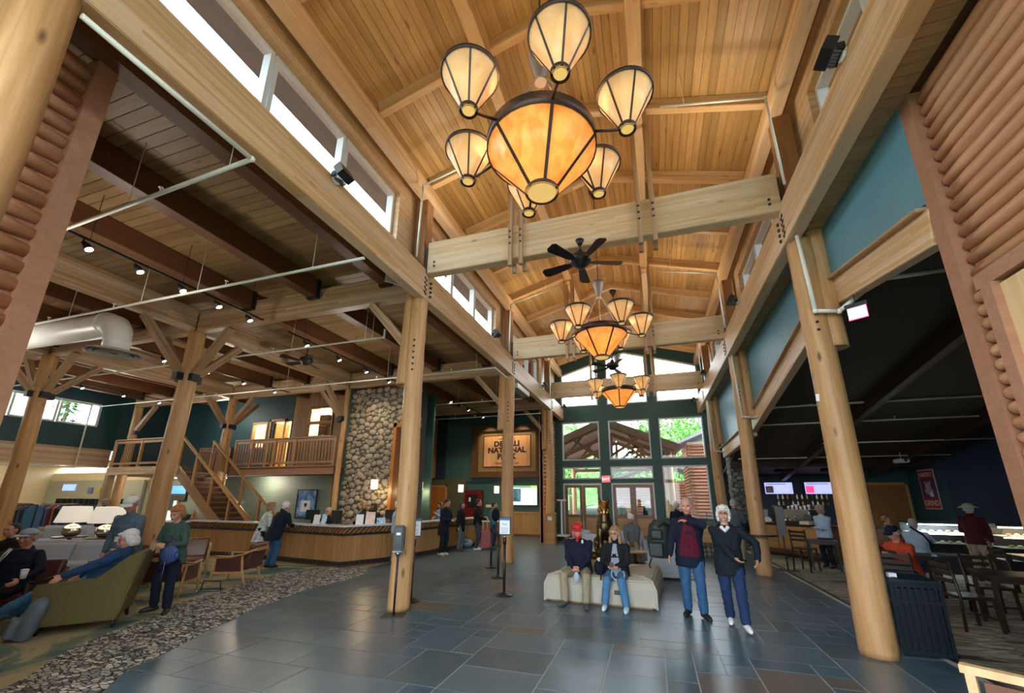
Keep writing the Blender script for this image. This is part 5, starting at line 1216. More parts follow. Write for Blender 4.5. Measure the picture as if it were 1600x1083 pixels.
# drink shelf around the column
t = thing('drink_shelf', 'thin dark round shelf fixed around the second right log column', 'shelf', (2.47, 12.2, .93)); obj('shelf_board', MB().lathe([(.40, 0), (.41, .03), (.19, .03), (.19, 0)], 28, cap=False), t, mat=DARKW)
# stone pier
sp = struct('wall_stone_pier', MB().b2(2.98, 3.6, 18.1, 18.9, 0, 6.2), MORT)
stone_face(sp, (2.96, 18.1, 0), (1, 0, 0), (0, -1, 0), .66, 6.2, STONE2, .06, .12, seed=9, cap=110)
stone_face(sp, (2.98, 18.9, 0), (0, -1, 0), (-1, 0, 0), .8, 6.2, STONE2, .06, .12, seed=19, cap=110)
# wall speaker
t = thing('wall_speaker', 'white rounded wall speaker beside the entrance column', 'speaker', (-4.36, 18.6, 4.25)); obj('speaker_body', MB().sph((0, 0, 0), .17, 14, 10, (.7, .8, 1.25)), t, mat=WHITE); obj('bracket', MB().b2(-.14, -.04, -.03, .03, -.03, .03), t, mat=BLACK)
# exit signs
t = thing('exit_sign', 'red and white exit sign above the doors between the two door pairs', 'exit sign', (-2.07, YF-.03, 2.56)); obj('housing', MB().b2(-.20, .20, -.05, .02, 0, .32), t, mat=WHITE); obj('face', MB().b2(-.185, .185, -.056, -.05, .02, .30), t, mat=emis('exit_red', (.95, .10, .12), .9)); text('EXIT', .17, emis('exit_letters', (1, .6, .6), 1.2), (0, -.06, .10), parent=t, bold=.004, ext=.001)
def edge_exit(loc, r, label, face, edge, tilt=0):
    t = thing('exit_sign', label, 'exit sign', loc, r); obj('housing', MB().b2(-.20, .20, -.04, .04, 0, .07), t, mat=BLACK); obj('panel', MB().b2(-.17, .17, -.006, .006, -.22, 0), t, mat=face); obj('panel_edge', MB().b2(-.175, .175, -.008, .008, -.232, -.22).b2(.17, .178, -.008, .008, -.22, 0), t, mat=edge); obj('stem', MB().cyl((0, 0, .07), (0, 0, .32), .012, n=6), t, mat=BLACK); return t
edge_exit((2.78, 6.15, 4.30), -.6, 'hanging pale exit sign with a red edge beside the right front column', emis('exit_face', (.75, .7, .85), .45), emis('exit_edge', (.9, .05, .15), .8)).scale = (.6, .6, .75)
edge_exit((-4.55, 6.15, 6.10), .9, 'grey blank backed exit sign under the lounge beam by the sanitizer column', plain('exit_back', (.35, .40, .40), .5), WHITE)
# ---------------------------------------------------------------- slatted litter bin
t = thing('litter_bin', 'black slatted metal litter bin against the thick log column', 'bin', (3.00, 6.98, 0), -.06)
W2, Hh = .235, .84; BINM = plain('bin_powder_coat', (.010, .020, .028), .4, .3)
obj('liner', MB().b2(-W2+.04, W2-.04, -W2+.04, W2-.04, .03, .74), t, mat=plain('bin_liner', (.004, .004, .008), .7))
for k in range(4):
    R = Matrix.Rotation(k*pi/2, 3, 'Z')
    m = MB()
    for z, h in ((.04, .05), (.60, .04), (.78, .04)): m.box(R @ Vector((0, -W2, z)), (2*W2, .02, h), rot=R)
    obj('frame_rail', m, t, mat=BINM)
    for j in range(7): obj('slat', boxmesh((.030, .012, .74), BINM), t, R @ Vector((-W2+.04+j*(2*W2-.08)/6, -W2, .41)), R)
for sx in (-1, 1):
    for sy in (-1, 1): obj('corner_post', boxmesh((.035, .035, .82), BINM), t, (sx*W2, sy*W2, .41))
obj('lid', MB().lathe([(.36, .82), (.35, .85), (.17, .90), (.16, .84), (.33, .81)], 4, a0=pi/4, smooth=False, cap=False).b2(-.245, .245, -.245, .245, .79, .825), t, mat=BINM)
obj('receipt', MB().b2(-.22, -.14, -.2, -.12, .83, .91), t, mat=PAPER)
# foreground rail, bottom right
t = thing('wooden_rail', 'pale wooden rail with a leather side at the bottom right corner', 'rail', (1.93, 3.97, 0), -.62)
obj('top_rail', MB().beam((-.02, 0, .70), (1.1, 0, .70), .07, .05), t, mat=PALE); obj('leg', MB().b2(0, .05, -.03, .03, 0, .68), t, mat=PALE); obj('leg', MB().b2(1.0, 1.05, -.03, .03, 0, .68), t, mat=PALE); obj('side_panel', MB().b2(.08, .98, -.01, .01, .2, .64), t, mat=LEATHB)
# ================================================================ CAFE
def cafe_chair(x, y, r, label, tall=0, grp='dark cafe chairs'):
    t = thing('cafe_chair', label, 'chair', (x, y, 0), r, grp); s_ = .46+tall
    obj('seat', MB().b2(-.22, .22, -.22, .20, s_-.04, s_).mesh('s', [DARKW], .012), t)
    for s in (-1, 1):
        obj('leg', MB().beam((s*.19, -.19, s_-.03), (s*.21, -.21, 0), .035, .035), t, mat=DARKW)
        obj('leg', MB().tube([(s*.19, .24, s_+.46), (s*.19, .20, s_), (s*.205, .24, 0)], .021, 6), t, mat=DARKW)
    for z in (.20, .30, .40): obj('back_slat', MB().box((0, .225+z*.08, s_+z), (.38, .018, .06)), t, mat=DARKW)
    obj('stretcher', MB().b2(-.19, .19, -.205, -.19, .16+tall*.5, .19+tall*.5), t, mat=DARKW)
    return t
def cafe_table(x, y, r, label, w=.75, d=.75, h=.75):
    t = thing('cafe_table', label, 'table', (x, y, 0), r, 'dark cafe tables'); obj('table_top', boxmesh((w, d, .035), DARKW, .01), t, (0, 0, h-.018)); obj('apron', boxmesh((w*.86, d*.86, .07), DARKW), t, (0, 0, h-.07))
    for sx in (-1, 1):
        for sy in (-1, 1): obj('leg', boxmesh((.05, .05, h-.04), DARKW, .004), t, (sx*w*.42, sy*d*.42, (h-.04)/2))
    return t
cafe_table(5.0, 8.55, -.2, 'dark square cafe table nearest the litter bin'); cafe_table(6.9, 8.7, -.15, 'dark square cafe table at the right edge'); cafe_table(4.9, 11.0, -.2, 'dark cafe table of the man in the orange jacket', .8, .7)
cafe_table(7.2, 11.4, -.1, 'dark cafe table in front of the pastry case'); cafe_table(4.3, 13.9, -.2, 'dark cafe table by the wood fronted coffee bar', .7, .7)
cafe_chair(4.30, 8.35, pi/2+.1, 'dark slat backed chair left of the nearest cafe table'); cafe_chair(5.05, 7.75, pi, 'dark slat backed chair in front of the nearest cafe table'); cafe_chair(5.75, 8.7, -pi/2, 'dark slat backed chair right of the nearest cafe table')
cafe_chair(5.15, 9.35, -.1, 'dark slat backed chair behind the nearest cafe table'); cafe_chair(6.3, 8.3, pi/2, 'dark slat backed chair at the edge table, left side'); cafe_chair(7.0, 7.95, pi, 'dark slat backed chair at the edge table, near side'); cafe_chair(4.35, 10.2, 2.5, 'dark chair under the man in the orange jacket')
cafe_chair(6.6, 11.1, pi/2, 'dark slat backed chair in front of the pastry case, left'); cafe_chair(7.3, 10.7, pi, 'dark slat backed chair in front of the pastry case, near side'); cafe_chair(3.72, 13.4, 2.4, 'dark tall chair by the coffee bar, behind the litter bin column', .12); cafe_chair(4.1, 9.6, 2.6, 'dark chair half hidden behind the litter bin')
# coffee bar
t = thing('coffee_bar', 'wood fronted coffee bar with a dark counter top on the cafe side', 'counter', (3.3, 17.2, 0))
a, b = Vector((3.35, 17.3, 0)), Vector((4.95, 15.1, 0)); c2 = Vector((9.5, 14.9, 0))
d = (b-a).normalized(); nn = Vector((-d.y, d.x, 0)); L = (b-a).length
R_ = Matrix((d, Vector((0, 0, 1)).cross(d), (0, 0, 1))).transposed()
obj('bar_body', MB().box((a+b)/2+nn*.3+Vector((0, 0, .55)), (L, .5, .9), rot=R_).box((6.95, 15.25, .55), (4.1, .5, .9)), t, world=True, mat=DARKB); obj('bar_top', MB().box((a+b)/2+nn*.28+Vector((0, 0, 1.03)), (L+.1, .66, .05), rot=R_).box((6.98, 15.22, 1.03), (4.15, .66, .05)), t, world=True, mat=BLACK)
for k in range(3): obj('panel', boxmesh((L/3-.02, .03, .72), OAK, .006), t, a+d*L*(k+.5)/3+nn*.03+Vector((0, 0, .60)), R_, world=True)
obj('kick', MB().box((a+b)/2+nn*.12+Vector((0, 0, .1)), (L, .1, .2), rot=R_), t, world=True, mat=BLACK)
t = thing('espresso_machine', 'large espresso machine with cups on top, on the coffee bar', 'coffee machine', (4.45, 16.1, 1.056), -.9)
obj('machine_body', MB().b2(-.45, .45, -.1, .35, .12, .42).mesh('m', [plain('machine_steel', (.35, .37, .40), .25, .9)], .03), t); obj('cup_rail', MB().b2(-.45, .45, -.1, .35, .42, .44), t, mat=CHROME); obj('drip_tray', MB().b2(-.42, .42, -.22, .3, 0, .08), t, mat=BLACK)
for k in range(6): obj('cup_stack', MB().cyl((-.36+k*.14, .1, .44), (-.36+k*.14, .1, .44+.1+.03*(k % 3)), .035, .04, 10), t, mat=WHITE)
for k in range(3): obj('group_head', MB().cyl((-.28+k*.28, -.12, .16), (-.28+k*.28, -.12, .24), .03, n=8), t, mat=CHROME)
t = thing('coffee_grinder', 'black coffee grinder with a clear hopper beside the espresso machine', 'grinder', (4.0, 16.75, 1.056), -.9); obj('grinder_body', MB().b2(-.1, .1, -.12, .12, 0, .35).mesh('g', [BLACK], .02), t); obj('hopper', MB().lathe([(.05, .35), (.11, .52), (.11, .56)], 14), t, mat=plain('hopper_smoke', (.1, .12, .12), .1))
t = thing('blender_jug', 'white and clear blender on the coffee bar', 'blender', (3.75, 17.1, 1.056)); obj('blender_base', MB().b2(-.09, .09, -.1, .1, 0, .16), t, mat=WHITE); obj('jug', MB().lathe([(.06, .16), (.08, .40), (.08, .42)], 10), t, mat=plain('jug_grey', (.4, .42, .42), .2))
t = thing('till', 'pale card till at the left end of the coffee bar', 'till', (4.55, 15.65, 1.056), -.9); obj('till_base', MB().b2(-.15, .15, -.15, .12, 0, .10), t, mat=CREAM); obj('till_screen', MB().box((0, .05, .2), (.26, .03, .2), rot=Matrix.Rotation(-.3, 3, 'X')), t, mat=BLACK)
t = thing('back_counter', 'dark back counter and shelves behind the coffee bar', 'counter', (5.2, 19.6, 0)); obj('counter_body', MB().b2(-1.7, 2.4, -.3, .4, 0, .95), t, mat=BLACK); obj('shelf_board', MB().b2(-.4, 1.6, .0, .35, 1.55, 1.58).b2(-.4, 1.6, .0, .35, 1.80, 1.83), t, mat=DARKW)
ORD = 'first second third fourth fifth sixth seventh eighth ninth tenth eleventh twelfth'.split()
gl = [PAPER, plain('bottle_amber', (.5, .3, .1), .2), plain('bottle_dark', (.08, .05, .03), .2), plain('bottle_cream', (.7, .65, .5), .3)]
for k in range(22):
    x = 4.85+(k % 11)*.17; z = 1.581 if k < 11 else 1.831
    tag(obj('syrup_bottle', MB().lathe([(.033, 0), (.033, .12), (.012, .16), (.012, .20)], 10), None, (x, 19.72, z), mat=gl[k % 4]), '%s bottle from the left on the %s syrup shelf behind the coffee bar' % (ORD[k % 11], 'lower' if k < 11 else 'upper'), 'bottle', 'syrup bottles on the %s shelf behind the bar' % ('lower' if k < 11 else 'upper'))
for k in range(9): tag(obj('paper_cup', MB().lathe([(.035, 0), (.045, .12+.05*(k % 3))], 10), None, (3.9+k*.17, 19.5, .951), mat=WHITE), '%s white paper cup stack from the left behind the coffee bar' % ORD[k], 'cup', 'paper cup stacks behind the bar')
def menu(x, w, label, ph, side):
    t = thing('menu_screen', label, 'screen', (x, YF-.15, 2.02)); obj('casing', MB().b2(-w/2, w/2, -.05, .12, 0, .50), t, mat=BLACK); obj('display', MB().b2(-w/2+.02, w/2-.02, -.056, -.05, .02, .48), t, mat=emis('menu_lilac', (.42, .45, .95), .85))
    obj('photo', MB().b2(-w/2+.05, -w/2+.33, -.06, -.056, .06, .34), t, mat=ph)
    obj('title', MB().b2(-w/2+.08, w/2-.25, -.06, -.056, .41, .43), t, mat=BLACK)
    for k in range(6): obj('text_line', MB().b2(-w/2+.40, w/2-.12-.05*(k % 3), -.06, -.056, .36-k*.05, .367-k*.05), t, mat=emis('menu_text', (.7, .72, 1), .7))
menu(5.02, 1.06, 'cafe menu screen with an ice cream photo, left of the two', art('icecream_photo', [(.8, .5, .6), (.2, .1, .15), (.8, .75, .85)], 14), 0); menu(6.5, 1.1, 'cafe menu screen with a pink cake photo, partly behind the thick column', emis('pink_photo', (.9, .08, .25), .8), 1)
for k, (x, lb) in enumerate(((4.75, 'black dome pendant above the first menu screen'), (6.3, 'black dome pendant above the second menu screen'))):
    t = thing('dome_pendant', lb, 'lamp', (x, 18.6, 2.85)); obj('shade', MB().lathe([(.20, 0), (.15, .10), (.05, .16), (.04, .15), (.14, .09), (.19, 0)], 20, cap=False), t, mat=BLACK); obj('bulb', MB().lathe([(.15, .02), (.14, .03)], 16), t, mat=emis('dome_glow', (1, .85, .6), 2.5)); obj('cord', MB().cyl((0, 0, .15), (0, 0, 1.2), .006, n=5), t, mat=BLACK)
    lamp('dome_bulb', 'SPOT', (x, 18.6, 2.84), 60, WARM, .08, spot=130, blend=1)
# poster and side things
t = thing('cafe_poster', 'tall maroon bear coffee poster with pale border on the blue cafe wall', 'poster', (9.09, 18.15, 2.18), pi/2-.0); t.scale = (.86, 1, .70)
t.rotation_euler = (0, 0, -pi/2)
PB = plain('poster_border', (.62, .42, .42), .6); PP = plain('poster_plum', (.09, .03, .12), .6); PR = plain('poster_red', (.35, .02, .04), .6)
obj('border', MB().b2(-.52, .52, -.02, 0, -.95, .95), t, mat=PB); obj('field', MB().b2(-.46, .46, -.026, -.02, -.89, .89), t, mat=PP); obj('lower_band', MB().b2(-.46, .46, -.03, -.026, -.89, -.42), t, mat=PR); obj('upper_band', MB().b2(-.46, .46, -.03, -.026, .52, .89), t, mat=PR)
PT = plain('poster_letters', (.75, .62, .5), .6); text('GRIZZLY', .24, PT, (0, -.032, .62), parent=t, bold=.006, ext=.001, sx=.85); text('GRIND', .36, PT, (0, -.032, -.78), parent=t, bold=.008, ext=.001, sx=.8)
obj('bear', remesh(MB().sph((0, 0, .15), .2, 14, 9, (1, .12, 1)).sph((-.17, 0, .33), .07, 8, 6, (1, .3, 1)).sph((.17, 0, .33), .07, 8, 6, (1, .3, 1)).sph((0, 0, -.1), .25, 12, 8, (1.1, .1, .7)), .03, [plain('poster_bear', (.42, .33, .38), .6)], 1), t, (0, -.03, 0)); obj('cup', MB().b2(.05, .25, -.05, -.03, -.36, -.12), t, mat=WHITE)
BRD = plain('brown_panel_paint', (.22, .11, .03), .5, nz=.1)
d = thing('door_8', None, None, (8.37, 19.28, 0)); d['kind'] = 'structure'
obj('door_leaf', MB().b2(-.60, .55, -.05, 0, 0, 2.35), d, mat=BRD); obj('door_frame', MB().b2(.55, .63, -.07, .0, 0, 2.45).b2(-.68, .63, -.07, 0, 2.35, 2.45), d, mat=OAK)
t = thing('projector', 'small white projector hanging under the dark ceiling near the poster', 'projector', (7.9, 16.9, 3.0)); obj('projector_body', MB().b2(-.17, .17, -.14, .14, 0, .12).mesh('p', [WHITE], .02), t); obj('lens', MB().cyl((.05, -.14, .06), (.05, -.17, .06), .035, n=12), t, mat=BLACK); obj('pole', MB().cyl((0, 0, .12), (0, 0, .34), .015, n=6), t, mat=WHITE)
# pastry cases
for k, (x, y, w, lb) in enumerate(((7.05, 14.3, 1.2, 'glowing glass pastry case behind the man in the orange jacket'), (8.35, 13.4, 1.1, 'second glowing pastry case at the right edge of the cafe'))):
    t = thing('pastry_case', lb, 'display case', (x, y, 0), -.15)
    obj('case_base', MB().b2(-w/2, w/2, -.3, .4, 0, .42).mesh('c', [BLACK], .01), t); obj('case_top', MB().b2(-w/2, w/2, -.1, .4, 1.22, 1.27), t, mat=BLACK); obj('case_back', MB().b2(-w/2, w/2, .37, .4, .42, 1.22), t, mat=BLACK)
    for z in (.44, .72, .98): obj('shelf_board', MB().b2(-w/2+.03, w/2-.03, -.22, .35, z, z+.015), t, mat=WHITE)
    obj('light_tube', MB().b2(-w/2+.05, w/2-.05, -.08, -.04, 1.17, 1.20).b2(-w/2+.05, w/2-.05, -.22, -.19, .95, .97), t, mat=emis('case_tube', (.8, .95, 1) if k == 0 else (1, .8, .5), 9))
    obj('front_glass', MB().add([(-w/2, -.3, .42), (w/2, -.3, .42), (w/2, -.12, 1.22), (-w/2, -.12, 1.22)], [(0, 1, 2, 3)]), t, mat=GLASS)
    for q in range(12): obj('pastry', MB().sph((0, 0, .03), .045, 8, 5, (1.2, 1, .7)), t, (-w/2+.2+(q % 6)*(w-.4)/5, -.05, .735 if q < 6 else .995), mat=[plain('pastry_brown', (.45, .22, .08), .5), plain('pastry_cream', (.75, .6, .4), .5)][q % 2])
    lamp('case_light', 'AREA', (x, y-.0, 1.15), 14 if k == 0 else 8, (.8, .93, 1) if k == 0 else (1, .8, .5), .9)
# order stand
t = thing('order_stand', 'black order sign stand in front of the coffee bar', 'stand', (3.24, 13.27, 0), -.3); obj('base', MB().b2(-.25, .25, -.18, .18, 0, .015), t, mat=BLACK); obj('pole', MB().cyl((0, 0, 0), (0, 0, .95), .02, n=8), t, mat=BLACK); obj('dispenser_body', MB().b2(-.10, .10, -.07, .07, .88, 1.62).mesh('b', [BLACK], .02), t)
lamp('poster_fill_lamp', 'SPOT', (7.9, 17.9, 3.1), 80, (.9, .95, 1), .1, rot=(0, radians(55), 0), spot=110, blend=1)  # spot added to lighten the teal wall around the poster
lamp('cafe_fill_lamp', 'SPOT', (5.5, 16.8, 3.3), 120, (1, .8, .6), .1, spot=140, blend=1)
# ================================================================ GIFT SHOP BEYOND THE LOUNGE
for i, (x, y, w, lb) in enumerate(((-27.0, 10.8, 3.4, 'long rack of dark blue clothes in the gift shop'), (-29.2, 8.6, 2.4, 'second clothes rack farther left in the gift shop'), (-23.0, 11.2, 3.0, 'dark clothes rack nearest the lounge, behind the chrome table lamps'), (-22.2, 9.3, 1.8, 'short clothes rack behind the far grey sofa, by the left column'))):
    t = thing('clothes_rack', lb, 'rack', (x, y, 0), .15); obj('rack_rail', MB().cyl((-w/2, 0, 1.5), (w/2, 0, 1.5), .02).cyl((-w/2, 0, 0), (-w/2, 0, 1.5), .02).cyl((w/2, 0, 0), (w/2, 0, 1.5), .02), t, mat=BLACK)
    cols = [plain('cloth_navy', (.02, .03, .09), .9), plain('cloth_blue', (.06, .16, .32), .9), plain('cloth_black', (.02, .02, .025), .9), plain('cloth_orange', (.5, .15, .06), .9), plain('cloth_red', (.2, .02, .03), .9)]
    for k in range(26): obj('garment', MB().prism([(-.24, 0), (.24, 0), (.26, .7), (.1, .85), (-.1, .85), (-.26, .7)], -.03, .03, 'X'), t, (-w/2+.1+(w-.2)*k/25, 0, .62), mat=cols[[0, 1, 0, 2, 0, 1, 4, 0, 3, 2][k % 10]])
struct('wall_shop_slat', MB().b2(-30.9, -23.4, 13.85, 13.95, .2, 2.6), plain('slatwall_grey', (.34, .36, .30), .6, nz=.05))
for k in range(4):
    tag(obj('cap_display', MB().b2(-.16, .16, -.06, 0, 0, .3), None, (-27.2+k*.62, 13.84, 1.95), mat=[plain('tee_blue', (.1, .18, .35), .8), plain('tee_gold', (.4, .32, .12), .8), plain('tee_teal', (.05, .2, .22), .8), plain('tee_green', (.1, .28, .22), .8)][k]), ['folded blue shirt', 'folded gold shirt', 'folded teal shirt', 'folded green shirt'][k]+' displayed high on the shop wall', 'shirt')
tag(obj('shop_sign', MB().b2(-.5, .5, -.04, 0, 0, .32), None, (-29.0, 13.84, 2.1), mat=emis('shop_sign_blue', (.3, .45, .9), .8)), 'lit blue sign on the gift shop wall', 'sign')
for k in range(12): tag(obj('wall_hook', MB().b2(-.02, .02, -.3, 0, 0, .35), None, (-29.2+k*.45, 13.84, 1.35), mat=BLACK), '%s black display hook from the left on the gift shop wall' % ORD[k], 'hook', 'display hooks on the shop wall')
for x, y in ((-26, 6), (-28.5, 10), (-25, 11.5)): lamp('shop_lamp', 'POINT', (x, y, 2.9), 90, (1, .86, .66), .2)
for k, (x, y) in enumerate(((-24.5, 8.3), (-26, 9.9))):
    t = thing('shop_spot', ['bright star-like spot under the shop ceiling, left of the lounge column', 'bright spot under the shop ceiling beside the white pipe'][k], 'lamp', (x, y, 3.1)); obj('spot_head', MB().cyl((0, 0, 0), (0, 0, .2), .05, n=10), t, mat=BLACK); obj('bulb', MB().sph((0, 0, -.02), .05, 8, 6), t, mat=emis('spot_flare', (1, .95, .85), 14))

tag(obj('column_tag', MB().b2(-.02, .02, -.002, .002, -.05, .05), None, (2.29, 6.56, 3.18), (.0, .1, -.5), mat=WHITE), 'tiny white label stuck high on the thick log column by the litter bin', 'label')
# ================================================================ PEOPLE
def cloth(name, c, nz=.18, sc=14, rough=.8):
    t = NT('cloth_'+name); v = t.coord((1, 1, .6)); a = t.n('TexNoise', {'Vector': v, 'Scale': 7, 'Detail': 4, 'Distortion': 1.5}).outputs[0]; b = t.n('TexNoise', {'Vector': v, 'Scale': 120, 'Detail': 2}).outputs[0]
    col = t.mix([x*(1-nz*1.2) for x in c], [min(1, x*(1+nz*1.4)) for x in c], t.math('ADD', t.math('MULTIPLY', a, .7), t.math('MULTIPLY', b, .3)))
    return t.bsdf(col, rough, 0, a, .9, .022, .25)
SKIN = NT('skin'); 
def _sk(nm, c):
    t = NT(nm); n1 = t.n('TexNoise', {'Vector': t.coord(), 'Scale': 9, 'Detail': 3}).outputs[0]
    return t.bsdf(t.mix(c, [c[0]*.9, c[1]*.72, c[2]*.66], n1), .5, spec=.3, **{'Subsurface Weight': .08, 'Subsurface Radius': (.02, .008, .004)})
SK1 = _sk('skin_fair', (.62, .38, .28)); SK2 = _sk('skin_rosy', (.66, .36, .27)); SK3 = _sk('skin_brown', (.20, .10, .06)); SK4 = _sk('skin_tan', (.48, .28, .19))
EYE = plain('eye_dark', (.03, .02, .02), .2); LIP = plain('lip', (.40, .13, .11), .5); HAIRS = {k: plain('hair_'+k, c, .6, nz=.35, scale=30, bstr=.6) for k, c in dict(white=(.72, .72, .70), grey=(.34, .33, .32), blond=(.32, .21, .11), brown=(.13, .075, .04), red=(.40, .15, .06), dark=(.015, .012, .01)).items()}
def displace(me, fn):
    n = len(me.vertices); co = [0.0]*n*3; no = [0.0]*n*3; me.vertices.foreach_get('co', co); me.vertices.foreach_get('normal', no)
    for i in range(0, n*3, 3):
        k = fn(co[i], co[i+1], co[i+2]); co[i] += no[i]*k; co[i+1] += no[i+1]*k; co[i+2] += no[i+2]*k
    me.vertices.foreach_set('co', co); me.update()
def ik(a, c, l1, l2, pole):
    a, c = Vector(a), Vector(c); d = c-a; L = min(d.length, (l1+l2)*.995); d.normalize(); c = a+d*L
    x = (l1*l1-l2*l2+L*L)/(2*L); h = sqrt(max(0, l1*l1-x*x)); p = Vector(pole); p = (p-d*p.dot(d))
    p = p.normalized() if p.length > 1e-4 else Vector((0, 0, 1)); return a+d*x+p*h, c
def person(label, loc, yaw, H=1.75, hz=.93, lean=0, side=0, hyaw=0, hpitch=0, LH=None, RH=None, LF=None, RF=None, LP=None, RP=None, girth=1, top=None, legs=None, shoes=None, skin=SK1,
           hair='grey', style='short', hat=None, hatc=None, coat=.10, shirt=None, vox=.009, twist=0, LHd=None, RHd=None, glasses=False, hood=False, beard=False, ft=(0, 0), LK=None, RK=None, sleeve=None, skirt=0, root_z=0, shw=1.0):
    s = H/1.75; t = thing('person', label, 'person', (loc[0], loc[1], root_z), yaw)
    T = Vector((sin(side), -sin(lean), cos(lean)*cos(side))).normalized(); Hc = Vector((0, 0, hz)); C_ = Hc+T*.50
    Xs = Vector((cos(twist), sin(twist), 0)); Xs = (Xs-T*Xs.dot(T)).normalized(); Fw = T.cross(Xs).normalized()*-1; Fw = Fw if Fw.y < 0 or abs(lean) > 1.2 else -Fw
    N = Hc+T*.55; w = .190*min(1.2, (1+girth)/2+.02)
    hp = N+T*.035+Vector((0, -.028, .112)); SL, SR = C_+Xs*(w-.012)-T*.035, C_-Xs*(w-.012)-T*.035
    LH = Vector(LH or (.26, -.03, .80)); RH = Vector(RH or (-.26, -.03, .80)); LF = Vector(LF or (.10, .03, .085)); RF = Vector(RF or (-.10, .03, .085))
    EL, LH = ik(SL, LH, .285, .255, LP or (.5, .5, -.3)); ER, RH = ik(SR, RH, .285, .255, RP or (-.5, .5, -.3))
    hl, hr = Hc+Vector((.095, 0, -.02)), Hc+Vector((-.095, 0, -.02))
    KL, LF = ik(hl, LF, .43, .41, LK or (.05, -1, .1)); KR, RF = ik(hr, RF, .43, .41, RK or (-.05, -1, .1))
    sc = lambda v: [x*s for x in v]
    def tb(m, pts, rr, n=10, flat=1.0, up=None):
        m.tube([Vector(p)*s for p in pts], [r*s for r in rr], n, flat=flat, up=up); m.sph(Vector(pts[0])*s, rr[0]*s, n, 6); m.sph(Vector(pts[-1])*s, rr[-1]*s, n, 6)
    def torso(m, g, d0, hem, top_=.545):
        P_ = [(hem, .182, .135), (0, .185, .135), (.12, .170, .125), (.22, .170, .13), (.36, .192, .135), (.44, .196, .122), (.495, .172, .10), (.53, .11, .08), (top_, .078, .068)]
        rings = []
        for h, a, b in P_:
            c = (Hc+T*h)*s; gg = girth if h < .42 else (1+girth)/2; a = (a*gg+g+d0)*s; b = (b*gg*(1.05 if .0 <= h < .3 else 1)+g+d0)*s; X_ = Xs if h > .2 else Vector((1, 0, 0)); F_ = Fw if h > .2 else (Vector((0, -1, 0)) if abs(lean) < .8 else Fw)
            rings.append([c+X_*a*cos(2*pi*j/20)+F_*b*sin(2*pi*j/20)*(1 if sin(2*pi*j/20) < 0 else 1.0) for j in range(20)])
        m.ring_loft(rings)
    Rh = Matrix.Rotation(hyaw, 3, 'Z') @ Matrix.Rotation(hpitch, 3, 'X')
    def hd(p): return (hp+Rh @ (Vector(p)*1.10+Vector((0, 0, .008))))*s
    def hs(m, p, r, k=1.0, n=14): # ellipsoid in head frame
        st = len(m.v); m.sph((0, 0, 0), 1, n, 10); 
        for i in range(st, len(m.v)): v = Vector(m.v[i]); m.v[i] = tuple(hd((p[0]+v.x*r[0]*k, p[1]+v.y*r[1]*k, p[2]+v.z*r[2]*k)))
    # --- skin: one continuous body
    b = MB(); torso(b, -.02, 0, -.03)
    tb(b, [N-T*.03, hp+Rh @ Vector((0, .025, -.05))], [.056, .054], 12)
    hs(b, (0, .012, .03), (.077, .097, .093)); hs(b, (0, -.022, -.042), (.060, .068, .060)); hs(b, (0, -.066, -.083), (.026, .022, .020)); hs(b, (0, -.074, .040), (.054, .022, .014))
    hs(b, (.034, -.062, -.02), (.027, .030, .030)); hs(b, (-.034, -.062, -.02), (.027, .030, .030)); hs(b, (0, -.093, -.051), (.022, .011, .010))
    b.tube([hd((0, -.088, .022)), hd((0, -.104, .0)), hd((0, -.112, -.020)), hd((0, -.094, -.030))], [.009*s, .012*s, .015*s, .012*s], 8)
    for q in (-1, 1): hs(b, (q*.079, .008, -.006), (.010, .020, .031))
    for S_, E_, W_, sd, hd_ in ((SL, EL, LH, 1, LHd), (SR, ER, RH, -1, RHd)):
        tb(b, [S_, S_.lerp(E_, .5), E_, E_.lerp(W_, .35), W_], [.046, .043, .035, .037, .026], 10)
        d = Vector(hd_).normalized() if hd_ else (W_-E_).normalized(); n_ = Vector((-sd, -.15, 0)); n_ = n_-d*n_.dot(d); n_ = n_.normalized() if n_.length > .2 else Vector((0, 0, -1)); ww = d.cross(n_).normalized()
        fwd = ww if ww.dot(Vector((0, -1, .3))) > 0 else -ww
        b.tube([(W_)*s, (W_+d*.03)*s, (W_+d*.085)*s, (W_+d*.10)*s], [.026*s, .040*s, .042*s, .034*s], 12, flat=.42, up=n_)
        for k, (o_, l_) in enumerate(((.031, .070), (.011, .080), (-.010, .074), (-.030, .058))):
            p0 = W_+d*.088+fwd*o_; p1 = p0+(d*.92+n_*.25)*l_*.5; p2 = p1+(d*.6+n_*.75)*l_*.5
            b.tube([p0*s, p1*s, p2*s], [.0098*s, .0088*s, .0072*s], 7)
        p0 = W_+d*.025+fwd*.030; p1 = p0+(d*.55+fwd*.62+n_*.3)*.040; p2 = p1+(d*.85+fwd*.15+n_*.4)*.032; b.tube([p0*s, p1*s, p2*s], [.014*s, .011*s, .008*s], 7)
    for h_, K_, F_ in ((hl, KL, LF), (hr, KR, RF)):
        tb(b, [h_, h_.lerp(K_, .5), K_, K_.lerp(F_, .35), F_], [.070, .062, .046, .048, .034], 10); tb(b, [F_+Vector((0, .01, -.02)), F_+Vector((0, -.03, -.035))], [.024, .020], 8)
    obj('body', remesh(b, vox*s, [skin], 2), t)
    for q in (-1, 1):
        m = MB(); hs(m, (q*.031, -.085, .013), (.0125, .007, .006), n=8); obj('eye', m, t, mat=EYE)
        if hair != 'white' or True: m = MB(); hs(m, (q*.032, -.0945, .031), (.017, .004, .0035), n=8); obj('eyebrow', m, t, mat=HAIRS[hair if hair != 'white' else 'grey'])
    m = MB(); hs(m, (0, -.1035, -.052), (.020, .003, .004), n=8); obj('mouth', m, t, mat=LIP)
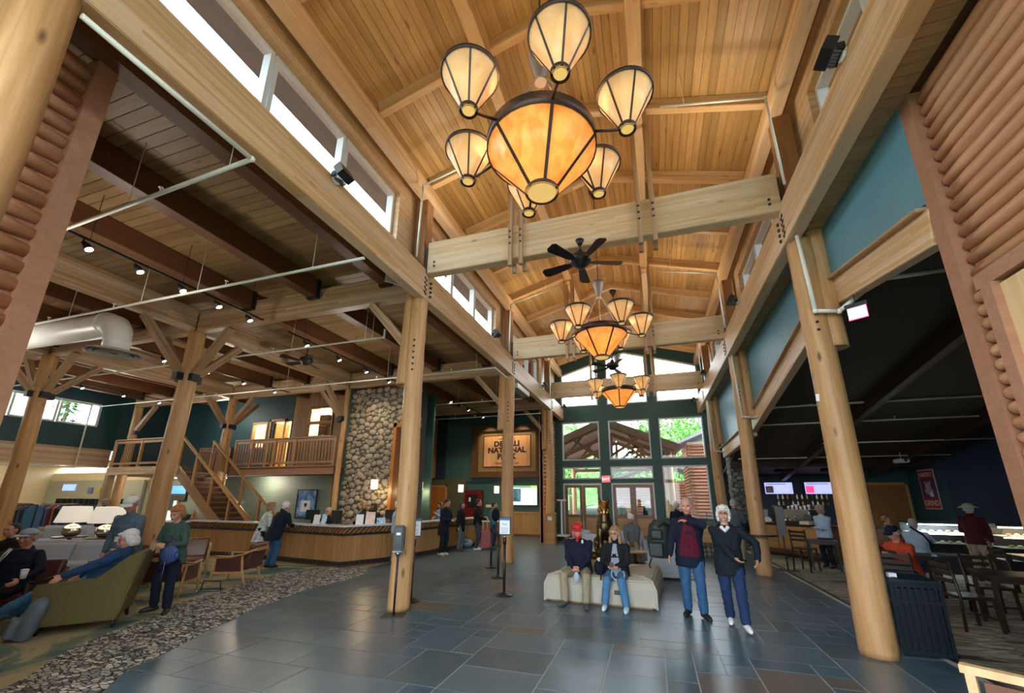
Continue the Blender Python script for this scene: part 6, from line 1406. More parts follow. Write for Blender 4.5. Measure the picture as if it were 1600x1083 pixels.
    # --- hair and hat
    if style:
        m = MB(); hs(m, (0, .026, .044), (.084, .098, .090))
        if style in ('short',):
            for q in (-1, 1): hs(m, (q*.070, .035, .0), (.016, .045, .045))
            hs(m, (0, .075, -.02), (.06, .035, .05))
        if style in ('bob', 'long', 'curly'):
            g = 1.04 if style == 'curly' else 1.0; hs(m, (0, .03, .055), (.090*g, .105*g, .088*g)); low = -.13 if style == 'long' else -.05
            for q in (-1, 1):
                hs(m, (q*.078, .022, .0), (.022*g, .05, .07)); hs(m, (q*.070, .04, low*.7), (.030*g, .055, .065))
                if style == 'long': hs(m, (q*.085, .0, -.11), (.035, .05, .08))
            hs(m, (0, .08, low*.6), (.085*g, .05, .085)); hs(m, (0, -.065, .098), (.06, .032, .022))
        me = remesh(m, max(.008, vox), [HAIRS[hair]], 1)
        displace(me, lambda x, y, z: .006*noise.noise((x*38, y*38, z*38))*(2 if style == 'curly' else 1))
        obj('hair', me, t)
    if beard: m = MB(); hs(m, (0, -.045, -.068), (.055, .055, .042)); obj('beard', remesh(m, .009, [HAIRS[hair]], 1), t)
    if glasses:
        m = MB()
        for q in (-1, 1): m.tube([hd((q*.033+.021*cos(a), -.104, .010+.016*sin(a))) for a in [2*pi*k/10 for k in range(11)]], .0022, 5)
        m.cyl(hd((-.012, -.106, .014)), hd((.012, -.106, .014)), .002, n=5)
        for q in (-1, 1): m.cyl(hd((q*.054, -.10, .014)), hd((q*.081, .0, .012)), .002, n=5)
        obj('glasses', m, t, mat=BLACK)
    if hat in ('cap', 'bucket', 'beanie'):
        m = MB(); n = 22; rings = []
        for i in range(8):
            a = (i/7)*pi/2; rr = cos(a)*1.0+.02; rings.append([hd((.093*rr*cos(2*pi*j/n), .008+.112*rr*sin(2*pi*j/n), .052+.082*sin(a))) for j in range(n)])
        m.ring_loft(rings)
        if hat == 'cap': m.add([hd((x*.088, -.09-.075*(1-x*x)**.5*k, .056-.018*k*1+.0-.01*x*x)) for k in (0, 1) for x in (-.9, -.6, -.2, .2, .6, .9)]+[hd((x*.088, -.09-.075*(1-x*x)**.5*k, .062-.018*k-.01*x*x)) for k in (0, 1) for x in (-.9, -.6, -.2, .2, .6, .9)],
                    [(i, i+1, i+7, i+6) for i in range(5)]+[(i+12, i+18, i+19, i+13) for i in range(5)]+[(i+6, i+7, i+19, i+18) for i in range(5)])
        if hat == 'bucket': m.ring_loft([[hd((r_*.9*cos(2*pi*j/n), .008+r_*1.05*sin(2*pi*j/n), z_)) for j in range(n)] for r_, z_ in ((.105, .062), (.185, .030), (.187, .036), (.105, .072))])
        obj('hat', m, t, mat=hatc)
    # --- clothes
    m = MB(); torso(m, .012, 0, -coat)
    for S_, E_, W_ in ((SL, EL, LH), (SR, ER, RH)):
        We = W_ if not sleeve else E_.lerp(W_, .1); E0 = E_.lerp(W_, -.02)
        tb(m, [S_+T*.0, S_.lerp(E_, .5), E_, E_.lerp(We, .5), We-(We-E_).normalized()*.012], [.068, .067, .062, .056, .044], 12)
    if hood: tb(m, [N+Xs*.09-T*.02, N-Fw*.10+T*.0, N-Xs*.09-T*.02], [.035, .055, .035], 10)
    else: tb(m, [N-T*.01, N+T*.025], [.070, .062], 12)
    if skirt:
        rings = []
        for h, a, b_ in ((-.02, .18, .135), (-skirt*.5, .20, .15), (-skirt, .215, .165)): rings.append([((Hc+Vector((0, 0, h)))+Vector((a*girth*cos(2*pi*j/20), b_*girth*sin(2*pi*j/20), 0)))*s for j in range(20)])
        m.ring_loft(rings)
    me = remesh(m, max(.010, vox*1.2)*s, [top], 2)
    displace(me, lambda x, y, z: .009*noise.noise((x*9, y*9, z*15))+.004*noise.noise((x*34, y*34, z*34)))
    obj('jacket', me, t)
    if shirt:
        def inz(p):
            q_ = Vector(p)/s-Hc; h = q_.dot(T); x_ = q_.dot(Xs); y_ = q_.dot(Fw); hw = (.095-.06*max(0, h-.1)/.42)*shw
            return -.04 < h < .535 and abs(x_) < hw and .02 < y_ < (.165 if h < .3 else .15)*girth**.7
        bm = bmesh.new(); bm.from_mesh(me); bmesh.ops.delete(bm, geom=[f for f in bm.faces if not inz(f.calc_center_median())], context='FACES')
        for v in bm.verts: v.co += v.normal*.004
        if bm.faces:
            sm_ = bpy.data.meshes.new('shirt'); bm.to_mesh(sm_); sm_.materials.clear(); sm_.materials.append(shirt); obj('shirt', sm_, t)
        bm.free()
    m = MB(); tb(m, [Hc+Vector((.07, 0, .02)), Hc+Vector((-.07, 0, .02))], [.125*girth**.5, .125*girth**.5], 12)
    for h_, K_, F_ in ((hl, KL, LF), (hr, KR, RF)):
        A_ = K_.lerp(F_, .93); tb(m, [h_, h_.lerp(K_, .5), K_, K_.lerp(F_, .45), A_], [.108*girth**.4, .096, .078, .074, .068], 12)
    me = remesh(m, max(.010, vox*1.2)*s, [legs], 2)
    displace(me, lambda x, y, z: .010*noise.noise((x*9, y*9, z*15))+.004*noise.noise((x*26, y*26, z*40)))
    obj('trousers', me, t)
    for F_, yw in ((LF, ft[0]), (RF, ft[1])):
        fd = Matrix.Rotation(yw, 3, 'Z') @ Vector((0, -1, 0)); m = MB(); zc = F_.z-.085
        pts = [F_-fd*.075+Vector((0, 0, -.045)), F_-fd*.04+Vector((0, 0, -.030)), F_+fd*.05+Vector((0, 0, -.035)), F_+fd*.13+Vector((0, 0, -.052)), F_+fd*.185+Vector((0, 0, -.062))]
        m.tube([p*s for p in pts], [.030*s, .046*s, .048*s, .044*s, .022*s], 12, flat=.95, up=(0, 0, 1)); m.sph((F_+Vector((0, 0, .005)))*s, .046*s, 10, 6)
        me = remesh(m, .011, [shoes], 2)
        lo = (zc)*s
        for v in me.vertices: v.co.z = max(v.co.z, lo+.002)
        obj('shoe', me, t)
    t['pts'] = 0; del t['pts']
    return t, dict(LH=LH*s, RH=RH*s, hp=hp*s, Hc=Hc*s, C=C_*s, s=s, Rh=Rh, KL=KL*s, KR=KR*s)
JEAN = cloth('denim', (.035, .10, .22), .35, 8); JEAND = cloth('dark_denim', (.015, .035, .10), .3, 8); JEANL = cloth('light_denim', (.06, .17, .32), .3, 8); KHAKI = cloth('khaki', (.30, .26, .18), .15); NAVYC = cloth('navy', (.007, .011, .028)); BLKC = cloth('black', (.010, .011, .014)); TEALC = cloth('dark_teal', (.007, .013, .020))
GREYC = cloth('grey', (.12, .14, .15)); WHT = cloth('white', (.72, .74, .76), .08); SHB = plain('shoe_black', (.012, .012, .014), .5); SHW = plain('shoe_white', (.7, .74, .76), .5); SHG = plain('shoe_grey', (.07, .07, .065), .7, nz=.3); MAROON = cloth('maroon', (.09, .006, .02)); BLUEJ = cloth('royal_blue', (.02, .06, .15)); SAGE = cloth('sage_green', (.05, .10, .085)); STEELB = cloth('steel_blue', (.09, .15, .20)); PALEB = cloth('pale_blue', (.36, .46, .58), .1)
REDC = plain('cap_red', (.55, .02, .025), .6); CAPG = plain('cap_grey_blue', (.30, .36, .44), .7); CAPW = plain('cap_white', (.68, .70, .70), .7)
# main four
p, q = person('seated man in a red cap and navy pullover, hands clasped, on the square bench', (-1.42, 8.28), -.02, 1.74, hz=.53, lean=.06, LH=(.06, -.32, .60), RH=(-.05, -.33, .60), LP=(.8, .3, -.6), RP=(-.8, .3, -.6), LF=(.20, -.56, .085), RF=(-.18, -.50, .085), LK=(.3, -1, .6), RK=(-.4, -1, .6), LHd=(-.7, -.6, -.4), RHd=(.7, -.6, -.4),
    girth=1.28, top=NAVYC, legs=KHAKI, shoes=SHG, skin=SK2, hair='grey', hat='cap', hatc=REDC, hpitch=.30, shirt=None, vox=.008, ft=(.3, -.5), hyaw=-.05)
obj('collar', remesh(MB().tube([(-.07, -.07, 1.135), (0, -.125, 1.08), (.07, -.07, 1.135)], .03, 8).tube([(0, -.118, 1.10), (0, -.145, .98)], [.035, .012], 8), .009, [plain('collar_red', (.45, .02, .03), .7)], 1), p)
text('Kenai', .035, WHT, (0, -.222, 1.357), parent=p, ext=.001, rot=(pi/2-.5, 0, 0)) if 0 else None
obj('logo', MB().prism([(.085, 1.00), (.115, 1.00), (.12, 1.04), (.10, 1.07), (.08, 1.04)], -.170, -.150, 'Y'), p, mat=WHT)
tag(obj('glove_bundle', remesh(MB().sph((0, 0, 0), .06, 12, 8, (.9, .5, 1.5)), .012, [PALEB], 2), None, (-1.40, 7.82, .46)), 'pale blue folded gloves hanging from the hands of the man in the red cap', 'gloves')
t = thing('shoulder_bag', 'navy shoulder bag on the bench between the two seated people', 'bag', (-1.03, 8.17, .462)); obj('bag_body', remesh(MB().sph((0, 0, .13), .15, 14, 9, (.7, .75, .95)), .014, [NAVYC], 2), t); obj('strap', MB().tube([(-.06, -.05, .22), (-.02, -.14, .26), (.05, -.18, .1), (.03, -.19, -.05)], .012, 6), t, mat=BLKC); obj('bottle_cap', MB().cyl((.0, -.04, .24), (0, -.04, .30), .04, n=12), t, mat=WHT)
p, q = person('seated woman in glasses with shoulder length hair, black jacket and jeans on the bench', (-.72, 8.20), -.08, 1.64, hz=.56, lean=.08, LH=(.02, -.27, .70), RH=(-.06, -.29, .70), LP=(.8, .3, -.6), RP=(-.8, .3, -.6), LF=(.22, -.53, .085), RF=(-.17, -.50, .085), LHd=(-.8, -.5, -.2), RHd=(.8, -.5, -.2),
    girth=1.22, top=BLKC, legs=JEANL, shoes=plain('shoe_ice_blue', (.45, .68, .80), .5), skin=SK1, hair='blond', style='long', glasses=True, shirt=cloth('heather_blue', (.28, .33, .42), .1), vox=.008, coat=.14, hpitch=.08, hyaw=-.12)
obj('necklace', MB().tube([(-.055, -.10, 1.10), (-.02, -.165, 1.05), (.02, -.165, 1.05), (.055, -.10, 1.10)], .012, 6), p, mat=NAVYC); obj('lanyard', MB().tube([(.07+.11*cos(a), -.385-.03*sin(a), .545+.10*sin(a)) for a in [pi*.75+pi*1.45*k/14 for k in range(15)]], .011, 6), p, mat=plain('lanyard_grey', (.4, .42, .42), .7)); obj('phone', MB().b2(-.06, .0, -.42, -.40, .66, .74), p, mat=BLACK)
p, q = person('grey haired standing man in a navy jacket over a maroon shirt, shouldering a backpack', (.50, 7.72), -.10, 1.80, lean=.02, side=.04, LH=(.02, -.20, 1.42), LP=(.9, .0, -.2), LHd=(-.9, -.2, .1), RH=(-.30, -.16, .86), RHd=(-.1, -.35, -.9), LF=(.13, -.05, .085), RF=(-.10, .10, .085), girth=1.12, top=NAVYC, legs=JEAN, shoes=SHB, skin=SK2, hair='grey', style='short', shirt=MAROON, shw=1.5, coat=.20, vox=.008, hpitch=.02, hyaw=-.1, ft=(.5, -.3))
t = thing('backpack', 'black backpack held at the side of the standing grey haired man', 'backpack', (.02, 7.86, .84)); obj('pack_body', remesh(MB().tube([(0, 0, .0), (.01, 0, .25), (.03, .02, .50), (.06, .03, .60)], [.16, .19, .17, .10], 12, flat=.62, up=(0, 1, 0)).box((-.04, -.12, .14), (.22, .10, .22)).box((-.02, -.11, .38), (.18, .06, .14)), .016, [plain('pack_black', (.012, .022, .02), .6, nz=.3)], 3), t); obj('strap', MB().tube([(-.12, -.05, .0), (-.17, -.06, -.12), (-.15, -.05, -.16)], .013, 6).tube([(.02, -.1, .50), (.12, -.15, .58), (.2, -.1, .52)], .016, 6), t, mat=BLKC)
p, q = person('walking woman with white hair and glasses in a dark rain jacket and jeans', (1.02, 7.35), -.16, 1.69, lean=-.02, LH=(.40, -.14, .98), LP=(.8, .3, .2), LHd=(-.2, -.6, -.6), RH=(.14, -.30, .93), RP=(-.8, .4, -.3), RHd=(.8, -.3, -.5), LF=(.14, -.22, .085), RF=(-.07, .16, .10), girth=1.10, top=TEALC, legs=JEAND, shoes=SHW, skin=SK1, hair='white', style='curly', glasses=True, coat=.20, vox=.008, hood=True, shirt=None, ft=(.3, 0), hpitch=-.05)
obj('collar', remesh(MB().tube([(-.05, -.085, 1.40), (0, -.13, 1.34), (.05, -.085, 1.40)], .032, 8), .01, [WHT], 1), p)
# behind them
sit = dict(hz=.52, LF=(.14, -.50, .085), RF=(-.14, -.50, .085), LH=(.12, -.38, .60), RH=(-.12, -.38, .60), LP=(.8, .3, -.6), RP=(-.8, .3, -.6))
person('seated man in a white cap and grey jacket facing the hall behind the bronze dog', (-.70, 13.45), .05, 1.76, top=GREYC, legs=KHAKI, shoes=SHB, skin=SK2, hair='grey', hat='cap', hatc=CAPW, vox=.013, hpitch=.2, **sit)
s2 = dict(sit); s2.update(LH=(.12, -.50, .45), RH=(-.1, -.5, .45)); person('white haired person in a black jacket bent forward in the grey chair by the man', (.15, 11.4), 1.35, 1.7, top=BLKC, legs=BLKC, shoes=SHW, skin=SK1, hair='white', lean=.95, hpitch=.5, vox=.013, style='bob', **s2)
person('pale haired woman in navy holding a cup beside the right entrance door', (.72, 15.3), .35, 1.70, LH=(.05, -.25, 1.12), RH=(-.15, -.22, .95), top=NAVYC, legs=BLKC, shoes=SHB, skin=SK1, hair='white', style='bob', hpitch=.35, vox=.013)
person('man in a grey shirt seen from behind at the coffee bar end', (2.35, 14.6), 2.6, 1.78, LH=(.1, -.34, 1.02), RH=(-.2, -.2, .95), top=cloth('slate_shirt', (.07, .09, .11)), legs=KHAKI, shoes=SHB, skin=SK2, hair='grey', vox=.013)
tag(obj('sling_bag', MB().tube([(2.15, 14.72, 1.45), (2.32, 14.47, 1.3), (2.52, 14.5, 1.02)], .03, 6).sph((2.62, 14.5, 1.0), .15, 10, 7, (.6, .6, 1.2)), mat=BLKC), 'black sling bag on the back of the man in the grey shirt', 'bag')
# cafe
p, q = person('person in a white sweater with folded arms standing by the coffee bar', (4.50, 14.2), -.9, 1.64, LH=(-.10, -.24, 1.12), RH=(.10, -.24, 1.08), LHd=(-1, 0, 0), RHd=(1, 0, 0), top=PALEB, legs=BLKC, shoes=SHB, skin=SK4, hair='grey', style='curly', vox=.013, girth=1.1)
person('barista in a pale top bent over the espresso machine', (5.1, 17.0), .5, 1.62, lean=.35, LH=(.1, -.42, 1.05), RH=(-.1, -.42, 1.05), top=PALEB, legs=BLKC, shoes=SHB, skin=SK4, hair='dark', vox=.015)
s3 = dict(sit); s3.update(LH=(.08, -.45, .86), RH=(-.08, -.45, .86))
person('person in a green sweater sitting at the far cafe wall below the brown door', (6.9, 16.4), .5, 1.7, top=cloth('moss', (.05, .10, .045)), legs=BLKC, shoes=SHB, skin=SK2, hair='brown', vox=.014, **s3, hyaw=.5)
person('seated man in a white shirt with a dark shoulder strap, turned away in the cafe', (6.1, 13.2), 2.5, 1.76, top=PALEB, legs=JEAND, shoes=SHB, skin=SK2, hair='grey', vox=.014, girth=1.15, **s3)
tag(obj('shoulder_strap', MB().tube([(5.95, 13.05, 1.18), (6.13, 12.93, 1.0), (6.33, 13.02, .72)], .022, 6), mat=NAVYC), 'dark strap across the back of the seated man in the white shirt', 'strap')
person('seated man in an orange jacket and dark cap looking at his phone in the cafe', (4.45, 10.1), -1.05, 1.75, hz=.52, lean=.28, LH=(.06, -.42, .82), RH=(-.08, -.42, .82), LP=(.8, .3, -.6), RP=(-.8, .3, -.6), LF=(.14, -.42, .085), RF=(-.14, -.40, .085), top=cloth('orange', (.42, .06, .022)), legs=JEAND, shoes=SHB, skin=SK2, hair='grey', hat='cap', hatc=NAVYC, hpitch=.45, vox=.010, girth=1.12, hood=True)
tag(obj('smartphone', MB().box((0, 0, 0), (.075, .01, .15), rot=Matrix.Rotation(.8, 3, 'X')), None, (4.00, 9.86, .93), (0, 0, -1.05), mat=BLACK), 'black smartphone in the hands of the man in the orange jacket', 'phone')
person('person in a wide brimmed pale hat and maroon jacket by the pastry case', (7.15, 13.0), 2.4, 1.72, LH=(.1, -.3, 1.1), RH=(-.2, -.2, .9), top=cloth('dark_maroon', (.05, .006, .012)), legs=KHAKI, shoes=SHB, skin=SK2, hair='grey', hat='bucket', hatc=plain('hat_sage', (.36, .42, .33), .8), vox=.012)
# lounge
p, q = person('redhead woman in a sage rain jacket walking with a knitted bag through the lounge', (-7.78, 5.28), .15, 1.64, lean=.10, LH=(.14, -.30, 1.10), RH=(-.08, -.32, 1.12), LHd=(-.7, -.5, .2), RHd=(.7, -.5, 0), LF=(.20, -.10, .085), RF=(-.16, -.02, .085), top=SAGE, legs=NAVYC, shoes=SHB, skin=SK1, hair='red', style='curly', hpitch=.45, vox=.008, girth=1.12, coat=.16, ft=(.7, -.5), hyaw=.15, hood=True)
tag(obj('paper_bag', MB().box((0, 0, 0), (.11, .05, .15)).mesh('b', [plain('kraft', (.45, .33, .22), .8)], .02), None, (-7.75, 4.92, 1.03)), 'small brown paper bag in the hands of the redhead woman', 'bag')
t = thing('knitted_bag', 'purple and turquoise striped bag on the arm of the redhead woman', 'bag', (-7.48, 5.02, .78))
WB = NT('stripe_weave'); _c = WB.n('TexCoord').outputs['Object']; _w = WB.n('TexWave', {'Vector': _c, 'Scale': 5, 'Distortion': 1.5}, wave_type='BANDS', bands_direction='X').outputs[1]; WB = WB.bsdf(WB.ramp(_w, [(.2, (.12, .03, .22)), (.45, (.03, .16, .30)), (.6, (.04, .36, .42)), (.8, (.02, .06, .25))]), .8)
obj('bag_body', remesh(MB().sph((0, 0, .13), .16, 14, 10, (1.1, .55, .85)), .013, [WB], 2), t); obj('strap', MB().tube([(-.12, 0, .2), (-.08, -.02, .33), (.02, 0, .34), (.1, 0, .22)], .012, 6), t, mat=plain('strap_purple', (.12, .03, .22), .7)); obj('drawstring', MB().tube([(.02, -.06, .03), (.05, -.08, -.12), (.0, -.06, -.25)], .006, 5), t, mat=plain('strap_purple2', (.2, .08, .3), .7))
p, q = person('tall man in a pale cap and steel blue jacket looking down behind the olive armchair', (-8.60, 5.05), .25, 1.80, lean=.10, LH=(.16, -.30, .95), RH=(-.30, -.05, .88), top=STEELB, legs=JEAN, shoes=SHB, skin=SK2, hair='grey', hat='cap', hatc=CAPW, hpitch=.5, vox=.009, girth=1.15, hyaw=.3, coat=.18)
obj('name_badge', MB().b2(-.02, .07, -.215, -.205, 1.08, 1.16), p, mat=WHITE); obj('lanyard', MB().tube([(-.06, -.14, 1.40), (.02, -.215, 1.18), (.08, -.14, 1.40)], .006, 5), p, mat=BLACK)
p, q = person('white haired guest in a blue jacket reclining in the olive armchair, legs stretched out', (-8.03, 4.38), -.80, 1.76, hz=.55, lean=-.60, LH=(.43, -.36, .66), RH=(-.2, -.25, .60), LHd=(.5, -.6, -.6), LP=(.8, .5, -.2), LF=(.22, -.76, .30), RF=(.04, -.78, .24), LK=(.1, -.4, 1), RK=(-.1, -.4, 1), top=BLUEJ, legs=JEANL, shoes=plain('shoe_blue_grey', (.14, .2, .26), .7), skin=SK2, hair='white', style='bob', hyaw=.3, hpitch=.3, vox=.009, girth=1.1, ft=(.2, -.1))
person('capped man in a navy jacket and white drawstrings seated at the left edge', (-9.12, 4.02), .50, 1.70, hz=.52, lean=-.08, LH=(.30, -.30, .66), RH=(-.22, -.40, .60), LP=(.8, .3, -.6), RP=(-.8, .3, -.6), LF=(.20, -.52, .085), RF=(-.18, -.55, .085), top=NAVYC, legs=BLKC, shoes=SHB, skin=SK2, hair='grey', hat='cap', hatc=CAPG, hpitch=.05, vox=.009, girth=1.25, hood=True, hyaw=.1)
for k in (0, 1): tag(obj('hood_cord', MB().tube([(-9.03+k*.05, 3.84, 1.06), (-9.01+k*.07, 3.78, .98), (-9.03+k*.03, 3.74, .86)], .008, 6), mat=WHT), ['left', 'right'][k]+' white hood cord on the chest of the capped seated man', 'cord')
t = thing('drink_cup', 'white paper cup in the hand of the capped seated man', 'cup', (-8.70, 3.92, .66)); obj('cup', MB().lathe([(.03, 0), (.042, .11)], 14), t, mat=WHITE); obj('lid', MB().lathe([(.045, .11), (.045, .12), (.03, .13)], 14), t, mat=WHITE)
person('shopper in a dark coat and beige cap in front of the clothes racks', (-18.3, 9.8), 2.6, 1.72, top=BLKC, legs=JEAND, shoes=SHB, skin=SK1, hair='grey', hat='cap', hatc=plain('cap_beige', (.45, .36, .26), .8), vox=.014, coat=.25)
person('dark clothed person cut by the left frame edge beside the sofas', (-11.25, 4.75), .4, 1.7, top=BLKC, legs=BLKC, shoes=SHB, skin=SK1, hair='dark', vox=.014, **s3)
person('white haired guest in an orange top seated at the information table', (-17.35, 12.3), .6, 1.68, top=cloth('apricot', (.48, .24, .10)), legs=JEAND, shoes=SHB, skin=SK1, hair='white', style='bob', vox=.014, **s3)
FLW = art('floral_coat', [(.50, .30, .60), (.75, .78, .85), (.30, .55, .25), (.65, .65, .80), (.25, .15, .40), (.8, .8, .3)], 7)
person('woman in a pastel floral coat leaning on the front desk, back turned', (-10.75, 9.55), 2.55, 1.66, lean=.28, LH=(.1, -.36, 1.05), RH=(-.1, -.36, 1.05), top=FLW, legs=NAVYC, shoes=SHB, skin=SK1, hair='blond', style='curly', vox=.010, coat=.32, skirt=.30)
person('person in a long navy coat bent over the front desk beside the floral coat', (-9.85, 9.20), 3.0, 1.72, lean=.35, LH=(.18, -.40, 1.06), RH=(-.18, -.40, 1.06), top=NAVYC, legs=JEAN, shoes=SHB, skin=SK1, hair='white', vox=.010, girth=1.25, coat=.24, hood=True)
person('clerk with glasses and a name tag seated behind the desk', (-9.75, 11.0), .1, 1.70, hz=.72, LH=(.15, -.38, 1.08), RH=(-.15, -.38, 1.08), LF=(.14, -.35, .28), RF=(-.14, -.35, .28), top=NAVYC, legs=BLKC, shoes=SHB, skin=SK2, hair='grey', glasses=True, shirt=WHT, vox=.012)
person('auburn haired clerk in a navy vest turned aside behind the desk', (-9.25, 12.02), -1.1, 1.62, LH=(.05, -.30, 1.1), RH=(-.05, -.3, 1.05), top=NAVYC, legs=BLKC, shoes=SHB, skin=SK1, hair='brown', style='bob', vox=.012)
person('dark haired clerk smiling behind the desk monitor', (-8.80, 11.95), .2, 1.62, LH=(.12, -.30, 1.08), RH=(-.12, -.3, 1.08), top=NAVYC, legs=BLKC, shoes=SHB, skin=SK3, hair='dark', style='long', vox=.012, shirt=WHT)
person('guest in a lilac jacket with a white hood half hidden by the sanitizer column', (-7.22, 10.95), 2.0, 1.70, LH=(.1, -.3, 1.06), RH=(-.1, -.3, 1.06), top=PALEB, legs=KHAKI, shoes=SHG, skin=SK1, hair='white', hat='beanie', hatc=CAPW, vox=.012)
person('young man in a black coat with pale shoes writing at the desk', (-6.72, 12.95), 1.35, 1.76, lean=.12, LH=(.05, -.36, 1.09), RH=(-.1, -.36, 1.09), top=NAVYC, legs=BLKC, shoes=plain('shoe_cream', (.6, .58, .4), .6), skin=SK4, hair='dark', hpitch=.4, vox=.011, coat=.30, skirt=.22)
person('clerk with long dark hair behind the far desk end', (-8.3, 15.6), -.4, 1.62, LH=(.05, -.25, 1.3), RH=(-.12, -.3, 1.08), top=PALEB, legs=BLKC, shoes=SHB, skin=SK1, hair='dark', style='long', vox=.014)
person('guest in all black with patterned trousers at the far desk, left of the pair', (-6.72, 14.25), 1.5, 1.66, top=BLKC, legs=GREYC, shoes=SHG, skin=SK1, hair='dark', style='long', vox=.013, coat=.25)
person('taller guest in a black coat and grey jeans at the far desk', (-6.22, 14.62), 1.9, 1.76, LH=(.1, -.3, 1.05), RH=(-.1, -.3, 1.05), top=BLKC, legs=cloth('grey_jean', (.05, .06, .09)), shoes=SHW, skin=SK1, hair='dark', vox=.013)
p, q = person('guest in a teal top with a navy backpack beside the red suitcase', (-5.80, 15.15), 2.0, 1.66, LH=(.1, -.3, 1.2), RH=(-.1, -.3, 1.1), top=cloth('teal_top', (.06, .20, .20)), legs=JEAND, shoes=SHG, skin=SK1, hair='dark', vox=.012)
t = thing('backpack', 'navy backpack worn by the guest in the teal top', 'backpack', (-5.66, 15.02, 1.0), .4); obj('pack_body', remesh(MB().sph((0, 0, .22), .17, 14, 9, (.9, .75, 1.45)), .014, [NAVYC], 2), t); obj('pocket', remesh(MB().sph((.04, -.10, .14), .10, 10, 7, (1, .6, 1.1)), .014, [NAVYC], 1), t)
for k, (x, y, c) in enumerate(((-1.6, 22.5, BLKC), (-.3, 23.2, NAVYC))): person(['dark figure outside behind the right door panes', 'second figure outside behind the right door panes'][k], (x, y), .3*k, 1.72, top=c, legs=BLKC, shoes=SHB, skin=SK1, hair='grey', vox=.018)
# ================================================================ OUTSIDE
GRASS = plain('lawn_green', (.11, .14, .07), .9, nz=.4, scale=4); PAVE = plain('paving_grey', (.30, .30, .29), .85, nz=.15, scale=3)
struct('ground', MB().b2(-90, 90, -60, 160, -.3, -.10), GRASS); struct('pavement', MB().b2(-12, 14, YF+.3, 34, -.12, -.03), PAVE)
hm = MB(); N_ = 22
HV = [[(-70+i*7, 52+j*6, .2+9*(1-cos(min(1, j/7)*pi))/2+2.2*noise.noise((i*.6, j*.5, 3))+(4 if i < 9 else 0)*min(1, j/7)) for i in range(22)] for j in range(9)]
hm.add([p for r in HV for p in r], [(j*22+i, j*22+i+1, (j+1)*22+i+1, (j+1)*22+i) for j in range(8) for i in range(21)], True)
HT = NT('forest_hillside'); _n = HT.n('TexNoise', {'Vector': HT.coord(rand=False), 'Scale': .9, 'Detail': 8, 'Roughness': .75}).outputs[0]
HT = HT.bsdf(HT.ramp(_n, [(.35, (.05, .13, .035)), (.5, (.12, .28, .07)), (.65, (.22, .42, .14))]), .9, 0, _n, 1, .8, .1)
struct('hills', hm, HT)
LEAFM = []
for i, c in enumerate(((.10, .26, .05), (.15, .34, .08), (.06, .18, .05))):
    t = NT('foliage_%d' % i); r = t.n('NewGeometry').outputs['Random Per Island']; col = t.ramp(r, [(0, [x*.6 for x in c]), (1, [min(1, x*1.5) for x in c])]); LEAFM.append(t.bsdf(col, .7, spec=.2, **{'Transmission Weight': 0.0}))
BARK = plain('bark', (.16, .12, .09), .9, nz=.3)
def crown_mesh(sd, mat, r, h, n=2600, leaf=.13):
    R = random.Random(sd); m = MB(); lobes = [(R.uniform(-.5, .5)*r, R.uniform(-.5, .5)*r, h*(.35+.6*R.random()), r*R.uniform(.35, .6)) for _ in range(12)]
    for k in range(n):
        lx, ly, lz, lr = R.choice(lobes); v = Vector((R.gauss(0, 1), R.gauss(0, 1), R.gauss(0, 1))).normalized()*lr*R.uniform(.6, 1.05); c = Vector((lx, ly, lz))+v
        a = Vector((R.gauss(0, 1), R.gauss(0, 1), R.gauss(0, 1))).normalized(); b = a.orthogonal().normalized(); q = leaf*R.uniform(.7, 1.4)
        m.add([c-a*q, c+b*q*.5, c+a*q, c-b*q*.5], [(0, 1, 2, 3)])
    return m.mesh('foliage', [mat], fix=False)
CR = [crown_mesh(k, LEAFM[k % 3], 2.6, 7.0) for k in range(3)]
TR = MB().tube([(0, 0, 0), (.05, 0, 2), (-.05, .05, 4), (0, 0, 6)], [.18, .14, .10, .04], 8).mesh('trunk', [BARK])
spots = [(-9, 33, 1.1, 'left of the porch'), (-7.5, 40, 1.0, 'seen through the left door glass'), (-3.5, 47, .9, 'seen between the two door pairs'), (-.5, 45, 1.2, 'above the porch roof in the middle window'), (2.5, 41, 1.25, 'rising in the upper right window'), (5.5, 46, 1.5, 'beyond the log building'), (-13, 36, 1.2, 'at far left of the porch'), (-11, 45, 1.4, 'tall one far behind the left window'), (9.5, 44, 1.4, 'at far right beyond the log building')]
for k, (x, y, s_, w_) in enumerate(spots):
    t = thing('birch_tree', 'green leafy tree outside the glass gable, '+w_, 'tree', (x, y, -.1), k*1.3, 'trees beyond the porch'); o = obj('foliage', CR[k % 3], t); o.scale = (s_, s_, s_*1.1); o['kind'] = 'stuff'; o = obj('trunk', TR, t); o.scale = (s_, s_, s_)
for k, (x, y, w_) in enumerate(((-35, 15.5, 'outside the right end of the far left windows'), (-36, 11, 'outside the middle of the far left windows'), (-38, 21, 'farther back outside the left windows'))):
    t = thing('spruce_tree', 'bluish evergreen '+w_, 'tree', (x, y, -.1)); m = MB(); R = random.Random(k)
    for i in range(1500):
        z = R.uniform(1, 10); rr = (10.3-z)*.24*R.uniform(.5, 1); a = R.uniform(0, 2*pi); c = Vector((rr*cos(a), rr*sin(a), z)); d = Vector((cos(a), sin(a), -.4)); e = Vector((-sin(a), cos(a), 0)); q = .22
        m.add([c-d*q, c+e*q*.35, c+d*q, c-e*q*.35], [(0, 1, 2, 3)])
    o = obj('foliage', m.mesh('f', [LEAFM[2]], fix=False), t); o['kind'] = 'stuff'; o = obj('trunk', TR, t); o.scale = (1, 1, 1.6)
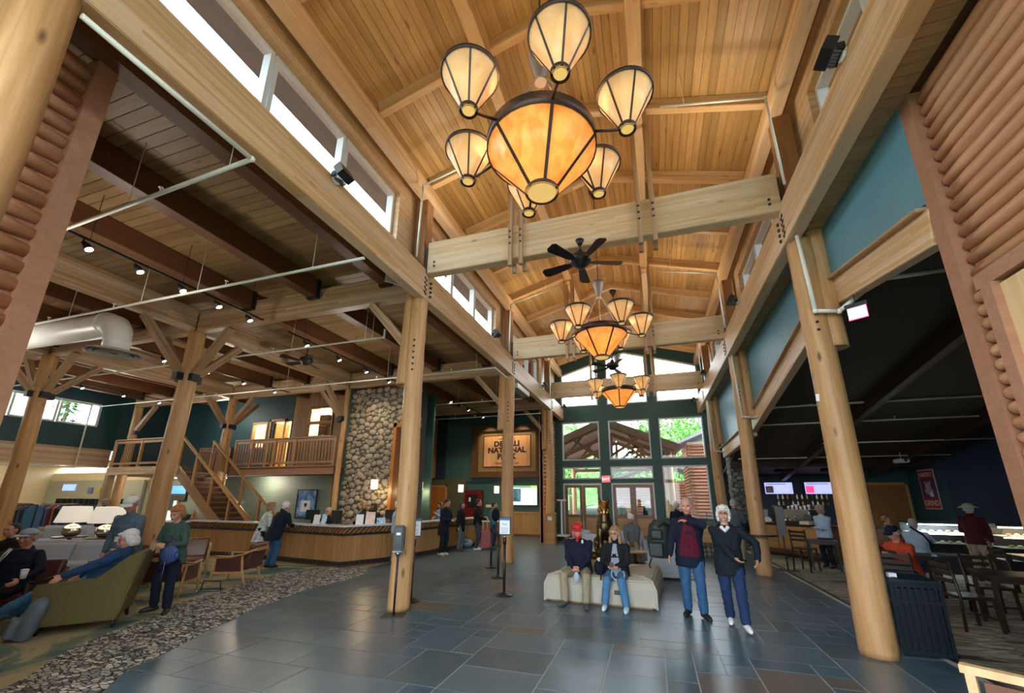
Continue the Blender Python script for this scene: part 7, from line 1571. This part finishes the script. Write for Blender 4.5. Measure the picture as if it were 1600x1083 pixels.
# timber porch in front of the doors
PW_ = wood('porch_timber', (.42, .22, .14), (.30, .15, .09), .6, .15)
t = thing('entrance_porch', 'gabled reddish timber porch with open trusses outside the entrance doors', 'porch', (-2.15, 24.45, 0))
def pz(x): return 5.55-.42*abs(x)
for y in (-3.0, .6, 4.5):
    for s_ in (-1, 1):
        timber('rafter', (0, y, pz(0)), (s_*3.3, y, pz(3.3)), .14, .24, PW_, t, world=False)
        timber('brace', (s_*2.4, y, 3.75) if 0 else (s_*.0, y, 3.75), (s_*1.6, y, pz(1.6)-.12), .09, .13, PW_, t, world=False)
        timber('web', (s_*2.2, y, 3.72), (s_*1.2, y, pz(1.2)-.1), .08, .12, PW_, t, world=False)
        obj('post', MB().cyl((s_*3.0, y, 0), (s_*3.0, y, 4.1), .17, .16, 12), t, mat=LOGM)
    timber('tie', (-3.2, y, 3.70), (3.2, y, 3.70), .14, .20, PW_, t, world=False); timber('king_post', (0, y, 3.7), (0, y, pz(0)), .16, .16, PW_, t, world=False)
for s_ in (-1, 1):
    for k in range(9): obj('plank', boxmesh((8.6, .43, .03), PW_, .004), t, (s_*(k+.5)*.43*cos(.397), .8, pz((k+.5)*.43*cos(.397))+.20), Matrix.Rotation(s_*.397, 3, 'Y') @ Matrix.Rotation(pi/2, 3, 'Z'))
    timber('fascia', (0, -3.55, pz(0)+.08), (s_*3.55, -3.55, pz(3.55)+.08), .06, .36, PW_, t, world=False)
    timber('eave_beam', (s_*3.0, -3.4, 4.10), (s_*3.0, 5, 4.10), .2, .3, PW_, t, world=False)
for k, (x, y) in enumerate(((.8, 22.4), (.4, 25.0))):
    t = thing('porch_lamp', ['round hanging porch lamp seen in the middle window', 'second hanging porch lamp deeper in the porch'][k], 'lamp', (x-1.5, y, 4.35)); obj('shade', MB().lathe([(.28, 0), (.08, .14), (.03, .2)], 16), t, mat=BLACK); obj('bulb', MB().sph((0, 0, -.02), .07, 8, 6), t, mat=emis('porch_glow', (1, .75, .4), 5)); obj('cord', MB().cyl((0, 0, .2), (0, 0, .95), .01, n=5), t, mat=BLACK)
# log building to the right
CHINK = plain('chinking', (.62, .52, .46), .8)
OUTS = wood('outside_log_stain', (.50, .23, .14), (.36, .15, .09), .55, .15)
t = thing('log_building', 'red-brown log sided building with a pitched roof outside the right window', 'building', (3.6, 25.5, 0))
obj('wall', MB().b2(-1.5, 6, 0, 4, 0, 5.0), t, mat=CHINK)
lm = logmesh(7.5, .085, OUTS, 5); lm2 = logmesh(4.0, .085, OUTS, 6)
for k in range(27): obj('log', lm, t, (2.25, -.02, .1+k*.18), Matrix.Rotation(k*1.3, 3, 'X')); obj('log', lm2, t, (-1.52, 2, .1+k*.18), Matrix.Rotation(pi/2, 3, 'Z'))
obj('roof', MB().prism([(-2.1, 4.8), (2.2, 6.6), (6.6, 4.8), (6.6, 4.95), (2.2, 6.78), (-2.1, 4.95)], -.7, 4.6, 'Y'), t, mat=plain('metal_roof', (.30, .28, .33), .5))
f = obj('window', MB().b2(-.6, .6, -.16, -.10, 1.0, 2.3), t, mat=WHITE); obj('pane', MB().b2(-.5, .5, -.17, -.16, 1.1, 2.2), f, mat=plain('dark_pane', (.05, .09, .10), .1))
t = thing('log_building', 'pale red log wall with a small white window seen through the right door', 'building', (-.2, 31, 0))
obj('wall', MB().b2(-2.5, 4, 0, 3, 0, 3.0), t, mat=OUTS)
for k in range(16): obj('log', logmesh(6.5, .10, OUTS, 5) if k == 0 else bpy.data.objects['log'].data if 0 else lm, t, (.75, -.02, .1+k*.18), Matrix.Rotation(k*1.3, 3, 'X'))
f = obj('window', MB().b2(.4, 1.4, -.16, -.10, 1.0, 2.1), t, mat=WHITE); obj('pane', MB().b2(.5, 1.3, -.17, -.16, 1.1, 2.0), f, mat=plain('dark_pane2', (.10, .16, .18), .1)); obj('roof', MB().prism([(-3, 2.9), (.75, 4.3), (4.6, 2.9), (4.6, 3.05), (.75, 4.5), (-3, 3.05)], -.5, 3.5, 'Y'), t, mat=bpy.data.materials['metal_roof'])

bpy.data.scenes.remove(TMP)
